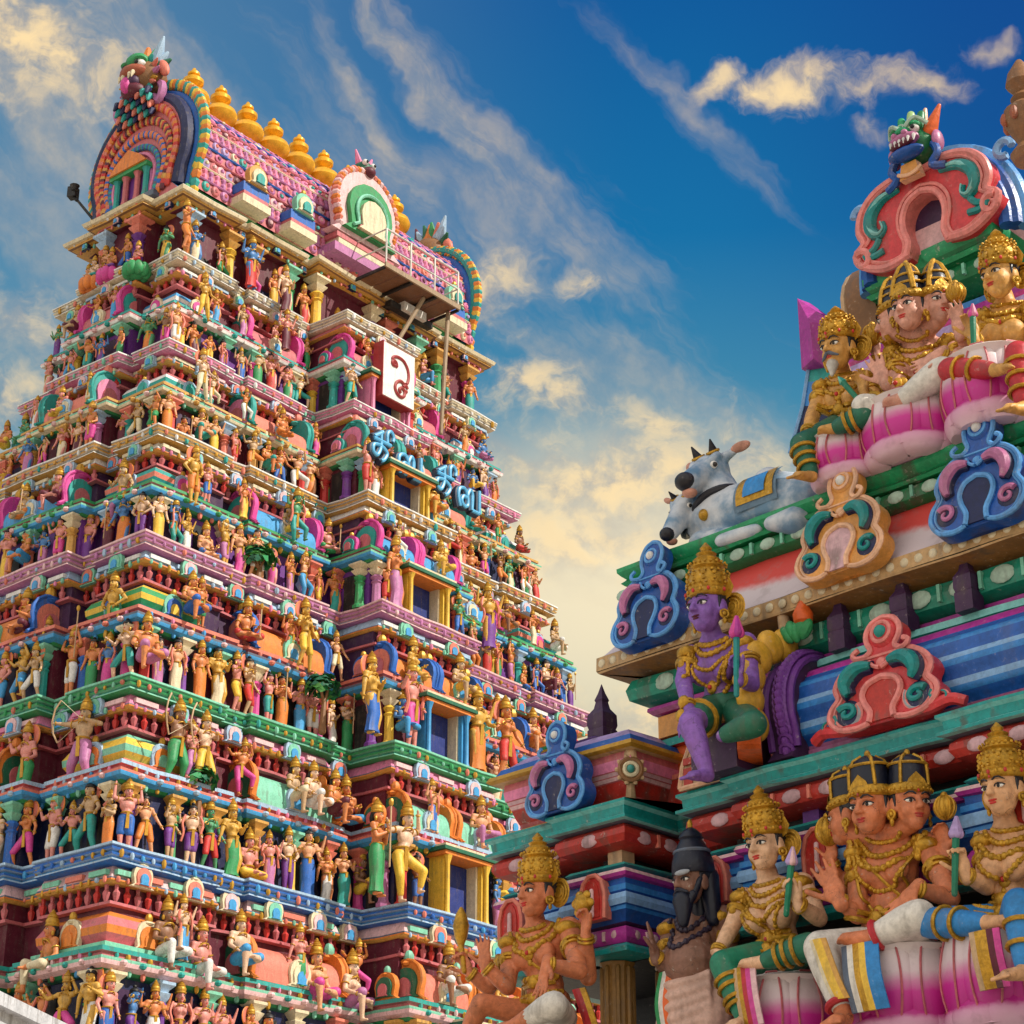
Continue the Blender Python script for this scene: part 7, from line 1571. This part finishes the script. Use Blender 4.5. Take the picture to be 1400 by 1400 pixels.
# ---------------------------------------------------------------- bearded sage
def sage():
    c = S(946, 1206, .26); sR, sL = S(917, 1272, .16), S(990, 1254, .12); hip = S(955, 1348, .14); nk = (sR+sL)/2+V3((-.02, -.02, .05))
    H = Hero('brown bearded sage with tall black hair knot and round bare belly, one palm raised', V3((hip[0], hip[1], 3.1)), None, 'sage_statue')
    H.torso(sR, sL, hip, nk, 1.0, 0, 0, 1.1); H.b.ell(S(945, 1318, .22), (.15, .13, .15)); Mh = H.head(c, .245, -.12, .05, 0, True, 'maroon', False)
    e, w = S(913, 1326, .24), S(896, 1308, .34); H.arm(sR, e, w, S(886, 1256, .36)-w, (-1, -.6, 0), 1.05, .06, 1, 1.0)
    e, w = S(1000, 1318, .04), S(992, 1362, .10); H.arm(sL, e, w, -UP_+FW*.4, (-1, 0, 0), 1.0, .4, 1)
    z0 = 3.1
    for q, x in ((-1, -.10), (1, .10)): H.leg(hip+[x*.9, 0, -.02], (hip[0]+x, hip[1]-.06, hip[2]-.30), (hip[0]+x*1.05, hip[1], max(z0+.04, hip[2]-.62)), (hip[0]+x*1.3, hip[1]-.16, max(z0+.02, hip[2]-.65)), None, .9)
    H.maxd = .34; H.finish('h_brown')
    cl = MB(); cl.ell(hip+[0, 0, .0], (.185, .145, .12)); [cl.capsule(hip+[x, 0, -.04], .12, hip+[x*1.25, -.04, -.20], .115) for x in (-.09, .09)]; [cl.tube(catmull([hip+[-.19+.02*k_, -.05-.03*(k_ % 3), .02-.055*k_], hip+[-.02, -.175, -.02-.055*k_], hip+[.17, -.10, .02-.05*k_]], 5), .030, 'x', 8) for k_ in range(5)]; H.part('loincloth', cl.remesh('loincloth', .009, 3, 'loin'))
    b = MB(); T = lambda p: c+Mh @ (V3(p)*.245)
    b.capsule(T((0, -.28, -.42)), .056, T((.02, -.33, -.86)), .028, 'hair_navy', 12); [(b.capsule(T((q*.19, -.18, -.30)), .026, T((q*.03, -.34, -.66)), .022, 'hair_navy'), b.capsule(T((q*.28, -.03, .0)), .018, T((q*.17, -.20, -.36)), .024, 'hair_navy')) for q in (-1, 1)]
    for q in (-1, 1): b.capsule(T((0, -.40, -.19)), .014, T((q*.2, -.34, -.27)), .007, 'hair_navy', 8)
    H.part('beard', b)
    k = MB(); k.lathe([(.40, .15), (.44, .22), (.42, .42), (.36, .62), (.27, .80), (.22, .88), (.25, .92), (.22, 1.0), (.12, 1.1), (.02, 1.16)], c+Mh @ V3((0, .015, 0)), 'hair_navy', 18, Mh*.245, 1, 1.06); k.torus(T((0, .06, .62)), Mh @ UP_, .36*.245, .010, 'slate', 20, 6); k.ell(T((0, .06, 1.2)), (.014, .014, .03), 'goldleaf'); [k.capsule(T((q*.16, .32, .1)), .055, T((q*.2, .36, -.75)), .04, 'hair_navy') for q in (-1, 1)]
    H.part('hair_knot', k)
    w = MB()
    for wd, dr in ((.10, .10), (.14, .20), (.16, .26)): H.chain(lambda t: H.mid+H.up*(.05-dr*(1-(2*t-1)**2)**.8)+H.ax*(2*t-1)*wd, 40, .010, 'bead', .017, .4, w)
    H.part('bead_garland', w)
    q = H.proj(H.hip+H.up*.11)
    d = MB(); d.ell(S(945, 1196, .30)+FW*.07, (.05, .012, .014), 'grey'); H.part('ash_mark', d)
    drape(H, [hip+[-.06, -.15, .06], hip+[-.07, -.18, -.10], hip+[-.06, -.16, -.26]], ['green', 'cloth_white', 'orangered', 'orange'], .12)
    g = MB(); g.torus(hip+[0, -.01, .07], (0, .05, 1), .165, .018, 'green', 24, 6, (1, .82)); H.part('girdle', g)
    H.end('h_brown')
paint('loin', (.66, .42, .34), .5, .4); paint('bead', (.028, .016, .04), .4, .2)
sage()
# ---------------------------------------------------------------- purple figure, middle row
def purple_king():
    c = S(968, 832, .30); sR, sL = S(946, 897, .22), S(1020, 880, .20); hip = S(988, 968, .14); nk = (sR+sL)/2+V3((-.03, -.03, .07))
    H = Hero('purple skinned seated figure with tall gold crown, yellow disc by the ear and green shorts', hip-[0, 0, .1])
    H.torso(sR, sL, hip, nk, 1.0, 0); Mh = H.head(c, .285, -.02, .04, 0, True, 'maroon', False)
    e, w = S(934, 930, .30), S(942, 970, .46); H.arm(sR, e, w, FW*.5-UP_, (.2, .4, -1), 1.0, .3, -1, 1.08)
    e, w = S(1028, 936, .30), S(1010, 928, .44); H.arm(sL, e, w, S(1008, 900, .42)-w, (-.3, -1, 0), 1.0, 1.25, 1)
    k1, a1 = S(944, 988, .50), S(968, 1060, .46); H.leg(S(978, 974, .14), k1, a1, a1+[-.02, -.15, -.03], None, .98)
    k2, a2 = S(1030, 990, .44), S(988, 1006, .48); H.leg(S(1006, 974, .12), k2, a2, None, 'cloth_green', .95)
    H.finish('h_purple'); c2 = MB(); c2.capsule(S(978, 974, .14), .098, S(956, 982, .38), .088); c2.ell(hip, (.15, .12, .10)); H.part('shorts', c2.remesh('shorts', .01, 4, 'cloth_green'))
    hm = MB(); H.rings.append(('knee_band', hm)); limb_ring(hm, S(978, 974, .14), k1, .66, .092, .016); H.neck_set(nk, [(.085, .02, .014, .017), (.12, .07, .013, .018), (.15, .15, .010, .013), (.14, .24, .009, .012)]); H.belt(.07, .018, 'goldleaf', .022); H.belt(.0, .016)
    H.chain(lambda t: H.mid+H.ax*(-.15+.06*t)+H.up*(.03-.26*t), 24, .012, 'goldleaf', .015); H.chain(lambda t: H.mid+H.ax*(.15-.08*t)+H.up*(.03-.26*t), 24, .012, 'goldleaf', .015)
    crown_part(H, c, .285, Mh, 1.0); lotus_bud(H, S(1007, 950, .46), S(1007, 866, .46), .040, 'hotpink', 'magenta', 'lotus_staff', 'kteal')
    H.end('h_purple')
    s = MB(); s.box((hip[0], hip[1]+.05, (4.79+hip[2]-.10)/2), (.15, .14, (hip[2]-.10-4.79)/2), 'darkpurple'); s.box((hip[0], hip[1]+.05, hip[2]-.10), (.17, .16, .02), 'soffit'); o = s.obj('seat_block'); o.matrix_world = SHR_M.copy(); tag(o, 'dark block seat under the purple figure on the turquoise ledge', 'seat')
    f = MB(); p = S(1092, 852, -.02)
    for k in range(5): f.ell(p+[-.07+.03*k, -.01, -.05+.015*(k % 2)], (.035, .03, .06), 'green', rotM(0, -.6+.3*k, 0), 10, 7)
    f.lathe([(.012, -.06), (.05, -.03), (.055, .01), (.03, .06), (.008, .10)], p+[.03, 0, .03], 'orangered', 14); f.capsule(p+[-.10, .02, -.06], .035, p+[-.12, .02, .14], .03, 'tan')
    o = f.obj('flower_finial'); o.matrix_world = SHR_M.copy(); tag(o, 'red bud with green leaves above the yellow scalloped gable', 'ornament')
purple_king()
# ---------------------------------------------------------------- upper row
def upper_left():
    c = S(1147, 478, -.14); sR, sL = S(1129, 532, -.24), S(1184, 520, -.26); hip = S(1160, 580, -.24); nk = (sR+sL)/2+V3((-.02, -.02, .06))
    H = Hero('golden bearded seated figure in green striped leggings, left end of the upper row', hip-[0, 0, .1])
    H.torso(sR, sL, hip, nk, .95, 0); Mh = H.head(c, .262, -.05, .08)
    e, w = S(1112, 566, -.12), S(1104, 592, .02); H.arm(sR, e, w, FW*.6-UP_*.8, (.2, .4, -1), 1.0, .3, -1)
    e, w = S(1200, 556, -.16), S(1182, 538, -.04); H.arm(sL, e, w, UP_+[-.2, 0, 0], (-.3, -1, 0), 1.0, .9, 1)
    k1, a1 = S(1096, 608, .06), S(1110, 652, .08); H.leg(S(1146, 586, -.2), k1, a1, a1+[-.02, -.15, -.03], 'cloth_green', .88)
    k2, a2 = S(1182, 568, .04), S(1140, 586, .08); H.leg(S(1172, 584, -.2), k2, a2, S(1118, 588, .12), 'cloth_green', .88)
    H.bands(k1, a1, (.2, .45, .7), .072, .052); H.bands(k2, a2, (.3, .55), .07, .05)
    H.finish('h_gold'); H.neck_set(nk, [(.07, .02, .010, .012), (.10, .08, .011, .015), (.13, .15, .010, .014)]); H.belt(.09)
    crown_part(H, c, .262, Mh, .75)
    b = MB(); T = lambda p: c+Mh @ (V3(p)*.262); b.capsule(T((0, -.28, -.42)), .035, T((0, -.34, -.66)), .012, 'cloth_white'); [b.capsule(T((q*.03, -.40, -.19)), .012, T((q*.2, -.33, -.28)), .006, 'slate', 8) for q in (-1, 1)]; H.part('beard', b)
    lotus_bud(H, S(1172, 545, .02), S(1152, 522, .02), .02, 'mint', 'teal', 'flower_stem')
    H.end('h_gold'); b = S(1160, 612, -.16); lotus_seat((b[0]+.02, b[1], 6.285), .26, .27, 'smaller pink and white lotus seat at the left end of the upper row', SEATG)
upper_left(); many_heads(False)
def upper_right():
    c = S(1368, 380, -.12); sR, sL = S(1350, 436, -.24), S(1412, 424, -.28); hip = S(1382, 506, -.26); nk = (sR+sL)/2+V3((-.02, -.03, .06))
    H = Hero('golden seated lady in red leggings with a lotus bud, right end of the upper row', hip-[0, 0, .1])
    H.torso(sR, sL, hip, nk, .98, 1); Mh = H.head(c, .255, -.12, .05)
    e, w = S(1341, 482, -.14), S(1332, 462, .0); H.arm(sR, e, w, UP_+[-.1, -.1, 0], (.4, -1, 0), 1.0, 1.0, -1)
    e, w = S(1432, 480, -.2), S(1425, 510, -.04); H.arm(sL, e, w, FW-UP_*.3, (0, .2, -1), 1.0, .3, 1)
    k1, a1 = S(1300, 506, .04), S(1364, 506, .12); H.leg(S(1370, 512, -.2), k1, a1, S(1390, 500, .18), 'cloth_red', .92)
    k2, a2 = S(1392, 484, .10), S(1400, 560, .16); H.leg(S(1394, 512, -.2), k2, a2, a2+[-.03, -.15, -.03], 'cloth_red', .92)
    H.bands(k1, a1, (.25, .55), .074, .054); H.bands(k2, a2, (.2, .45, .7), .074, .056)
    H.finish('h_gold'); H.neck_set(nk, [(.08, .02, .011, .013), (.12, .08, .012, .016), (.15, .14, .012, .018)]); H.belt(.1); H.belt(.04)
    crown_part(H, c, .255, Mh, .85); lotus_bud(H, S(1331, 470, .04), S(1330, 430, .04), .026, 'hotpink', 'pink')
    H.end('h_gold'); b = S(1356, 548, -.16); lotus_seat((b[0]+.02, b[1], 6.285), .30, .40, 'pink and white lotus seat at right end of the upper row under red leggings', SEATG)
upper_right()
# ---------------------------------------------------------------- bull statue with two heads
def bull():
    mb = MB(); q = lambda x, y, v=-.30: S(x, y, v)
    base = S(1010, 720, -.30); base[2] = 6.285
    root = empty('bull_statue'); root.matrix_world = SHR_M @ Matrix.Translation(Vector(base)); tag(root, 'white and grey lying bull statue with two heads on the green cornice', 'bull statue')
    off = base
    A = lambda p: p-off
    c1, c2 = q(985, 708), q(1080, 688); mb.capsule(A(c1), .165, A(c2), .185); mb.ell(A(q(1100, 690)), (.20, .17, .17)); mb.ell(A(q(1052, 660)), (.10, .09, .09)); mb.ell(A(q(1062, 672)), (.13, .12, .10))
    # raised head
    h, mz = q(972, 646, -.28), q(941, 660, -.08); d1 = unit(A(mz)-A(h)); e1 = unit(np.cross(d1, UP_)); u1 = np.cross(e1, d1)
    mb.capsule(A(q(992, 700)), .145, A(q(980, 664, -.30)), .11); mb.ell(A(h), (.115, .115, .105)); mb.capsule(A(h)+d1*.03, .098, A(mz), .066); mb.capsule(A(h)-u1*.05, .06, A(mz)-u1*.035, .045)
    # lowered head
    h2, mz2 = q(938, 694, -.22), q(915, 730, -.06); d2 = unit(A(mz2)-A(h2)); e2 = unit(np.cross(d2, UP_)); u2 = np.cross(e2, d2)
    mb.capsule(A(q(968, 722)), .12, A(q(944, 700, -.24)), .08); mb.ell(A(h2), (.085, .085, .085)); mb.capsule(A(h2), .078, A(mz2), .050)
    for hh_, dd_, ee_, uu_, k_ in ((h, d1, e1, u1, 1.0), (h2, d2, e2, u2, .72)):
        for s_ in (-1, 1): mb.capsule(A(hh_)-dd_*.06*k_+ee_*s_*.09*k_+uu_*.05*k_, .034*k_, A(hh_)-dd_*.11*k_+ee_*s_*.20*k_+uu_*.07*k_, .012*k_); mb.capsule(A(hh_)+dd_*.05*k_+ee_*s_*.07*k_+uu_*.06*k_, .03*k_, A(hh_)+dd_*.00*k_+ee_*s_*.085*k_+uu_*.075*k_, .03*k_)
    # folded legs
    mb.capsule(A(q(975, 738, -.16)), .06, A(q(1035, 724, -.12)), .04); mb.capsule(A(q(1035, 724, -.12)), .04, A(q(985, 740, -.10)), .035); mb.capsule(A(q(1090, 712, -.14)), .09, A(q(1055, 716, -.10)), .045); mb.ell(A(q(965, 742, -.2)), (.10, .10, .07))
    for z in (0,): mb.ell(V3((0, 0, .06)), (.40, .13, .07))
    link('body', mb.remesh('body', .011, 5, 'nandi_paint'), root)
    d = MB()
    d.torus(A(q(985, 690)), unit(A(q(972, 655))-A(q(994, 704)))+V3((.0, 0, .1)), .150, .022, 'hair_black', 26, 8); d.torus(A(q(955, 712)), unit(A(h2)-A(q(968, 722))), .118, .02, 'hair_black', 24, 8)
    d.ell(A(q(962, 704, -.14)), (.03, .03, .035), 'goldleaf'); link('collar', d.mesh('collar'), root)
    f = MB()
    for hh_, mm_, dd_, ee_, uu_, k_ in ((h, mz, d1, e1, u1, 1.0), (h2, mz2, d2, e2, u2, .74)):
        f.ell(A(mm_)+dd_*.022*k_+uu_*.012*k_, (.062*k_, .062*k_, .055*k_), 'hair_black', None, 14, 10); f.ell(A(mm_)+dd_*.025*k_-uu_*.055*k_, (.045*k_, .045*k_, .028*k_), 'h_pink', None, 12, 8)
        for s_ in (-1, 1):
            p_ = A(hh_)+dd_*.065*k_+ee_*s_*.086*k_+uu_*.036*k_; f.ell(p_, (.024*k_,)*3, 'eyewhite', None, 10, 7); f.ell(p_+ee_*s_*.012*k_+dd_*.006*k_, (.016*k_,)*3, 'black', None, 10, 7)
    link('painted_face', f.mesh('painted_face'), root)
    for hh_, dd_, ee_, uu_, k_ in ((h, d1, e1, u1, 1.0), (h2, d2, e2, u2, .7)):
        for s_ in (-1, 1):
            o_ = A(hh_)-dd_*.02*k_+ee_*s_*.055*k_+uu_*.085*k_
            hn = MB(); hn.capsule(o_, .036*k_, o_+uu_*.09*k_+ee_*s_*.015*k_, .006*k_, 'hair_black', 10); hn.torus(o_+uu_*.02*k_, uu_, .034*k_, .010*k_, 'goldleaf', 14, 6); link('horn', hn.mesh('horn'), root)
            er = MB(); er.ell(A(hh_)-dd_*.10*k_+ee_*s_*.19*k_+uu_*.07*k_, (.024*k_, .060*k_, .030*k_), 'h_pink', np.stack([dd_, unit(ee_*s_-dd_*.5), uu_], 1)); link('ear', er.mesh('ear'), root)
    b = MB(); pts = [(-.13, .10), (.13, .13), (.16, -.05), (.02, -.12), (-.14, -.10)]
    for k, (sc, col, lift) in enumerate(((1.0, 'nandi_grey', 0), (.86, 'goldleaf', .006), (.5, 'cloth_blue', .012))):
        rings = []
        for ph in np.linspace(-.35, 1.15, 9):
            r = .186+lift; rings.append([V3((x*sc, -r*math.cos(ph), r*math.sin(ph))) for x in np.linspace(-.15, .15, 5)]) if abs(ph-.4) <= .78*sc+.02 else None
        b.ring_skin([[A(q(1060, 690))+p for p in r_] for r_ in rings], col, close=False, cap=(False, False))
    link('saddle_cloth', b.mesh('saddle_cloth'), root)
def nandi_mat():
    m = bpy.data.materials.new('nandi_paint'); m.use_nodes = True; g = NT(m.node_tree); MATS['nandi_paint'] = m; b = m.node_tree.nodes['Principled BSDF']
    tc = g.add('ShaderNodeTexCoord'); n = g.noise(tc.outputs['Object'], 4.5, 5, .6); n2 = g.noise(tc.outputs['Object'], 40, 3, .6)
    c = g.mix(g.smooth(n, .36, .66), (.60, .63, .68), (.12, .24, .38)); c = g.mix(g.math('MULTIPLY', g.smooth(n2, .58, .8), .4), c, (.3, .27, .25))
    g.l.new(c, b.inputs['Base Color']); b.inputs['Roughness'].default_value = .42
nandi_mat(); bull()
